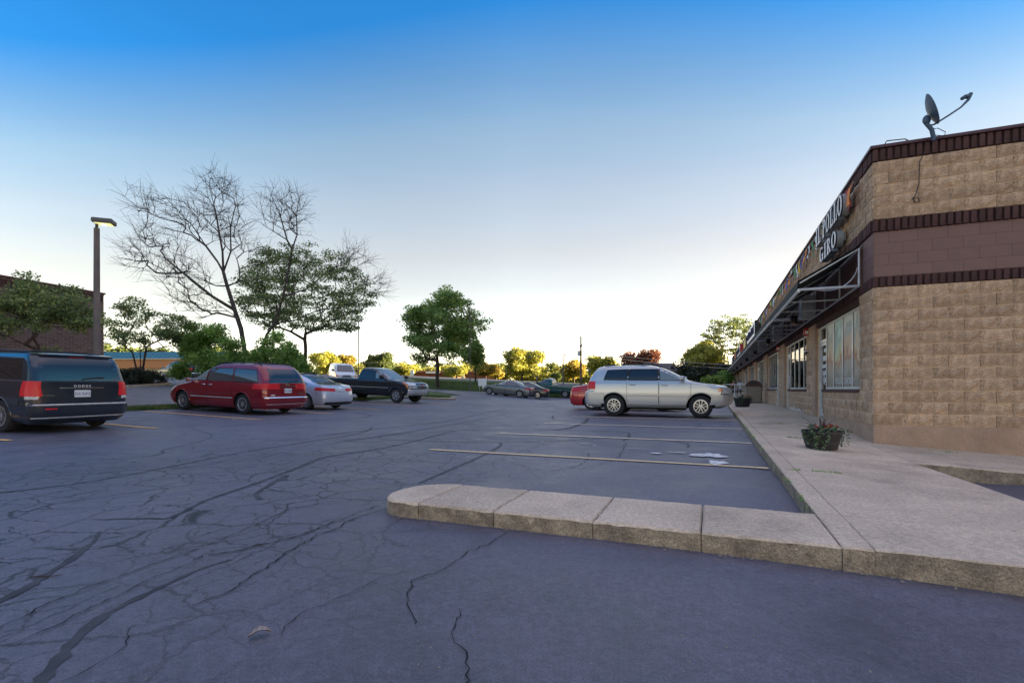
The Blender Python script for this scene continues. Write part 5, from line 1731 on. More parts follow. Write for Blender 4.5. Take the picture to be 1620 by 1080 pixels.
# ---- sedans
def spec_sedan(P, L=4.6, hgt=1.44, fast=0.0, style='five', plates=True, lampm='lamp_red'):
    x0, x1 = -L / 2, L / 2
    s_ = hgt / 1.44
    k = [(.18, x0 + .18, x1 - .25, .80, .10, .25, .3, .6), (.26, x0 + .06, x1 - .10, .865, .2, .4, .4, .7), (.40, x0, x1, .885, .22, .5, .40, .62), (.52, x0, x1, .89, .22, .52, .40, .62), (.58, x0 + .01, x1 - .01, .89, .22, .5, .40, .62),
         (.68, x0 + .03, x1 - .07, .885, .22, .46, .42, .62), (.76, x0 + .05, x1 - .20, .875, .22, .46, .42, .62), (.84, x0 + .07, x1 - .52, .86, .22, .46, .42, .6), (.91, x0 + .09, x1 - .98, .845, .22, .46, .42, .6),
         (.97, x0 + .12, x1 - 1.32, .83, .22, .5, .42, .6), (1.01, x0 + .45, x1 - 1.5, .81, .26, .55, .4, .6), (1.1, x0 + .86, x1 - 1.72, .765, .28, .55, .4, .55), (1.22 * s_, x0 + 1.16, x1 - 2.0, .70, .3, .5, .36, .5),
         (1.34 * s_, x0 + 1.52, x1 - 2.32, .63, .34, .45, .3, .45), (1.40 * s_, x0 + 1.80, x1 - 2.52, .55, .34, .4, .3, .4), (1.43 * s_, x0 + 2.0, x1 - 2.7, .40, .3, .3, .25, .3), (1.44 * s_, x0 + 2.1, x1 - 2.8, .2, .2, .15, .2, .15)]
    ar, r = .365, .315; wf, wr = x1 - .90, x0 + 1.00
    d1 = door_poly(.02, wf - ar + .12, .27, .90, wf, ar, r); d2 = door_poly(wr + .12, -.01, .27, .90, wr, ar, r)
    zt = 1.30 * s_
    return dict(keys=k, paint=P, arch=ar, wf=wf, wr=wr, w=.885, track=1.53, r=r, rim=.205, tw=.20, style=style, lip=.008,
        sglass=[([(.06, .965), (x1 - 1.62, .955)], [(.03, zt), (x1 - 2.40, zt - .01)], 'glass_light'), ([(x0 + 1.02, .985), (.02, .965)], [(x0 + 1.55, zt - .02), (-.02, zt)], 'glass_mid')],
        doors=[(d1[0], d1[1], (.18, .85)), (d2[0], d2[1], (-.85, .85))], hmat=P, seal='black_plastic',
        side_trim=[], seam_shadow_lines=[[(x1 - .42, .30), (x1 - .44, .55), (x1 - .38, .70)], [(x0 + .42, .30), (x0 + .42, .58), (x0 + .5, .72)], [(x1 - 1.3, .945), (x1 - .75, .85)]], wind=(.98, 1.35 * s_, .66, .50), rearg=(1.01, 1.34 * s_, .62, .48), rearm='glass_mid',
        ringp=[('tail_lamp', .75, 2.08, .74, .86, .012, M['lamp_red'], 0, .03, .03), ('reversing_lamp', .50, .78, .745, .80, .012, M['lamp_clear']), ('headlamp', 3.1, 4.0, .60, .75, .01, M['lamp_clear'])],
        wrap=[('rear_bumper', (-2.05, 2.05), .32, .60, .012, P), ('diffuser', (-1.6, 1.6), .235, .33, .012, M['black_plastic']), ('front_bumper', (3.1, 6.9), .25, .54, .012, P)],
        endp=[('boot_lid', False, [(-.52, .63), (.52, .63)], [(-.60, .93), (.60, .93)], .005, P), ('emblem', False, [(-.05, .88), (.05, .88)], [(-.05, .93), (.05, .93)], .01, M['chrome'])],
        mirror=(x1 - 1.62, .95, .98), plates=[(False, .73, 'BK4 118')] if plates else [])
sp = spec_sedan(P_white, 4.63, 1.45, style='seven')
loc, ang = place(487, 20.0, .76, sp['wr'], AL - .03)
car4, _ = make_car('sedan_car', sp, 'silver white compact sedan parked between the maroon minivan and dark pickup', 'car', loc, ang); ground_car(car4, sp['wf'], sp['wr'])
sp = spec_sedan(P_grey, 4.8, 1.45, style='five'); sp['plates'] = []
loc, ang = place(822, 43.6, .76, sp['wr'], AL)
car5, _ = make_car('sedan_car', sp, 'grey sedan parked side on at the far edge of the lot by the grass', 'car', loc, ang); ground_car(car5, sp['wf'], sp['wr'])
sp = spec_sedan(P_black, 4.8, 1.44, style='five'); sp['plates'] = [(False, .73, 'E55 270')]
loc, ang = place(851, 45.5, .0, sp['wr'], AL + .25)
car6, _ = make_car('sedan_car', sp, 'black sedan partly hidden behind the grey sedan', 'car', loc, ang); ground_car(car6, sp['wf'], sp['wr'])
sp = spec_sedan(P_bred, 4.7, 1.46, style='seven'); sp['plates'] = []
loc, ang = place(936, 20.9, -.76, sp['wr'], AV)
car7, _ = make_car('sedan_car', sp, 'bright red sedan mostly hidden behind the silver utility vehicle', 'car', loc, ang); ground_car(car7, sp['wf'], sp['wr'])
sp = spec_sedan(P_grey, 4.6, 1.46, style='seven'); sp['plates'] = []

# ---- silver suv
def spec_suv():
    P = P_silver
    k = [(.30, -2.12, 2.05, .82, .10, .25, .3, .6), (.38, -2.30, 2.25, .90, .12, .3, .34, .65), (.52, -2.345, 2.335, .915, .13, .32, .34, .62), (.72, -2.35, 2.345, .92, .13, .32, .34, .62), (.80, -2.33, 2.33, .92, .12, .3, .34, .62),
         (.84, -2.27, 2.32, .918, .12, .26, .34, .6), (.95, -2.26, 2.27, .912, .12, .24, .34, .6), (1.00, -2.25, 2.16, .905, .12, .24, .36, .6), (1.05, -2.24, 1.92, .90, .12, .24, .36, .6), (1.10, -2.235, 1.55, .89, .12, .24, .36, .6), (1.15, -2.22, 1.22, .87, .12, .24, .26, .48), (1.18, -2.21, 1.06, .86, .12, .24, .22, .42),
         (1.3, -2.16, .84, .835, .13, .24, .20, .40), (1.46, -2.07, .52, .79, .14, .26, .20, .38), (1.58, -1.98, .26, .75, .16, .3, .2, .38), (1.65, -1.90, .04, .70, .2, .35, .25, .45), (1.69, -1.78, -.16, .58, .25, .4, .25, .4), (1.705, -1.5, -.5, .35, .3, .3, .3, .3)]
    ar, r = .43, .36; wf, wr = 1.40, -1.33
    d1 = door_poly(.14, 1.10, .42, 1.155, wf, ar, r); d2 = door_poly(-.90, .11, .42, 1.155, wr, ar, r)
    M['suv_trim'] = mat('champagne_trim', (.36, .35, .33), .4, metal=.4)
    return dict(keys=k, paint=P, arch=ar, wf=wf, wr=wr, w=.915, track=1.56, r=r, rim=.215, tw=.22, style='five', lip=.020, trim=M['suv_trim'],
        sglass=[([(.16, 1.19), (.93, 1.18)], [(.13, 1.56), (.24, 1.555)], 'glass_light'), ([(-.86, 1.20), (.09, 1.19)], [(-.80, 1.565), (.06, 1.56)], 'glass_dark'), ([(-1.68, 1.215), (-.92, 1.20)], [(-1.56, 1.54), (-.87, 1.565)], 'glass_dark')],
        doors=[(d1[0], d1[1], (.30, 1.04)), (d2[0], d2[1], (-.72, 1.06))], hmat=P,
        side_trim=[([(-.92, .70), (1.0, .67)], [(-.92, .755), (1.0, .725)], .020, P, 'side_moulding'), ([(-.90, .35), (.95, .35)], [(-.90, .42), (.95, .42)], .02, M['suv_trim'], 'rocker_moulding'), ([(.095, 1.195), (.155, 1.195)], [(.065, 1.56), (.125, 1.56)], .0022, M['black_plastic'], 'pillar_trim'), ([(-.915, 1.205), (-.865, 1.205)], [(-.865, 1.56), (-.81, 1.56)], .0022, M['black_plastic'], 'pillar_trim')],
        wind=(1.19, 1.62, .66, .50), windm='glass_light', seam_shadow_lines=[[(2.02, .42), (2.0, .76), (2.05, .98)], [(-2.02, .45), (-2.0, .84)], [(1.86, 1.03), (1.3, 1.125), (1.1, 1.15)], [(-2.0, .84), (-2.2, .85)], [(1.95, .76), (2.2, .745)], [(-.93, .692), (1.02, .662)], [(-.83, 1.035), (-.61, 1.035)], [(.19, 1.015), (.41, 1.015)]], rearg=(1.2, 1.58, .70, .60),  # last three lines: dark lower edge of the moulding, painted shadow under the handles
        ringp=[('tail_lamp', 1.2, 2.045, .90, 1.16, .014, M['lamp_red']), ('headlamp', 3.10, 3.85, .78, .97, .012, M['lamp_clear']), ('indicator', 2.985, 3.10, .83, .93, .013, M['lamp_amber'])],
        wrap=[('rear_bumper', (-2.13, 2.13), .42, .80, .02, P), ('front_bumper', (2.93, 7.07), .42, .72, .02, P)],
        endp=[('grille', True, [(-.42, .78), (.42, .78)], [(-.42, .93), (.42, .93)], .012, M['black_plastic'])],
        mirror=(.86, 1.0, 1.25), mbig=1.1, plates=[], rails=(-1.72, .16, .60, 1.71, M['black_plastic']))
sp = spec_suv()
loc, ang = place(971.7, 16.9, -.80, sp['wr'], AV)
car8, _ = make_car('sport_utility_vehicle', sp, 'silver sport utility vehicle with black roof rails nosed up to the shops', 'suv', loc, ang); ground_car(car8, sp['wf'], sp['wr'])

# ---- pickups
def spec_pickup(P, reg=False):
    L0, L1 = (-2.95, 2.85)
    cr = -.72 if not reg else -.42
    k = [(.42, L0 + .12, L1 - .25, .86, .05, .08, .25, .5), (.50, L0 + .02, L1 - .10, .93, .06, .1, .3, .55), (.62, L0, L1, .965, .06, .1, .32, .6), (.90, L0, L1, .975, .06, .1, .34, .6), (.96, L0 + .01, L1 - .03, .975, .05, .1, .36, .6),
         (1.05, L0 + .01, L1 - .12, .97, .05, .1, .38, .6), (1.14, L0 + .02, L1 - .45, .96, .05, .1, .36, .6), (1.185, L0 + .02, L1 - .9, .95, .05, .1, .34, .6), (1.19, L0 + .05, L1 - .95, .945, .05, .1, .34, .6), (1.192, cr - .03, L1 - .96, .943, .06, .1, .34, .6), (1.23, cr, 1.42, .93, .06, .12, .32, .55),
         (1.35, cr + .02, 1.22, .90, .07, .14, .3, .5), (1.55, cr + .07, .88, .845, .08, .16, .28, .45), (1.72, cr + .13, .56, .79, .1, .2, .25, .4), (1.80, cr + .2, .36, .73, .14, .26, .25, .4), (1.84, cr + .32, .16, .58, .2, .3, .22, .3), (1.85, cr + .5, -.05 if not reg else .14, .3, .05, .15, .05, .15)]
    ar, r = .45, .385; wf, wr = 1.86, -1.82
    if not reg:
        d1 = door_poly(.48, 1.42, .46, 1.225, wf, ar, r); d2 = door_poly(-.62, .45, .46, 1.225, wr, ar, r)
        doors = [(d1[0], d1[1], (.62, 1.08)), (d2[0], d2[1], (-.45, 1.08))]
        sg = [([(.50, 1.26), (1.17, 1.26)], [(.44, 1.68), (.62, 1.67)], 'glass_light'), ([(-.60, 1.26), (.43, 1.26)], [(-.50, 1.68), (.38, 1.69)], 'glass_dark')]
    else:
        d1 = door_poly(.10, 1.42, .46, 1.225, wf, ar, r); doors = [(d1[0], d1[1], (.25, 1.08))]
        sg = [([(.02, 1.26), (1.12, 1.26)], [(.02, 1.68), (.60, 1.67)], 'glass_mid')]
    return dict(keys=k, paint=P, arch=ar, wf=wf, wr=wr, w=.965, track=1.66, r=r, rim=.225, tw=.25, style='six' if not reg else 'seven', lip=.018,
        sglass=sg, doors=doors, hmat=M['black_plastic'],
        side_trim=[([(-2.85, .78), (1.35, .78)], [(-2.85, .80), (1.35, .80)], .012, M['galv'], 'side_moulding')],
        wind=(1.25, 1.76, .78, .60), windm='glass_mid' if reg else 'glass_light', rearg=(1.30, 1.68, .68, .60),
        ringp=[('headlamp', 3.24, 3.98, .93, 1.09, .014, M['lamp_clear']), ('parking_lamp', 3.24, 3.98, .80, .90, .014, M['lamp_clear']), ('indicator', 3.0, 3.2, .83, 1.09, .015, M['lamp_amber']), ('tail_lamp', 1.0, 1.98, .80, 1.12, .012, M['lamp_red'])],
        wrap=[('rear_bumper', (-1.95, 1.95), .50, .66, .05, M['chrome']), ('front_bumper', (3.15, 6.85), .46, .74, .055, M['galv']), ('bumper_cap', (3.15, 6.85), .742, .775, .05, M['chrome']), ('bed_rail', (-2.28, 2.28), 1.17, 1.20, .014, M['black_plastic'])],
        endp=[('grille_surround', True, [(-.52, .80), (.52, .80)], [(-.52, 1.07), (.52, 1.07)], .012, M['chrome']), ('grille', True, [(-.47, .83), (.47, .83)], [(-.47, 1.04), (.47, 1.04)], .020, M['black_plastic']), ('grille_bar', True, [(-.47, .93), (.47, .93)], [(-.47, .95), (.47, .95)], .026, M['chrome']), ('fog_lamp', True, [(.55, .56), (.68, .56)], [(.55, .66), (.68, .66)], .06, M['black_plastic'])],
        mirror=(1.05, 1.13, 1.36), mbig=1.35, mirrorm=M['black_plastic'], plates=[(True, .60, 'K 204')] if not reg else [])
sp = spec_pickup(P_pick)
loc, ang = place(628, 26.6, -.83, sp['wf'], AV - .02)
car9, Sp = make_car('pickup_truck', sp, 'dark crew cab pickup with chrome bumper, last vehicle of the left row', 'pickup truck', loc, ang); ground_car(car9, sp['wf'], sp['wr'])
p = Sp.end(0, .94, True)
flat_text('GMC', .13, M['lamp_red'], car9, (p.x + .035, 0, .895), 'grille_lettering', (R(90), 0, R(90)), 'CENTER', .004)
sp = spec_pickup(P_teal, True); sp['plates'] = []
loc, ang = place(894, 50.5, .83, sp['wr'], AL)
loc = (loc[0], loc[1], 0)
car10, _ = make_car('pickup_truck', sp, 'old dark green single cab pickup beyond the red sedan', 'pickup truck', loc, ang); ground_car(car10, sp['wf'], sp['wr'])

# ---- white van behind
def spec_van():
    P = P_van
    k = [(.35, -2.6, 2.45, .90, .06, .1, .2, .4), (.5, -2.68, 2.62, .98, .06, .12, .22, .5), (.75, -2.7, 2.68, 1.0, .06, .12, .25, .5), (.95, -2.7, 2.62, 1.0, .06, .12, .26, .5), (1.12, -2.7, 2.52, .995, .06, .12, .28, .5), (1.24, -2.7, 2.25, .985, .06, .12, .3, .5), (1.30, -2.69, 1.95, .975, .06, .12, .3, .5),
         (1.5, -2.67, 1.68, .94, .06, .14, .28, .4), (1.8, -2.62, 1.30, .88, .08, .16, .26, .4), (2.0, -2.55, 1.0, .82, .1, .2, .24, .4), (2.08, -2.48, .8, .74, .15, .3, .25, .4), (2.12, -2.3, .5, .5, .3, .35, .3, .3)]
    ar, r = .42, .365; wf, wr = 1.85, -1.65
    d1 = door_poly(.55, 1.50, .45, 1.30, wf, ar, r)
    return dict(keys=k, paint=P, arch=ar, wf=wf, wr=wr, w=.99, track=1.72, r=r, rim=.215, tw=.22, style='steel',
        sglass=[([(.62, 1.38), (1.58, 1.38)], [(.62, 1.88), (1.12, 1.86)], 'glass_mid')], doors=[(d1[0], d1[1], (.68, 1.2))], hmat=M['black_plastic'],
        wind=(1.36, 2.0, .84, .66), windm='glass_mid', ringp=[('headlamp', 3.65, 4.25, .90, 1.06, .012, M['lamp_clear']), ('indicator', 3.1, 3.62, .90, 1.06, .012, M['lamp_amber'])],
        wrap=[('front_bumper', (3.1, 6.9), .45, .68, .05, M['chrome'])],
        endp=[('grille', True, [(-.50, .84), (.50, .84)], [(-.50, 1.08), (.50, 1.08)], .012, M['grey_plastic']), ('emblem', True, [(-.09, .93), (.09, .93)], [(-.09, .99), (.09, .99)], .018, M['plate_ink'])],
        mirror=(1.5, 1.14, 1.5), mbig=1.3, mirrorm=M['black_plastic'], plates=[])
sp = spec_van()
x, y = WX(541, 51), 51.0
car11, _ = make_car('cargo_van', sp, 'white cargo van facing the lot behind the dark pickup bed', 'van', (x, y, 0), R(-62)); ground_car(car11, sp['wf'], sp['wr'])
# ---------------------------------------------------------------- trees
LM = {
 'locust': leaf_mat('honey_locust_leaves', (.09, .13, .05), (.18, .24, .085), (.27, .33, .13), .5),
 'bright': leaf_mat('young_maple_leaves', (.12, .22, .04), (.24, .42, .08), (.38, .52, .14), .5),
 'maple': leaf_mat('maple_leaves', (.10, .19, .045), (.21, .34, .08), (.33, .44, .13), .5),
 'dogwood': leaf_mat('small_tree_leaves', (.09, .135, .05), (.19, .26, .08), (.34, .39, .13), .45),
 'gold': leaf_mat('golden_lit_leaves', (.17, .18, .03), (.34, .34, .05), (.50, .46, .08), .5),
 'orange': leaf_mat('orange_brown_leaves', (.17, .13, .025), (.34, .26, .04), (.48, .38, .07), .5),
 'plum': leaf_mat('purple_leaf_tree', (.08, .03, .022), (.19, .075, .045), (.30, .12, .06), .45),
 'far': leaf_mat('far_green_leaves', (.06, .09, .025), (.13, .17, .045), (.22, .25, .07), .45),
 'dark': leaf_mat('dark_shrub_leaves', (.016, .026, .012), (.036, .048, .022), (.065, .07, .035)),
 'lime': leaf_mat('lime_vine_leaves', (.08, .14, .02), (.18, .28, .04), (.3, .38, .07), .5),
}
def leaf_mesh(name, centres, per, spread, size, material, seed, flat=0.6, drop=0.0, sx=None):
    r_ = np.random.default_rng(seed)
    C_ = np.repeat(np.asarray(centres, float), per, axis=0)
    sp_ = np.asarray(spread if sx is None else sx)
    d = r_.normal(size=(len(C_), 3)); d /= np.linalg.norm(d, axis=1)[:, None] + 1e-9
    rad = r_.random(len(C_)) ** (1 / 2.2)
    C_ = C_ + d * rad[:, None] * (np.ones(3) * sp_ * np.array([1, 1, flat]))
    if drop: C_[:, 2] -= np.abs(r_.normal(size=len(C_))) * drop
    n = len(C_)
    nrm = r_.normal(size=(n, 3)); nrm[:, 2] = np.abs(nrm[:, 2]) + .35; nrm /= np.linalg.norm(nrm, axis=1)[:, None]
    a = np.cross(nrm, r_.normal(size=(n, 3))); a /= np.linalg.norm(a, axis=1)[:, None] + 1e-9
    b_ = np.cross(nrm, a)
    s_ = size * (0.6 + 0.8 * r_.random(n))[:, None]
    V = np.empty((n, 4, 3))
    V[:, 0] = C_ - a * s_; V[:, 1] = C_ - b_ * s_ * .55 + nrm * s_ * .15; V[:, 2] = C_ + a * s_; V[:, 3] = C_ + b_ * s_ * .55 + nrm * s_ * .15
    F = np.arange(n * 4).reshape(n, 4)
    return np_mesh(name, V.reshape(-1, 3), F, material)

def grow(base, trunk_pts, targets, step, r_tip, seed, power=2.3, wob=.12, droop=0.0, rootpref=.25):
    """branches grown from a trunk skeleton to attraction targets; returns nodes, parents, radii"""
    r_ = random.Random(seed); nr = np.random.default_rng(seed)
    nodes = [np.array(p, float) for p in trunk_pts[0]]; par = [-1] + list(range(len(nodes) - 1))
    dist = [0.0]
    for i in range(1, len(nodes)): dist.append(dist[-1] + np.linalg.norm(nodes[i] - nodes[i - 1]))
    for extra, at in trunk_pts[1]:
        prev = at
        for p in extra:
            nodes.append(np.array(p, float)); par.append(prev); dist.append(dist[prev] + np.linalg.norm(nodes[-1] - nodes[prev])); prev = len(nodes) - 1
    A = np.zeros((len(nodes) + 40 * len(targets) + 200, 3)); A[:len(nodes)] = nodes
    D = np.zeros(len(A)); D[:len(nodes)] = dist; n = len(nodes)
    b0 = nodes[0]
    tips = []
    order = sorted(range(len(targets)), key=lambda i: np.linalg.norm(np.array(targets[i]) - nodes[min(len(trunk_pts[0]) - 1, 3)]))
    for i in order:
        t = np.array(targets[i], float)
        dv = t - A[:n]; L_ = np.linalg.norm(dv, axis=1)
        cost = L_ + rootpref * D[:n] + np.where(dv[:, 2] < -.15 * L_, L_ * .6 * (1 - droop), 0)
        cost[:2] += 50
        k = int(np.argmin(cost)); l = L_[k]
        m_ = max(1, int(l / step)); p0 = A[k].copy(); prev = k
        bend = nr.normal(size=3) * wob * l; bend[2] = abs(bend[2]) * .7
        for q in range(1, m_ + 1):
            u = q / m_
            p = p0 + (t - p0) * u + bend * math.sin(math.pi * u) + (nr.normal(size=3) * step * .10 if q < m_ else 0)
            A[n] = p; par.append(prev); D[n] = D[prev] + l / m_; prev = n; n += 1
            if n >= len(A) - 2: break
        tips.append(prev)
        if n >= len(A) - 45: break
    cnt = np.zeros(n)
    for t in tips: cnt[t] += 1
    ch = [0] * n
    for i in range(n - 1, 0, -1):
        if par[i] >= 0:
            cnt[par[i]] += max(cnt[i], .0); ch[par[i]] += 1
    rad = r_tip * np.maximum(cnt, 1) ** (1 / power)
    return A[:n], par, rad, tips, ch

def branch_mesh(name, A, par, rad, material, sides=5, rmin=0.0, base_flare=1.25):
    V, F = [], []; n = len(A)
    ang = np.arange(sides) * 2 * math.pi / sides
    nb = 0
    P0 = []; P1 = []; R0 = []; R1 = []
    for i in range(1, n):
        p = par[i]
        if p < 0: continue
        r1 = rad[i]; r0 = min(rad[p], rad[i] * 1.25 + .004) if p > 0 else rad[i] * base_flare
        P0.append(A[p]); P1.append(A[i]); R0.append(r0); R1.append(r1)
    P0 = np.array(P0); P1 = np.array(P1); R0 = np.array(R0); R1 = np.array(R1)
    d = P1 - P0; L_ = np.linalg.norm(d, axis=1) + 1e-9; d /= L_[:, None]
    ref = np.where(np.abs(d[:, 2:3]) < .9, np.array([[0, 0, 1.0]]), np.array([[1.0, 0, 0]]))
    u = np.cross(d, ref); u /= np.linalg.norm(u, axis=1)[:, None]; w = np.cross(d, u)
    P1 = P1 + d * np.minimum(R1, L_ * .3)[:, None] * .6
    ring = np.cos(ang)[None, :, None] * u[:, None, :] + np.sin(ang)[None, :, None] * w[:, None, :]
    V0 = P0[:, None, :] + ring * R0[:, None, None]; V1 = P1[:, None, :] + ring * R1[:, None, None]
    V = np.concatenate([V0, V1], 1).reshape(-1, 3)
    m = len(P0); base = (np.arange(m) * 2 * sides)[:, None]
    k = np.arange(sides); k2 = (k + 1) % sides
    F = np.stack([base + k, base + k2, base + k2 + sides, base + k + sides], -1).reshape(-1, 4)
    return np_mesh(name, V, F, material, smooth=True)

def crown_targets(n, c, r, seed, shell=.5, bottom=-1.0, lumps=0, lr=.35):
    r_ = np.random.default_rng(seed); out = []
    c = np.array(c, float); r = np.array(r, float)
    if lumps:
        LC = []
        while len(LC) < lumps:
            d = r_.normal(size=3); d /= np.linalg.norm(d)
            if d[2] < bottom: continue
            LC.append(d * (.45 + .45 * r_.random()))
        LC = np.array(LC)
    while len(out) < n:
        d = r_.normal(size=3); d /= np.linalg.norm(d)
        if lumps:
            p = LC[r_.integers(len(LC))] + d * lr * r_.random() ** .4
        else:
            p = d * (shell + (1 - shell) * r_.random() ** .7)
        if p[2] < bottom: continue
        out.append(c + p * r)
    return out

def tree(name, label, px, Y, top, halfw, base_z=None, leaf='far', n=60, per=110, size=.13, seed=1, trunk_h=.3, r_tip=.012, bottom=-.55, lumps=9, lr=.42, flat=.75,
         depth=None, cat='tree', group=None, spread=.75, bark='bark', lean=0.0, clump=None, power=2.3, sides=5, stems=1, wob=.12, taper=0.0, shiftx=0.0):
    x, y = WX(px, Y), Y
    bz = H(x, y) if base_z is None else base_z
    topz = WZ(top, Y); h = topz - bz; hw = halfw / 793 * Y
    cz0 = bz + h * trunk_h; cc = np.array([shiftx, 0, (cz0 + topz) / 2 - bz]); rz_ = (topz - cz0) / 2
    e = empty(name, (x, y, bz), 0, label, cat, group)
    dep = depth or hw
    cl = clump or max(.25, hw * .26)
    tg = crown_targets(n, cc, (max(.3, hw - cl * .5), max(.3, dep - cl * .5), max(.3, rz_ - cl * .35)), seed, bottom=bottom, lumps=lumps, lr=lr)
    if taper:
        tg = [np.array([cc[0] + (p[0] - cc[0]) * (1 - taper * max(0, (p[2] - cc[2] + rz_) / (2 * rz_))), p[1] * (1 - taper * max(0, (p[2] - cc[2] + rz_) / (2 * rz_))), p[2]]) for p in tg]
    k = max(3, int(h * trunk_h / .35) + 2)
    tz = h * (trunk_h + .12)
    main = [(lean * (q / k) ** 1.3 * h * .2 + .03 * math.sin(q * 1.7 + seed), .03 * math.cos(q * 2.1 + seed), -0.15 + (tz + .15) * q / k) for q in range(k + 1)]
    extras = []
    for s_ in range(1, stems):
        a = 6.28 * s_ / stems + seed; ext = []
        for q in range(1, 5): ext.append((math.cos(a) * .16 * q * h * .12, math.sin(a) * .14 * q * h * .1, tz * q / 4.2))
        extras.append((ext, 1))
    A, par, rad, tips, ch = grow((0, 0, 0), (main, extras), tg, max(.22, h / 22), r_tip, seed, power=power, wob=wob)
    tr_ = bpy.data.objects.new('trunk', branch_mesh('trunk', A, par, rad, M[bark], sides)); link(tr_, e)
    C_ = [A[t] for t in tips]
    mids = [i for i in range(len(A)) if rad[i] < r_tip * 1.6 and i not in tips]
    r_ = random.Random(seed); r_.shuffle(mids)
    C_ += [A[i] for i in mids[:int(len(tips) * .8)]]
    lf = leaf_mesh('crown', C_, per, cl, size, LM[leaf], seed + 5, flat=flat)
    co = bpy.data.objects.new('crown', lf); link(co, e)
    return e

# -- small multi-stem tree in front of the brick wall
tree('ornamental_tree', 'small spreading tree against the brick wall behind the navy minivan', 62, 18.2, 426, 92, leaf='dogwood', n=95, per=120, size=.052, seed=3, trunk_h=.30, r_tip=.009, bottom=-.5, lumps=13, lr=.36, flat=.45, stems=3, clump=.42, depth=1.5, shiftx=.15)
tree('ornamental_tree', 'small airy tree standing in the shrub bed right of the brick building', 222, 33.0, 466, 74, leaf='dogwood', n=90, per=75, size=.072, seed=8, trunk_h=.26, r_tip=.012, bottom=-.6, lumps=14, lr=.34, flat=.45, stems=3, clump=.55, shiftx=.7)
# -- leafy honey locust behind the dead tree
tree('honey_locust_tree', 'leafy dark green tree overlapping the dead tree, right of its limbs', 483, 37.0, 384, 112, leaf='locust', n=330, per=60, size=.08, seed=21, trunk_h=.30, r_tip=.010, bottom=-.75, lumps=0, lr=.34, flat=.38, clump=.62, shiftx=.15, sides=6)
tree('honey_locust_tree', 'sparse green tree between the two limbs of the dead tree', 432, 39.0, 398, 56, leaf='locust', n=130, per=48, size=.08, seed=27, trunk_h=.40, r_tip=.010, bottom=-.7, lumps=0, lr=.35, flat=.4, clump=.6)
# -- bright bushes under it
for i, (px, Y, top, hw, sd, lb) in enumerate([(330, 33.5, 508, 48, 31, 'bright green bush left of the dead tree trunk'), (385, 32.5, 520, 45, 32, 'bright green bush around the dead tree trunk'), (436, 31.5, 516, 48, 33, 'bright green bush above the maroon minivan roof'), (300, 36.5, 520, 40, 34, 'green bush behind the charcoal minivan rear'), (474, 36, 552, 24, 35, 'low green bush above the silver white sedan')]):
    tree('bush', lb, px, Y, top, hw, leaf='bright', n=70, per=120, size=.075, seed=sd, trunk_h=.08, r_tip=.008, bottom=-.9, lumps=10, lr=.42, flat=.8, clump=.5, cat='bush', group='bushes behind the left row of cars', depth=1.6)

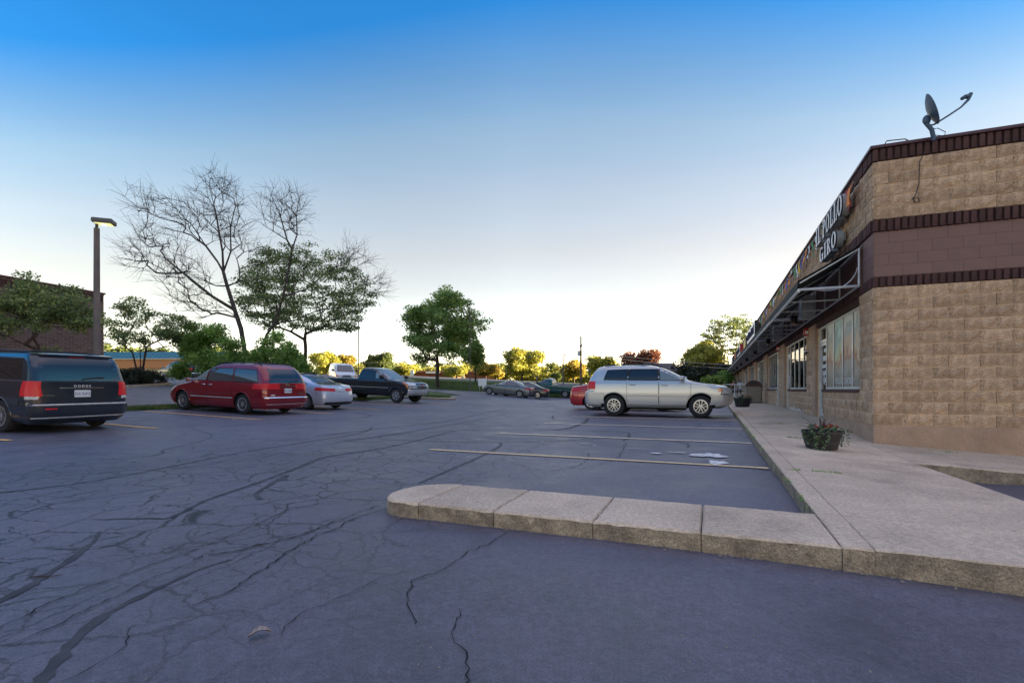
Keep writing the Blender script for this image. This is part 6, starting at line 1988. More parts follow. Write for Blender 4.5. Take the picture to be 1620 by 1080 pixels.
# -- the dead tree
def dead_tree():
    Y0 = 34.0; px0, py0 = 398, 604
    x0 = WX(px0, Y0); z0 = H(x0, Y0)
    e = empty('dead_tree', (x0, Y0, z0), 0, 'large bare dead tree with two leaning limbs and fine twigs', 'tree')
    def T(px, py, dy=0): return (WX(px, Y0) - x0, dy, WZ(py, Y0) - z0)
    main = [T(398, 625), T(396, 600), T(388, 560), T(380, 520, .1), T(370, 490, .1), T(358, 452, .1), T(352, 430, .1)]
    ex = []
    ex.append(([T(412, 560, -.1), T(424, 530, -.2), T(436, 512, -.2), T(450, 470, -.2), T(458, 430, -.2), T(463, 395, -.1)], 1))      # right limb
    b = len(main)
    rl = b
    n_after = b + 6
    ex.append(([T(340, 412, .3), T(318, 385, .5), T(295, 352, .6), T(268, 325, .7), T(240, 308, .8)], 6))     # upper left spreading limb
    ex.append(([T(356, 400, -.3), T(352, 370, -.4), T(346, 335, -.4), T(338, 300, -.5)], 6))                   # upright centre
    ex.append(([T(360, 395, .4), T(358, 355, .5), T(365, 320, .6)], 6))
    ex.append(([T(345, 472, -.6), T(318, 448, -1.0), T(285, 418, -1.4), T(250, 405, -1.8)], 4))                # left middle limb
    ex.append(([T(366, 500, .8), T(345, 488, 1.2), T(320, 486, 1.5)], 3))                                      # low left limb
    ex.append(([T(455, 380, -.1), T(446, 345, -.2), T(432, 310, -.3)], rl + 5))
    ex.append(([T(468, 370, .2), T(466, 340, .3), T(470, 312, .3)], rl + 5))
    ex.append(([T(462, 505, .5), T(495, 488, .8), T(530, 482, 1.0), T(565, 470, 1.2), T(590, 455, 1.3)], rl + 2))   # long right low limb
    ex.append(([T(480, 455, .5), T(510, 425, .9), T(545, 400, 1.2)], rl + 3))
    tg = []
    r_ = random.Random(4)
    def fill(cx, cy, rx, ry, n, dy=1.2, dc=0):
        for _ in range(n):
            while True:
                a, b_ = r_.uniform(-1, 1), r_.uniform(-1, 1)
                if a * a + b_ * b_ < 1: break
            tg.append(T(cx + rx * a, cy + ry * b_, dc + r_.uniform(-dy, dy)))
    fill(265, 350, 52, 38, 120); fill(228, 320, 16, 16, 18); fill(350, 335, 34, 46, 120); fill(342, 292, 20, 16, 26)
    fill(440, 330, 28, 42, 60); fill(470, 335, 18, 40, 40); fill(255, 410, 44, 28, 80, 1.6); fill(300, 448, 46, 32, 90, 1.6)
    fill(315, 488, 28, 18, 40, 1.6); fill(560, 410, 26, 22, 34); fill(590, 452, 20, 14, 26); fill(400, 410, 30, 30, 26); fill(375, 370, 26, 30, 30); fill(222, 395, 16, 22, 24)
    A, par, rad, tips, ch = grow((0, 0, 0), (main, ex), tg, .42, .0085, 5, power=2.15, wob=.05, droop=.5, rootpref=.32)
    # twigs at the tips
    N0 = len(A); A = list(A); par = list(par); rad = list(rad); nr = np.random.default_rng(9)
    for t in range(20, N0):
        if rad[t] > .03: continue
        for q in range(3 if t in tips else 1):
            d = A[t] - A[par[t]]; d = d / (np.linalg.norm(d) + 1e-9) + nr.normal(size=3) * .38; d[2] += .08; d /= np.linalg.norm(d)
            p = A[t]; prev = t
            for s_ in range(3):
                p = p + d * (.26 + .22 * nr.random()) + nr.normal(size=3) * .05 + np.array([0, 0, -.02 * s_]); A.append(p); par.append(prev); rad.append(.0072 - .0016 * s_); prev = len(A) - 1
    A = np.array(A); rad = np.array(rad)
    o = bpy.data.objects.new('trunk', branch_mesh('trunk', A, par, rad, M['bark_grey'], 4)); link(o, e)
dead_tree()

# -- maple and neighbours at the far side of the lot
tree('maple_tree', 'tall green tree on the grass bank in the middle distance', 692, 53.0, 444, 92, leaf='maple', n=330, per=105, size=.12, seed=44, trunk_h=.17, r_tip=.016, bottom=-.95, lumps=34, lr=.26, taper=.34, flat=.5, clump=.85, sides=6, shiftx=.3)
tree('maple_tree', 'lower rounded tree at right of the tall green tree', 752, 60.0, 540, 26, leaf='maple', n=50, per=130, size=.13, seed=43, trunk_h=.25, r_tip=.02, lumps=8, clump=.8)
far = [
 (516, 92, 556, 24, 'gold', 'golden lit tree above the silver sedan roof'), (548, 96, 560, 14, 'orange', 'small reddish tree behind the white van'), (604, 90, 558, 24, 'far', 'green gold tree right of the thin lamp pole'),
 (768, 88, 575, 22, 'orange', 'low orange tree left of the big golden tree'), (826, 86, 553, 39, 'gold', 'big golden green tree behind the grey sedan'), (880, 95, 590, 9, 'far', 'tiny pale tree between golden and orange trees'),
 (908, 92, 566, 20, 'orange', 'orange tree behind the utility pole'), (955, 88, 558, 30, 'gold', 'yellow green tree left of the plum coloured tree'), (1014, 84, 546, 33, 'plum', 'plum coloured tree above the silver vehicle roof'),
 (1112, 74, 545, 40, 'gold', 'glowing golden tree right of the grey shed'), (640, 100, 578, 18, 'gold', 'low golden tree behind the dark pickup cab'), (722, 98, 580, 20, 'gold', 'golden tree seen under the tall green tree'), (785, 100, 585, 14, 'orange', 'farthest low orange tree beside the white sign'),
]
for i, (px, Y, top, hw, lf, lb) in enumerate(far):
    tree('tree', lb, px, Y, top, hw, leaf=lf, n=60, per=95, size=.19, seed=60 + i, trunk_h=.14, r_tip=.03, bottom=-.85, lumps=11, lr=.40, flat=.75, clump=1.15 * min(1, hw / 30 + .25), group='trees along the far road')
tree('locust_tree', 'tall airy tree rising behind the far end of the shops', 1168, 78.0, 492, 48, leaf='far', n=170, per=34, size=.15, seed=81, trunk_h=.30, r_tip=.022, bottom=-.7, lumps=0, flat=.3, clump=.9, shiftx=-.9)
for i, (px, Y, top, hw, lf, lb) in enumerate([(1085, 60, 578, 20, 'dark', 'dark bush in front of the golden tree'), (1108, 56, 582, 22, 'dark', 'dark green bush behind the silver vehicle bonnet'), (1128, 50, 584, 20, 'lime', 'lime green vine bush behind the bonnet'), (1146, 52, 590, 15, 'bright', 'green bush beside the far end of the shops'), (1062, 62, 590, 16, 'dark', 'dark bush left below the grey shed'), (1145, 66, 570, 20, 'dark', 'dark tall bush at far end of the shops')]):
    tree('bush', lb, px, Y, top, hw, leaf=lf, n=45, per=100, size=.13, seed=90 + i, trunk_h=.05, r_tip=.015, bottom=-.95, lumps=8, lr=.45, flat=.85, clump=.8, cat='bush', group='bushes beyond the silver vehicle')
# continuous far woods, low, beyond the road
def woods(x0, x1, Y, h0, h1, seed, leaf, name='treeline', label=None):
    r_ = np.random.default_rng(seed); C_ = []
    x = x0
    while x < x1:
        hh = h0 + (h1 - h0) * r_.random(); w_ = 2.5 + 3 * r_.random()
        for k in range(26):
            d = r_.normal(size=3); d /= np.linalg.norm(d)
            C_.append((x + d[0] * w_, Y + r_.uniform(-3, 3) + d[1] * w_, H(x, Y) + hh * .5 + d[2] * hh * .5))
        x += w_ * .9
    me = leaf_mesh(name, C_, 42, 1.3, .34, LM[leaf], seed)
    o = bpy.data.objects.new(name, me); link(o); o['kind'] = 'stuff'; o['label'] = label
    return o
woods(-95, 140, 165, 4.5, 8, 5, 'far', 'far_woods', 'far band of green trees along the horizon')
woods(-45, 30, 128, 2.5, 4.5, 6, 'gold', 'roadside_scrub', 'low golden scrub along the far road')
woods(24, 46, 76, 2.0, 3.2, 7, 'dark', 'garden_scrub', 'dark scrub behind the far end of the shops')
woods(-75, -45, 80, 3, 4.5, 8, 'far', 'hillside_scrub', 'green scrub beyond the teal roofed building')

# -- shrub bed and low plants
def shrub(label, s, w, rx, rz, sd, leaf='dark', name='shrub', per=240, n=26, size=.05):
    x, y = FW(s, w); z = H(x, y)
    e = empty(name, (x, y, z), 0, label, 'shrub', 'shrubs in the kerbed bed')
    r_ = np.random.default_rng(sd); C_ = []
    for k in range(n):
        a = r_.uniform(0, 6.28); d = r_.random() ** .5
        C_.append((math.cos(a) * rx * d, math.sin(a) * rx * d, rz * (1 - d * d * .7) * r_.uniform(.35, .9)))
    o = bpy.data.objects.new('foliage', leaf_mesh('foliage', C_, per, .34, size, LM[leaf], sd, flat=.8)); link(o, e)
    m_ = MB()
    for k in range(7):
        a = r_.uniform(0, 6.28); m_.tube([(0, 0, -.05), (math.cos(a) * rx * .3, math.sin(a) * rx * .3, rz * .4), (math.cos(a) * rx * .6, math.sin(a) * rx * .6, rz * .7)], [.03, .02, .01], 4)
    m_.build('stem', M['bark'], e)
for k, (s, w) in enumerate([(10.2, 37.6), (12.0, 38.8), (8.3, 36.8), (13.4, 41.5), (10.5, 40.5), (12.5, 44), (7.8, 39.5), (9.2, 42.5)]):
    shrub(['round dark shrub at the front of the kerbed bed', 'dark shrub at the tip of the kerbed bed', 'dark shrub by the brick building end of the bed', 'brownish shrub behind the bed tip', 'dark shrub at the middle of the bed under the airy tree', 'dark shrub at the back of the bed', 'dark shrub at the back near the brick building', 'dark shrub behind the airy tree'][k], s, w, 1.5, 1.25 if k < 4 else 1.6, 300 + k)
dr = sheet('bark_mulch', [FW(3.2, 37.3), FW(9.0, 35.2), FW(13.8, 38.6), FW(13.8, 60), FW(3, 60)], 2.0, .10, mat('bark_mulch', (.06, .042, .032), .95, col2=(.03, .022, .018), scale=12, bump=.6))

# grass blades on the strips that are near enough to show
def blades(name, poly, n, h, seed, dz=0.0):
    r_ = np.random.default_rng(seed); P = []
    x0 = min(p[0] for p in poly); x1 = max(p[0] for p in poly); y0 = min(p[1] for p in poly); y1 = max(p[1] for p in poly)
    while len(P) < n:
        x, y = r_.uniform(x0, x1), r_.uniform(y0, y1)
        if inside(poly, x, y): P.append((x, y, H(x, y) + dz))
    P = np.array(P); a = r_.uniform(0, 6.28, n); w_ = .008 + .006 * r_.random(n); hh = h * (.5 + r_.random(n)); la = r_.uniform(0, 6.28, n); ll = hh * .45 * r_.random(n)
    V = np.empty((n, 3, 3)); V[:, 0] = P - np.stack([np.cos(a) * w_, np.sin(a) * w_, 0 * a], 1); V[:, 1] = P + np.stack([np.cos(a) * w_, np.sin(a) * w_, 0 * a], 1)
    V[:, 2] = P + np.stack([np.cos(la) * ll, np.sin(la) * ll, hh], 1)
    o = bpy.data.objects.new(name, np_mesh(name, V.reshape(-1, 3), np.arange(3 * n).reshape(n, 3), LM['grassb'])); link(o); o['kind'] = 'stuff'; return o
LM['grassb'] = leaf_mat('grass_blades', (.06, .10, .022), (.11, .165, .035), (.19, .22, .07))
blades('grass_strip', [FW(-10, 20.9), FW(17.5, 20.9), FW(17.5, 22.2), FW(-10, 22.2)], 60000, .09, 1)
blades('bank_grass', [(-12, 50.6), (14, 50.6), (14, 60), (-12, 62)], 60000, .14, 2)
blades('island_grass', [FW(17.3, 18.6), FW(17.3, 23.8), FW(19.1, 23.8), FW(19.1, 18.6)], 14000, .10, 3, .13)

# ---------------------------------------------------------------- left brick building
def brick_mat():
    m = bpy.data.materials.new('brown_brick'); m.use_nodes = True; nt = m.node_tree; N = nt.nodes; L = nt.links; b = N['Principled BSDF']
    tc = N.new('ShaderNodeTexCoord'); sp_ = N.new('ShaderNodeSeparateXYZ'); L.new(tc.outputs['Object'], sp_.inputs[0])
    ad = N.new('ShaderNodeMath'); L.new(sp_.outputs[0], ad.inputs[0]); L.new(sp_.outputs[1], ad.inputs[1])
    cb = N.new('ShaderNodeCombineXYZ'); L.new(ad.outputs[0], cb.inputs[0]); L.new(sp_.outputs[2], cb.inputs[1])
    br = N.new('ShaderNodeTexBrick'); br.inputs['Scale'].default_value = 1; br.inputs['Brick Width'].default_value = .30; br.inputs['Row Height'].default_value = .10; br.inputs['Mortar Size'].default_value = .009
    br.inputs['Color1'].default_value = (.15, .09, .07, 1); br.inputs['Color2'].default_value = (.085, .05, .042, 1); br.inputs['Mortar'].default_value = (.20, .165, .14, 1)
    L.new(cb.outputs[0], br.inputs['Vector']); L.new(br.outputs[0], b.inputs['Base Color']); b.inputs['Roughness'].default_value = .9
    bp = N.new('ShaderNodeBump'); bp.inputs['Strength'].default_value = .4; bp.inputs['Distance'].default_value = .01; L.new(br.outputs['Fac'], bp.inputs['Height']); bp.invert = True; L.new(bp.outputs[0], b.inputs['Normal'])
    return m
M['brick'] = brick_mat()
bx_, by_ = -18.9, 23.2
e = empty('brick_building', (bx_, by_, H(bx_, by_)), math.atan2(.97, .26), 'plain brown brick building behind the small tree at far left', 'building')
zt = 5.48 - H(bx_, by_)
m_ = MB(); m_.box((-22, 0, -1.5), (0, 12, zt - .42)); m_.build('wall', M['brick'], e)
m_ = MB(); m_.box((-22.0, -.012, zt - .12), (.012, 12, zt - .05)); m_.box((-22, .02, zt - .42), (-.02, 12, zt - .12)); m_.build('parapet', M['brick'], e)
m_ = MB(); x = -21.95
while x < -.05: m_.box((x, -.016, zt - .41), (x + .085, .03, zt - .13)); x += .105
y = .03
while y < 11.9: m_.box((-.03, y, zt - .41), (.016, y + .085, zt - .13)); y += .105
o = m_.build('soldier_course', M['dark_brown'], e); o['kind'] = 'stuff'
m_ = MB(); m_.bbox((-22.1, -.06, zt - .05), (.06, 12.1, zt + .02), .01); m_.build('coping', M['cap'], e)

# teal roofed building further left
tx, ty = WX(165, 62), 62.0; tz = H(tx, ty)
e = empty('restaurant_building', (tx, ty, tz), R(-4), 'low restaurant with teal metal roof and orange band beyond the drive', 'building')
M['teal_roof'] = mat('teal_standing_seam', (.03, .16, .20), .5); M['orange_band'] = mat('orange_stucco', (.55, .24, .10), .85); M['cream'] = mat('cream_stucco', (.58, .44, .28), .9)
zr = lambda py: WZ(py, ty) - tz
m_ = MB(); m_.box((-14, 0, -3), (16, 9, zr(583))); m_.build('wall', M['cream'], e)
m_ = MB(); m_.bbox((-14.2, -.25, zr(583)), (16.2, 9.2, zr(568)), .05); m_.build('band', M['orange_band'], e)
m_ = MB(); m_.bbox((-14.3, -.4, zr(569.5)), (16.3, 9.3, zr(567.5)), .03); m_.build('cornice', M['cream'], e)
m_ = MB(); m_.prism([(-.3, zr(567.5)), (8.8, zr(567.5)), (7.6, zr(556)), (.9, zr(556))], -14, 16, axis='x'); rf_ = m_.build('roof', M['teal_roof'], e)
sm = MB(); x = -13.8
while x < 16: sm.tube([(x, -.3, zr(567.3)), (x, .9, zr(555.8))], .03, 4); x += .6
o = sm.build('roof_seam', M['teal_roof'], rf_); o['kind'] = 'stuff'
for x in (-8, -4, 0, 4, 8, 12):
    m_ = MB(); m_.box((x, -.03, .3), (x + 1.6, -.005, 1.9)); m_.build('window', M['glass_dark'], e)

# brick shop seen beneath the tall tree
sx_, sy_ = WX(700, 112), 112.0; sz_ = H(sx_, sy_)
e = empty('roadside_shop', (sx_, sy_, sz_), R(3), 'long low red brick shop across the road under the tree', 'building')
M['red_brick'] = mat('far_red_brick', (.26, .09, .055), .9, col2=(.2, .07, .05), scale=2)
M['warm_window'] = mat('lit_shop_window', (.5, .3, .15), .5, emit=(1, .55, .2), estr=.5)
zf_ = lambda py: WZ(py, sy_) - sz_
m_ = MB(); m_.box((-11, 0, -1), (12, 10, zf_(590))); m_.build('wall', M['red_brick'], e)
m_ = MB(); m_.bbox((-11.3, -.9, zf_(590)), (12.3, 10.3, zf_(587)), .05); m_.build('roof', M['red_brick'], e)
m_ = MB(); m_.box((-3.6, -.96, zf_(590.5)), (-.4, -.905, zf_(588))); m_.build('fascia_sign', M['white'], e)
for k, x in enumerate((-9.5, -5.5, -1.5, 2.5, 6.5)):
    m_ = MB(); m_.box((x, -.03, .4), (x + 2.6, -.005, zf_(597))); o = m_.build('window', M['glass_dark'] if k % 2 == 0 else M['warm_window'], e)
    m_ = MB(); m_.box((x + 1.28, -.05, .4), (x + 1.34, -.031, zf_(597))); m_.build('mullion', M['white'], o)
# grey shed/house gable
hx, hy = WX(1060, 72), 72.0; hz_ = H(hx, hy)
e = empty('house', (hx, hy, hz_), R(8), 'grey roofed house behind the windscreen of the silver vehicle', 'house')
M['shingle'] = mat('grey_shingle', (.13, .105, .10), .9, col2=(.09, .075, .07), scale=6)
zf_ = lambda py: WZ(py, hy) - hz_
m_ = MB(); m_.box((-2.0, 0, -1), (1.8, 7, zf_(592))); m_.build('wall', M['orange_band'], e)
m_ = MB(); m_.prism([(-.4, zf_(592)), (7.4, zf_(592)), (3.5, zf_(572))], -2.4, 2.0, axis='x'); m_.build('roof', M['shingle'], e)
m_ = MB(); m_.box((-.6, -.03, .8), (.5, -.005, 1.9)); m_.build('window', M['glass_dark'], e)

# road across the back, and a light verge
rd = sheet('far_road', [(-40, 69), (60, 69), (60, 76), (-40, 76)], 3.0, .03, M['driveway'])

# ---------------------------------------------------------------- poles, lamps, wires, signs
def lamp_post(label, px, Y, top, r0, head=True, arm=0, base=None, name='lamp_post', cat='street lamp'):
    x, y = WX(px, Y), Y; z = H(x, y); h = WZ(top, Y) - z
    e = empty(name, (x, y, z), 0, label, cat)
    m_ = MB(); m_.tube([(0, 0, -.2), (0, 0, h * .5), (0, 0, h)], [r0, r0 * .92, r0 * .8], 12); m_.build('pole', M['steel_pole'], e, smooth=50)
    return e, h
# near shoebox lamp
e, h = lamp_post('tall square headed light pole behind the navy minivan', 153, 17.0, 361, .105)
m_ = MB(); m_.tube([(0, 0, h - .02), (0, 0, h + .19)], .045, 10); m_.build('tenon', M['black_plastic'], e, smooth=50)
ca, sa = math.cos(R(20)), math.sin(R(20))
def rot(p): return (p[0] * ca - p[1] * sa, p[0] * sa + p[1] * ca, p[2])
m_ = MB(); m_.bbox((-.10, -.22, h + .16), (.50, .22, h + .32), .03); m_.v = [rot(v) for v in m_.v]; hd = m_.build('lamp_head', M['grey_plastic'], e, smooth=30)
M['lens_on'] = mat('lamp_lens_glow', (.55, .52, .25), .4, emit=(.85, .80, .35), estr=.10)
m_ = MB(); m_.bbox((-.03, -.17, h + .145), (.44, .17, h + .158), .004); m_.v = [rot(v) for v in m_.v]; m_.build('lens', M['lens_on'], hd)
m_ = MB(); m_.ball(rot((.2, .02, h + .14)), (.08, .08, .03)); m_.build('bulb', mat('bulb_glow', (1, 1, .9), .4, emit=(1, .98, .8), estr=.22), hd, smooth=60)
# far lamps and poles
e, h = lamp_post('thin lamp pole with T shaped head behind the white van', 567, 60, 509, .07)
m_ = MB(); m_.bbox((-.45, -.12, h), (.45, .12, h + .10), .03); m_.build('lamp_head', M['grey_plastic'], e)
e, h = lamp_post('curved head lamp pole left of the wooden utility pole', 891, 66, 563, .09)
m_ = MB(); m_.tube([(0, 0, h), (.05, 0, h + .15), (.2, 0, h + .22)], .05, 8); m_.bbox((.1, -.15, h + .14), (.55, .15, h + .26), .04); m_.build('lamp_head', M['steel_pole'], e)
e, h = lamp_post('plain thin post right of the tall green tree at the lot edge', 743.5, 50.3, 476, .055, name='metal_post', cat='post')
e, h = lamp_post('short lamp post behind the red sedan', 933, 64, 588, .06)
m_ = MB(); m_.bbox((-.15, -.15, h), (.15, .15, h + .35), .05); m_.build('lamp_head', M['steel_pole'], e)
e, h = lamp_post('stubby square post between golden and pale trees', 849.5, 55, 594, .12, name='metal_post', cat='post')
def util_pole(label, px, Y, top, r0):
    x, y = WX(px, Y), Y; z = H(x, y); h = WZ(top, Y) - z
    e = empty('utility_pole', (x, y, z), 0, label, 'utility pole')
    m_ = MB(); m_.tube([(0, 0, -.3), (0, 0, h * .5), (0, 0, h)], [r0, r0 * .85, r0 * .65], 10); m_.build('pole', M['wood_pole'], e, smooth=50)
    m_ = MB(); m_.bbox((-.1, -.75, h * .8), (.1, .75, h * .8 + .1), .01); m_.build('crossarm', M['wood_pole'], e)
    for yy in (-.6, .6): 
        m_ = MB(); m_.lathe([(0, 0), (.05, 0), (.06, .08), (.03, .14), (0, .14)], 8, (0, yy, h * .8 + .1)); m_.build('insulator', M['grey_plastic'], e)
    m_ = MB(); m_.lathe([(0, 0), (.17, 0), (.17, .6), (0, .6)], 12, (-.27, 0, h * .62)); m_.build('transformer', M['galv'], e, smooth=40)
    return e
util_pole('wooden utility pole with transformer beside the orange tree', 919, 60, 532, .14)
util_pole('lit wooden utility pole right of the thin lamp behind the pickup', 643, 105, 583, .16)
util_pole('pale short utility pole above the silver vehicle roof', 964, 96, 566, .16)
def wire(label, a, b_, r_=.02, sagm=.5):
    A_, B_ = Vector((WX(a[0], a[2]), a[2], WZ(a[1], a[2]))), Vector((WX(b_[0], b_[2]), b_[2], WZ(b_[1], b_[2])))
    P = []
    for t in np.linspace(0, 1, 14):
        p = A_.lerp(B_, t); p.z -= sagm * 4 * t * (1 - t); P.append(p)
    m_ = MB(); m_.tube(P, r_, 4); o = m_.build('overhead_wire', M['wire'], smooth=60); tag(o, label, 'wire', 'overhead wires')
M['wire'] = mat('weathered_cable', (.42, .33, .26), .7)
wire('upper pale cable in front of the plum coloured tree', (919, 556, 60), (1230, 580, 60), .035, .3)
wire('thick pale cable crossing the golden tree', (919, 560, 60), (1235, 586, 60), .04, .35)
wire('thin wire from the utility pole to the left', (919, 548, 60), (566, 560, 90), .018, .4)
wire('second thin wire from the utility pole to the left', (919, 560, 60), (440, 574, 95), .018, .5)
wire('third low wire over the dark pickup', (643, 586, 105), (440, 562, 95), .022, .4)
# white notice board by the grey sedan
x, y = WX(763, 50.9), 50.9; z = H(x, y)
e = empty('notice_board', (x, y, z), 0, 'blank white sign board left of the grey sedan', 'sign')
m_ = MB(); m_.bbox((-.42, -.02, WZ(610.5, y) - z), (.42, .02, WZ(598.5, y) - z), .006); m_.build('board', M['white'], e)
for sx in (-.3, .3):
    m_ = MB(); m_.tube([(sx, .04, -.2), (sx, .04, WZ(600, y) - z)], .02, 6); m_.build('leg', M['galv'], e)
# pale street signs and pumps in the far shop yard
for k, (px, top, hw_) in enumerate([(652, 585, .35), (732, 588, .28), (686, 599, .25), (724, 601, .4)]):
    Y = 98; x, y = WX(px, Y), Y; z = H(x, y)
    e = empty('road_sign', (x, y, z), 0, ['tall pale road sign left of the tall tree trunk', 'pale road sign right of the tall tree trunk', 'short pale sign touching the tree trunk', 'low pale sign in front of the far scrub'][k], 'sign')
    m_ = MB(); m_.bbox((-hw_, -.05, (WZ(top + 9, Y) - z)), (hw_, .05, WZ(top, Y) - z), .01); m_.build('sign_panel', M['white'], e)
    m_ = MB(); m_.tube([(0, .08, -.2), (0, .08, WZ(top + 2, Y) - z)], .06, 6); m_.build('post', M['galv'], e)

# ---------------------------------------------------------------- things on the walk
def planter(label, s, w, rt, rb_, h, seed, lush=1.0):
    x, y = FW(s, w); z = SZ(s, w)
    e = empty('flower_planter', (x, y, z + .003), 0, label, 'planter', 'tub planters on the walk')
    tub = MB(); n = 30
    tub.lathe([(0, .0), (rb_, .0), (rb_ + .004, .01)] + [(rb_ + (rt - rb_) * t, h * t) for t in np.linspace(.08, 1, 7)] + [(rt, h + .004), (rt - .018, h + .004), (rt - .025, h - .04), (0, h - .04)], n)
    tub.build('tub', M['tub'], e, smooth=40)
    for t in (.30, .86):
        r0 = rb_ + (rt - rb_) * t; m_ = MB(); m_.lathe([(r0 + .003, h * t), (r0 + .009, h * t), (r0 + .009 + .1 * (rt - rb_) * .6, h * (t + .1)), (r0 + .003 + .1 * (rt - rb_) * .6, h * (t + .1)), (r0 + .003, h * t)], n); m_.build('band', M['tub_band'], e, smooth=40)
    r_ = np.random.default_rng(seed)
    # trailing vine
    C_ = []
    for k in range(int(40 * lush)):
        a = r_.uniform(0, 6.28); d = r_.uniform(.3, 1.02) * rt; C_.append((math.cos(a) * d, math.sin(a) * d, h + r_.uniform(.015, .07)))
    for (a0, ln) in ((3.9, .26), (4.15, .30), (3.6, .16), (4.4, .18), (3.3, .12), (-.6, .2), (0.1, .22)):
        for t in np.linspace(0, 1, 9 if ln > .2 else 5):
            a = a0 + r_.uniform(-.1, .1); rr = rt + .03 - (rt - rb_) * t * ln / h * .7 + (.05 if a0 in (-.6, .1) else 0); C_.append((math.cos(a) * rr, math.sin(a) * rr, h - ln * t))
    vo = bpy.data.objects.new('ivy', leaf_mesh('ivy', C_, 9, .035, .017, LM['ivy'], seed, flat=.8)); link(vo, e)
    fl_ = []
    for k in range(int(16 * lush)):
        a = r_.uniform(-.9, 1.2); d = r_.uniform(.25, .95) * rt; fl_.append((math.cos(a) * d, math.sin(a) * d * .9 - .03, h + .05 + r_.uniform(0, .03)))
    fl_.append((-.5 * rt, -.4 * rt, h + .07))
    fo = bpy.data.objects.new('red_flowers', leaf_mesh('red_flowers', fl_, 12, .028, .014, LM['red'], seed + 1)); link(fo, e)
    for k, (ang, ln, tilt) in enumerate([(2.7, .34, 1.15), (2.9, .36, .75), (2.3, .20, .5), (1.6, .26, .1), (1.2, .22, .25), (.3, .30, .8), (.6, .24, .6), (3.3, .30, .95), (4.6, .24, .3)]):
        d = Vector((math.cos(ang) * math.sin(tilt), math.sin(ang) * math.sin(tilt), math.cos(tilt))); sd_ = d.cross(Vector((0, 0, 1))); sd_ = sd_.normalized() if sd_.length > .1 else Vector((1, 0, 0))
        m_ = MB(); P = []
        for t in np.linspace(0, 1, 6):
            wd = .016 * (1 - t) ** .7 + .001; c = Vector((.02 * math.cos(ang), .02 * math.sin(ang), h)) + d * ln * t + Vector((0, 0, -.06 * t * t * ln * 3)); P.append([c - sd_ * wd, c + Vector((0, 0, -.004)), c + sd_ * wd])
        m_.grid(P); m_.build('spike_leaf', M['spike'], e, smooth=60)
    return e
M['tub'] = mat('dark_plastic_tub', (.028, .026, .028), .6, col2=(.018, .017, .018), scale=6, stretch=(8, 8, 1), bump=.3, bscale=30)
M['tub_band'] = mat('tub_hoop', (.04, .038, .04), .5)
M['spike'] = mat('burgundy_leaf', (.045, .014, .02), .5, col2=(.07, .03, .03), scale=6)
LM['ivy'] = leaf_mat('variegated_ivy', (.05, .10, .035), (.10, .17, .07), (.24, .30, .16))
LM['red'] = leaf_mat('red_petals', (.45, .02, .01), (.60, .03, .015), (.72, .10, .03))
planter('dark tub of red flowers, trailing ivy and purple spikes nearest on the walk', -1.50, 1.04, .27, .205, .275, 11)
planter('tub planter of bushy greenery near the nose of the silver vehicle', 12.6, 1.40, .34, .26, .36, 12, 1.8)

# rubbish bin
s, w = 18.0, .62; x, y = FW(s, w); z = SZ(s, w)
M['aggregate'] = mat('exposed_aggregate', (.34, .27, .20), .95, col2=(.22, .17, .13), scale=60, bump=.8, bscale=90)
e = empty('litter_bin', (x, y, z), FANG, 'square aggregate litter bin with maroon hooded lid against the shopfront', 'litter bin')
m_ = MB(); m_.bbox((-.36, -.36, .03), (.36, .36, .83), .02); m_.build('panel', M['aggregate'], e)
m_ = MB(); m_.box((-.33, -.33, 0), (.33, .33, .03)); m_.build('base', M['black_plastic'], e)
P = [(-.38, .83)] + [(-.38 * math.cos(R(t)), .86 + .28 * math.sin(R(t))) for t in np.linspace(5, 175, 14)] + [(.38, .83)]
m_ = MB(); m_.prism(P, -.38, .38, axis='x'); m_.build('lid', M['bin_lid'], e, smooth=40)
m_ = MB(); m_.box((-.385, -.16, .92), (-.379, .16, 1.06)); m_.build('flap', M['black_plastic'], e)
m_ = MB(); m_.tube([(.1, -.40, .0), (.1, -.40, .9)], .02, 6); m_.build('post', M['black_plastic'], e)

# railing and the two seated people
s, w = 30.0, .2; x, y = FW(s, w); z = SZ(s, w)
e = empty('railing', (x, y, z), FANG, 'low white railing across the walk in front of two seated people', 'railing')
for zz in (.92, .55, .25):
    m_ = MB(); m_.tube([(0, 0, zz), (0, 1.6, zz)], .028 if zz > .9 else .018, 6); m_.build('rail', M['white'], e, smooth=60)
for yy in (0, .8, 1.6):
    m_ = MB(); m_.tube([(0, yy, 0), (0, yy, .95)], .025, 6); m_.build('post', M['white'], e, smooth=60)

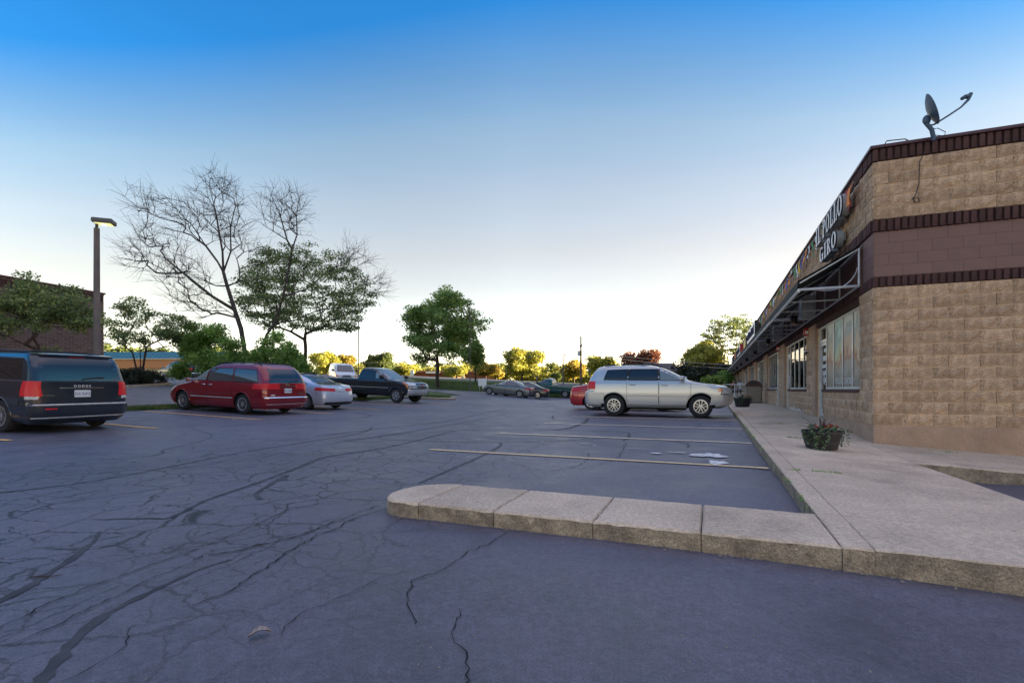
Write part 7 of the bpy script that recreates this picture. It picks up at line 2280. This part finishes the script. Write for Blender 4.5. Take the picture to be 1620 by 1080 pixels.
def person(label, s, w, face, shirt, trousers, skin, hair, lean=.25, hold=False):
    x, y = FW(s, w); z = SZ(s, w)
    e = empty('person', (x, y, z), FANG + face, label, 'person')
    ver = {}; V, E, RR = [], [], []
    def v(n_, p, r_): ver[n_] = len(V); V.append(p); RR.append(r_)
    def ed(a, b_): E.append((ver[a], ver[b_]))
    lx = lean
    v('pel', (0, 0, .52), (.155, .13)); v('waist', (.03 + lx * .1, 0, .68), (.14, .11)); v('chest', (.06 + lx * .35, 0, .90), (.17, .12)); v('neck0', (.06 + lx * .5, 0, 1.04), (.09, .08)); v('neck', (.08 + lx * .58, 0, 1.10), (.05, .05))
    v('head0', (.10 + lx * .62, 0, 1.16), (.068, .066)); v('head1', (.115 + lx * .62, 0, 1.23), (.082, .075)); v('head2', (.10 + lx * .62, 0, 1.30), (.07, .066))
    v('nose', (.20 + lx * .62, 0, 1.21), (.012, .012))
    for a, b_ in (('pel', 'waist'), ('waist', 'chest'), ('chest', 'neck0'), ('neck0', 'neck'), ('neck', 'head0'), ('head0', 'head1'), ('head1', 'head2'), ('head1', 'nose')): ed(a, b_)
    for sg in (1, -1):
        t = 'l' if sg > 0 else 'r'
        v(t + 'hip', (.03, sg * .10, .50), (.09, .09)); v(t + 'knee', (.45, sg * .13, .52), (.062, .062)); v(t + 'ank', (.42, sg * .13, .10), (.042, .042)); v(t + 'toe', (.58, sg * .14, .04), (.035, .03))
        v(t + 'sho', (.06 + lx * .42, sg * .19, 1.0), (.062, .062)); v(t + 'elb', (.16 + lx * .3, sg * .24, .76), (.042, .042)); v(t + 'wri', (.40 + lx * .2, sg * .12, .82), (.028, .028)); v(t + 'han', (.47 + lx * .2, sg * .09, .84), (.03, .018))
        for a, b_ in (('pel', t + 'hip'), (t + 'hip', t + 'knee'), (t + 'knee', t + 'ank'), (t + 'ank', t + 'toe'), ('neck0', t + 'sho'), (t + 'sho', t + 'elb'), (t + 'elb', t + 'wri'), (t + 'wri', t + 'han')): ed(a, b_)
        for q in range(5):
            n_ = t + 'f%d' % q; off = (q - 2) * .014
            v(n_, (.54 + lx * .2 - abs(q - 2) * .008 - (.03 if q == 4 else 0), sg * (.09 + off * 1.3), .825), (.007, .007)); ed(t + 'han', n_)
    me = bpy.data.meshes.new('body'); me.from_pydata(V, E, []); o = bpy.data.objects.new('body', me); link(o, e)
    md = o.modifiers.new('s', 'SKIN'); 
    for i, r_ in enumerate(RR): me.skin_vertices[0].data[i].radius = r_
    me.skin_vertices[0].data[0].use_root = True
    o.modifiers.new('d', 'SUBSURF').levels = 1
    bpy.context.view_layer.update()
    m2 = bpy.data.meshes.new_from_object(o.evaluated_get(bpy.context.evaluated_depsgraph_get())); o.modifiers.clear(); o.data = m2
    for mm in (shirt, trousers, skin, hair): m2.materials.append(mm)
    for p in m2.polygons:
        c = p.center; p.use_smooth = True
        if c.z > 1.27 or (c.z > 1.14 and c.x < .09 + lx * .62): p.material_index = 3
        elif c.z > 1.06: p.material_index = 2
        elif c.x > .30 and c.z > .70: p.material_index = 2
        elif c.z < .56 or (c.x > .2 and c.z < .62): p.material_index = 1
        else: p.material_index = 0
    return e
sk = mat('skin', (.42, .22, .15), .6); hr = mat('dark_hair', (.03, .018, .012), .7)
person('person in a brown top seated by the wall, leaning forward', 36.2, .85, math.pi, mat('brown_top', (.16, .06, .05), .8), mat('dark_trousers', (.03, .03, .035), .8), sk, hr, .35)
person('smaller person in a white top seated nearer the wall', 35.2, .35, math.pi * .9, mat('white_top', (.6, .62, .65), .8), mat('dark_trousers_b', (.03, .03, .035), .8), sk, hr, .15)
for k, (s, w) in enumerate([(36.2, .85), (35.2, .35)]):
    x, y = FW(s, w); z = SZ(s, w)
    e = empty('stool', (x, y, z), FANG, ['plain stool under the leaning person', 'plain stool under the smaller person'][k], 'stool', 'stools by the wall')
    m_ = MB(); m_.bbox((-.2, -.2, .36), (.2, .2, .40), .01); m_.build('seat', M['black_plastic'], e)
    for a in (-.16, .16):
        for b_ in (-.16, .16): m_ = MB(); m_.tube([(a, b_, 0), (a, b_, .36)], .018, 6); m_.build('leg', M['galv'], e)

# litter on the ground: curled leaf, twig
x, y = GP(410, 1007); z = H(x, y)
m_ = MB(); P = []
for i in range(7):
    t = i / 6; row = []
    for j in range(4):
        u = j / 3 - .5; wd = .022 * math.sin(math.pi * (.12 + .8 * t)); row.append((-.04 + .085 * t, u * wd * 2, .006 + .020 * math.sin(t * 3) + abs(u) * .022))
    P.append(row)
m_.grid(P); m_.grid([[(a, b_, c - .0015) for a, b_, c in r_] for r_ in P], flip=True)
o = m_.build('fallen_leaf', mat('dry_leaf', (.36, .30, .26), .8, col2=(.15, .11, .09), scale=60), smooth=50); o.location = (x, y, z); o.rotation_euler = (0, 0, .5); tag(o, 'curled dry leaf lying alone on the near asphalt', 'leaf')
x, y = GP(70, 913); z = H(x, y)
m_ = MB(); m_.tube([(-.07, 0, .006), (-.02, .004, .009), (.03, -.003, .007), (.09, .008, .010)], [.003, .0035, .003, .0018], 6)
o = m_.build('twig', M['bark'], smooth=60); o.location = (x, y, z); o.rotation_euler = (0, 0, .12); tag(o, 'thin brown twig on cracked asphalt near the left edge', 'twig')
m_ = MB(); r_ = random.Random(3)
for k in range(150):
    px, py = r_.uniform(0, 1600), 700 + 380 * r_.random() ** 1.2
    x, y = GP(px, py); s, w = WF(x, y)
    if w < 5.4 and s > -7 : continue
    z = H(x, y); q = r_.uniform(.002, .006); a = r_.uniform(0, 3)
    m_.add([(x - q * math.cos(a), y - q * math.sin(a), z + .004), (x + q, y - q * .3, z + .006), (x + q * .4, y + q, z + .008), (x - q, y + q * .5, z + .005)], [(0, 1, 2, 3)])
for k in range(240):   # debris along the kerbs
    if k % 3: s_ = r_.uniform(-6.0, 22); w_ = 1.885 + abs(r_.gauss(0, .05))
    else: s_ = -6.88 - abs(r_.gauss(0, .03)); w_ = r_.uniform(-.5, 5)
    x, y = FW(s_, w_); z = H(x, y); q = r_.uniform(.003, .011)
    m_.add([(x - q, y - q * .5, z + .004), (x + q, y - q * .3, z + .006), (x + q * .4, y + q, z + .012), (x - q, y + q * .5, z + .005)], [(0, 1, 2, 3)])
o = m_.build('grit', mat('grit', (.25, .20, .15), .9)); o['kind'] = 'stuff'
# weeds in the joints of the walk
def weeds(poly_pts, n, seed):
    r_ = random.Random(seed); C_ = []
    for k in range(n):
        t = r_.random(); i = int(t * (len(poly_pts) - 1)); f = t * (len(poly_pts) - 1) - i
        s = poly_pts[i][0] * (1 - f) + poly_pts[i + 1][0] * f; w = poly_pts[i][1] * (1 - f) + poly_pts[i + 1][1] * f
        x, y = FW(s + r_.gauss(0, .012), w); C_.append((x, y, SZ(s, w) + .006))
    return C_
C_ = weeds([(0, 1.3), (0, .7)], 22, 1) + weeds([(0.0, -.25), (0, -.55)], 12, 2) + weeds([(-.35, -.6), (-.5, -1.0)], 12, 3) + weeds([(2.93, 1.6), (2.93, 1.0)], 16, 4) + weeds([(-4.0, 1.75), (-4, 1.3)], 14, 5) + weeds([(5.86, 1.2), (5.86, .8)], 12, 6) + weeds([(0, 1.9), (12, 1.9)], 50, 7) + weeds([(-6.0, 1.9), (0, 1.9)], 20, 8)
o = bpy.data.objects.new('joint_weeds', leaf_mesh('joint_weeds', C_, 8, .035, .010, LM['bright'], 77, flat=.3)); link(o); o['kind'] = 'stuff'

M['rust'] = mat('orange_rust_stain', (.60, .26, .10), .9, col2=(.50, .30, .17), scale=6, detail=9)
M['salt'] = mat('white_salt_bloom', (.72, .66, .58), .95, col2=(.5, .4, .3), scale=14, detail=9)
def wall_stain(name, s0, s1, z0, z1, material, seed, up=True):
    r_ = random.Random(seed); n = 26; lo, hi = [], []
    for k in range(n + 1):
        s = s0 + (s1 - s0) * k / n; env = math.sin(math.pi * min(1, max(0, k / n))) ** .5
        lo.append((s, .056, z0)); hi.append((s, .056, z0 + (z1 - z0) * env * r_.uniform(.35, 1.0)))
    m_ = MB(); m_.grid([lo, hi], flip=True); o = m_.build(name, material, bld); return o
wall_stain('salt_bloom', 6.6, 9.8, .36, .50, M['salt'], 4)
# ---------------------------------------------------------------- tall unseen block added to shade the lot (beyond the right side)
e = empty('shade_block', (0, 0, 0), 0, 'unseen tall brick block added beyond the shops to shade the lot', 'building')
m_ = MB()
m_.prism([(72, -12), (88, -12), (88, 78), (72, 78)], -1, 31, axis='z'); m_.build('wall', M['brick'], e)
m_ = MB(); m_.prism([(71.8, -12.2), (88.2, -12.2), (88.2, 78.2), (71.8, 78.2)], 31.0, 31.3, axis='z'); m_.build('coping', M['cap'], e)
wd_ = MB(); wd_.box((71.97, -9, 1), (71.999, -7, 2.6))
wm = wd_.mesh('window', M['glass_dark'])
for fl_i in range(8):
    for k in range(20):
        o = bpy.data.objects.new('window', wm); link(o, e); o.location = (0, k * 4.2, fl_i * 3.5)
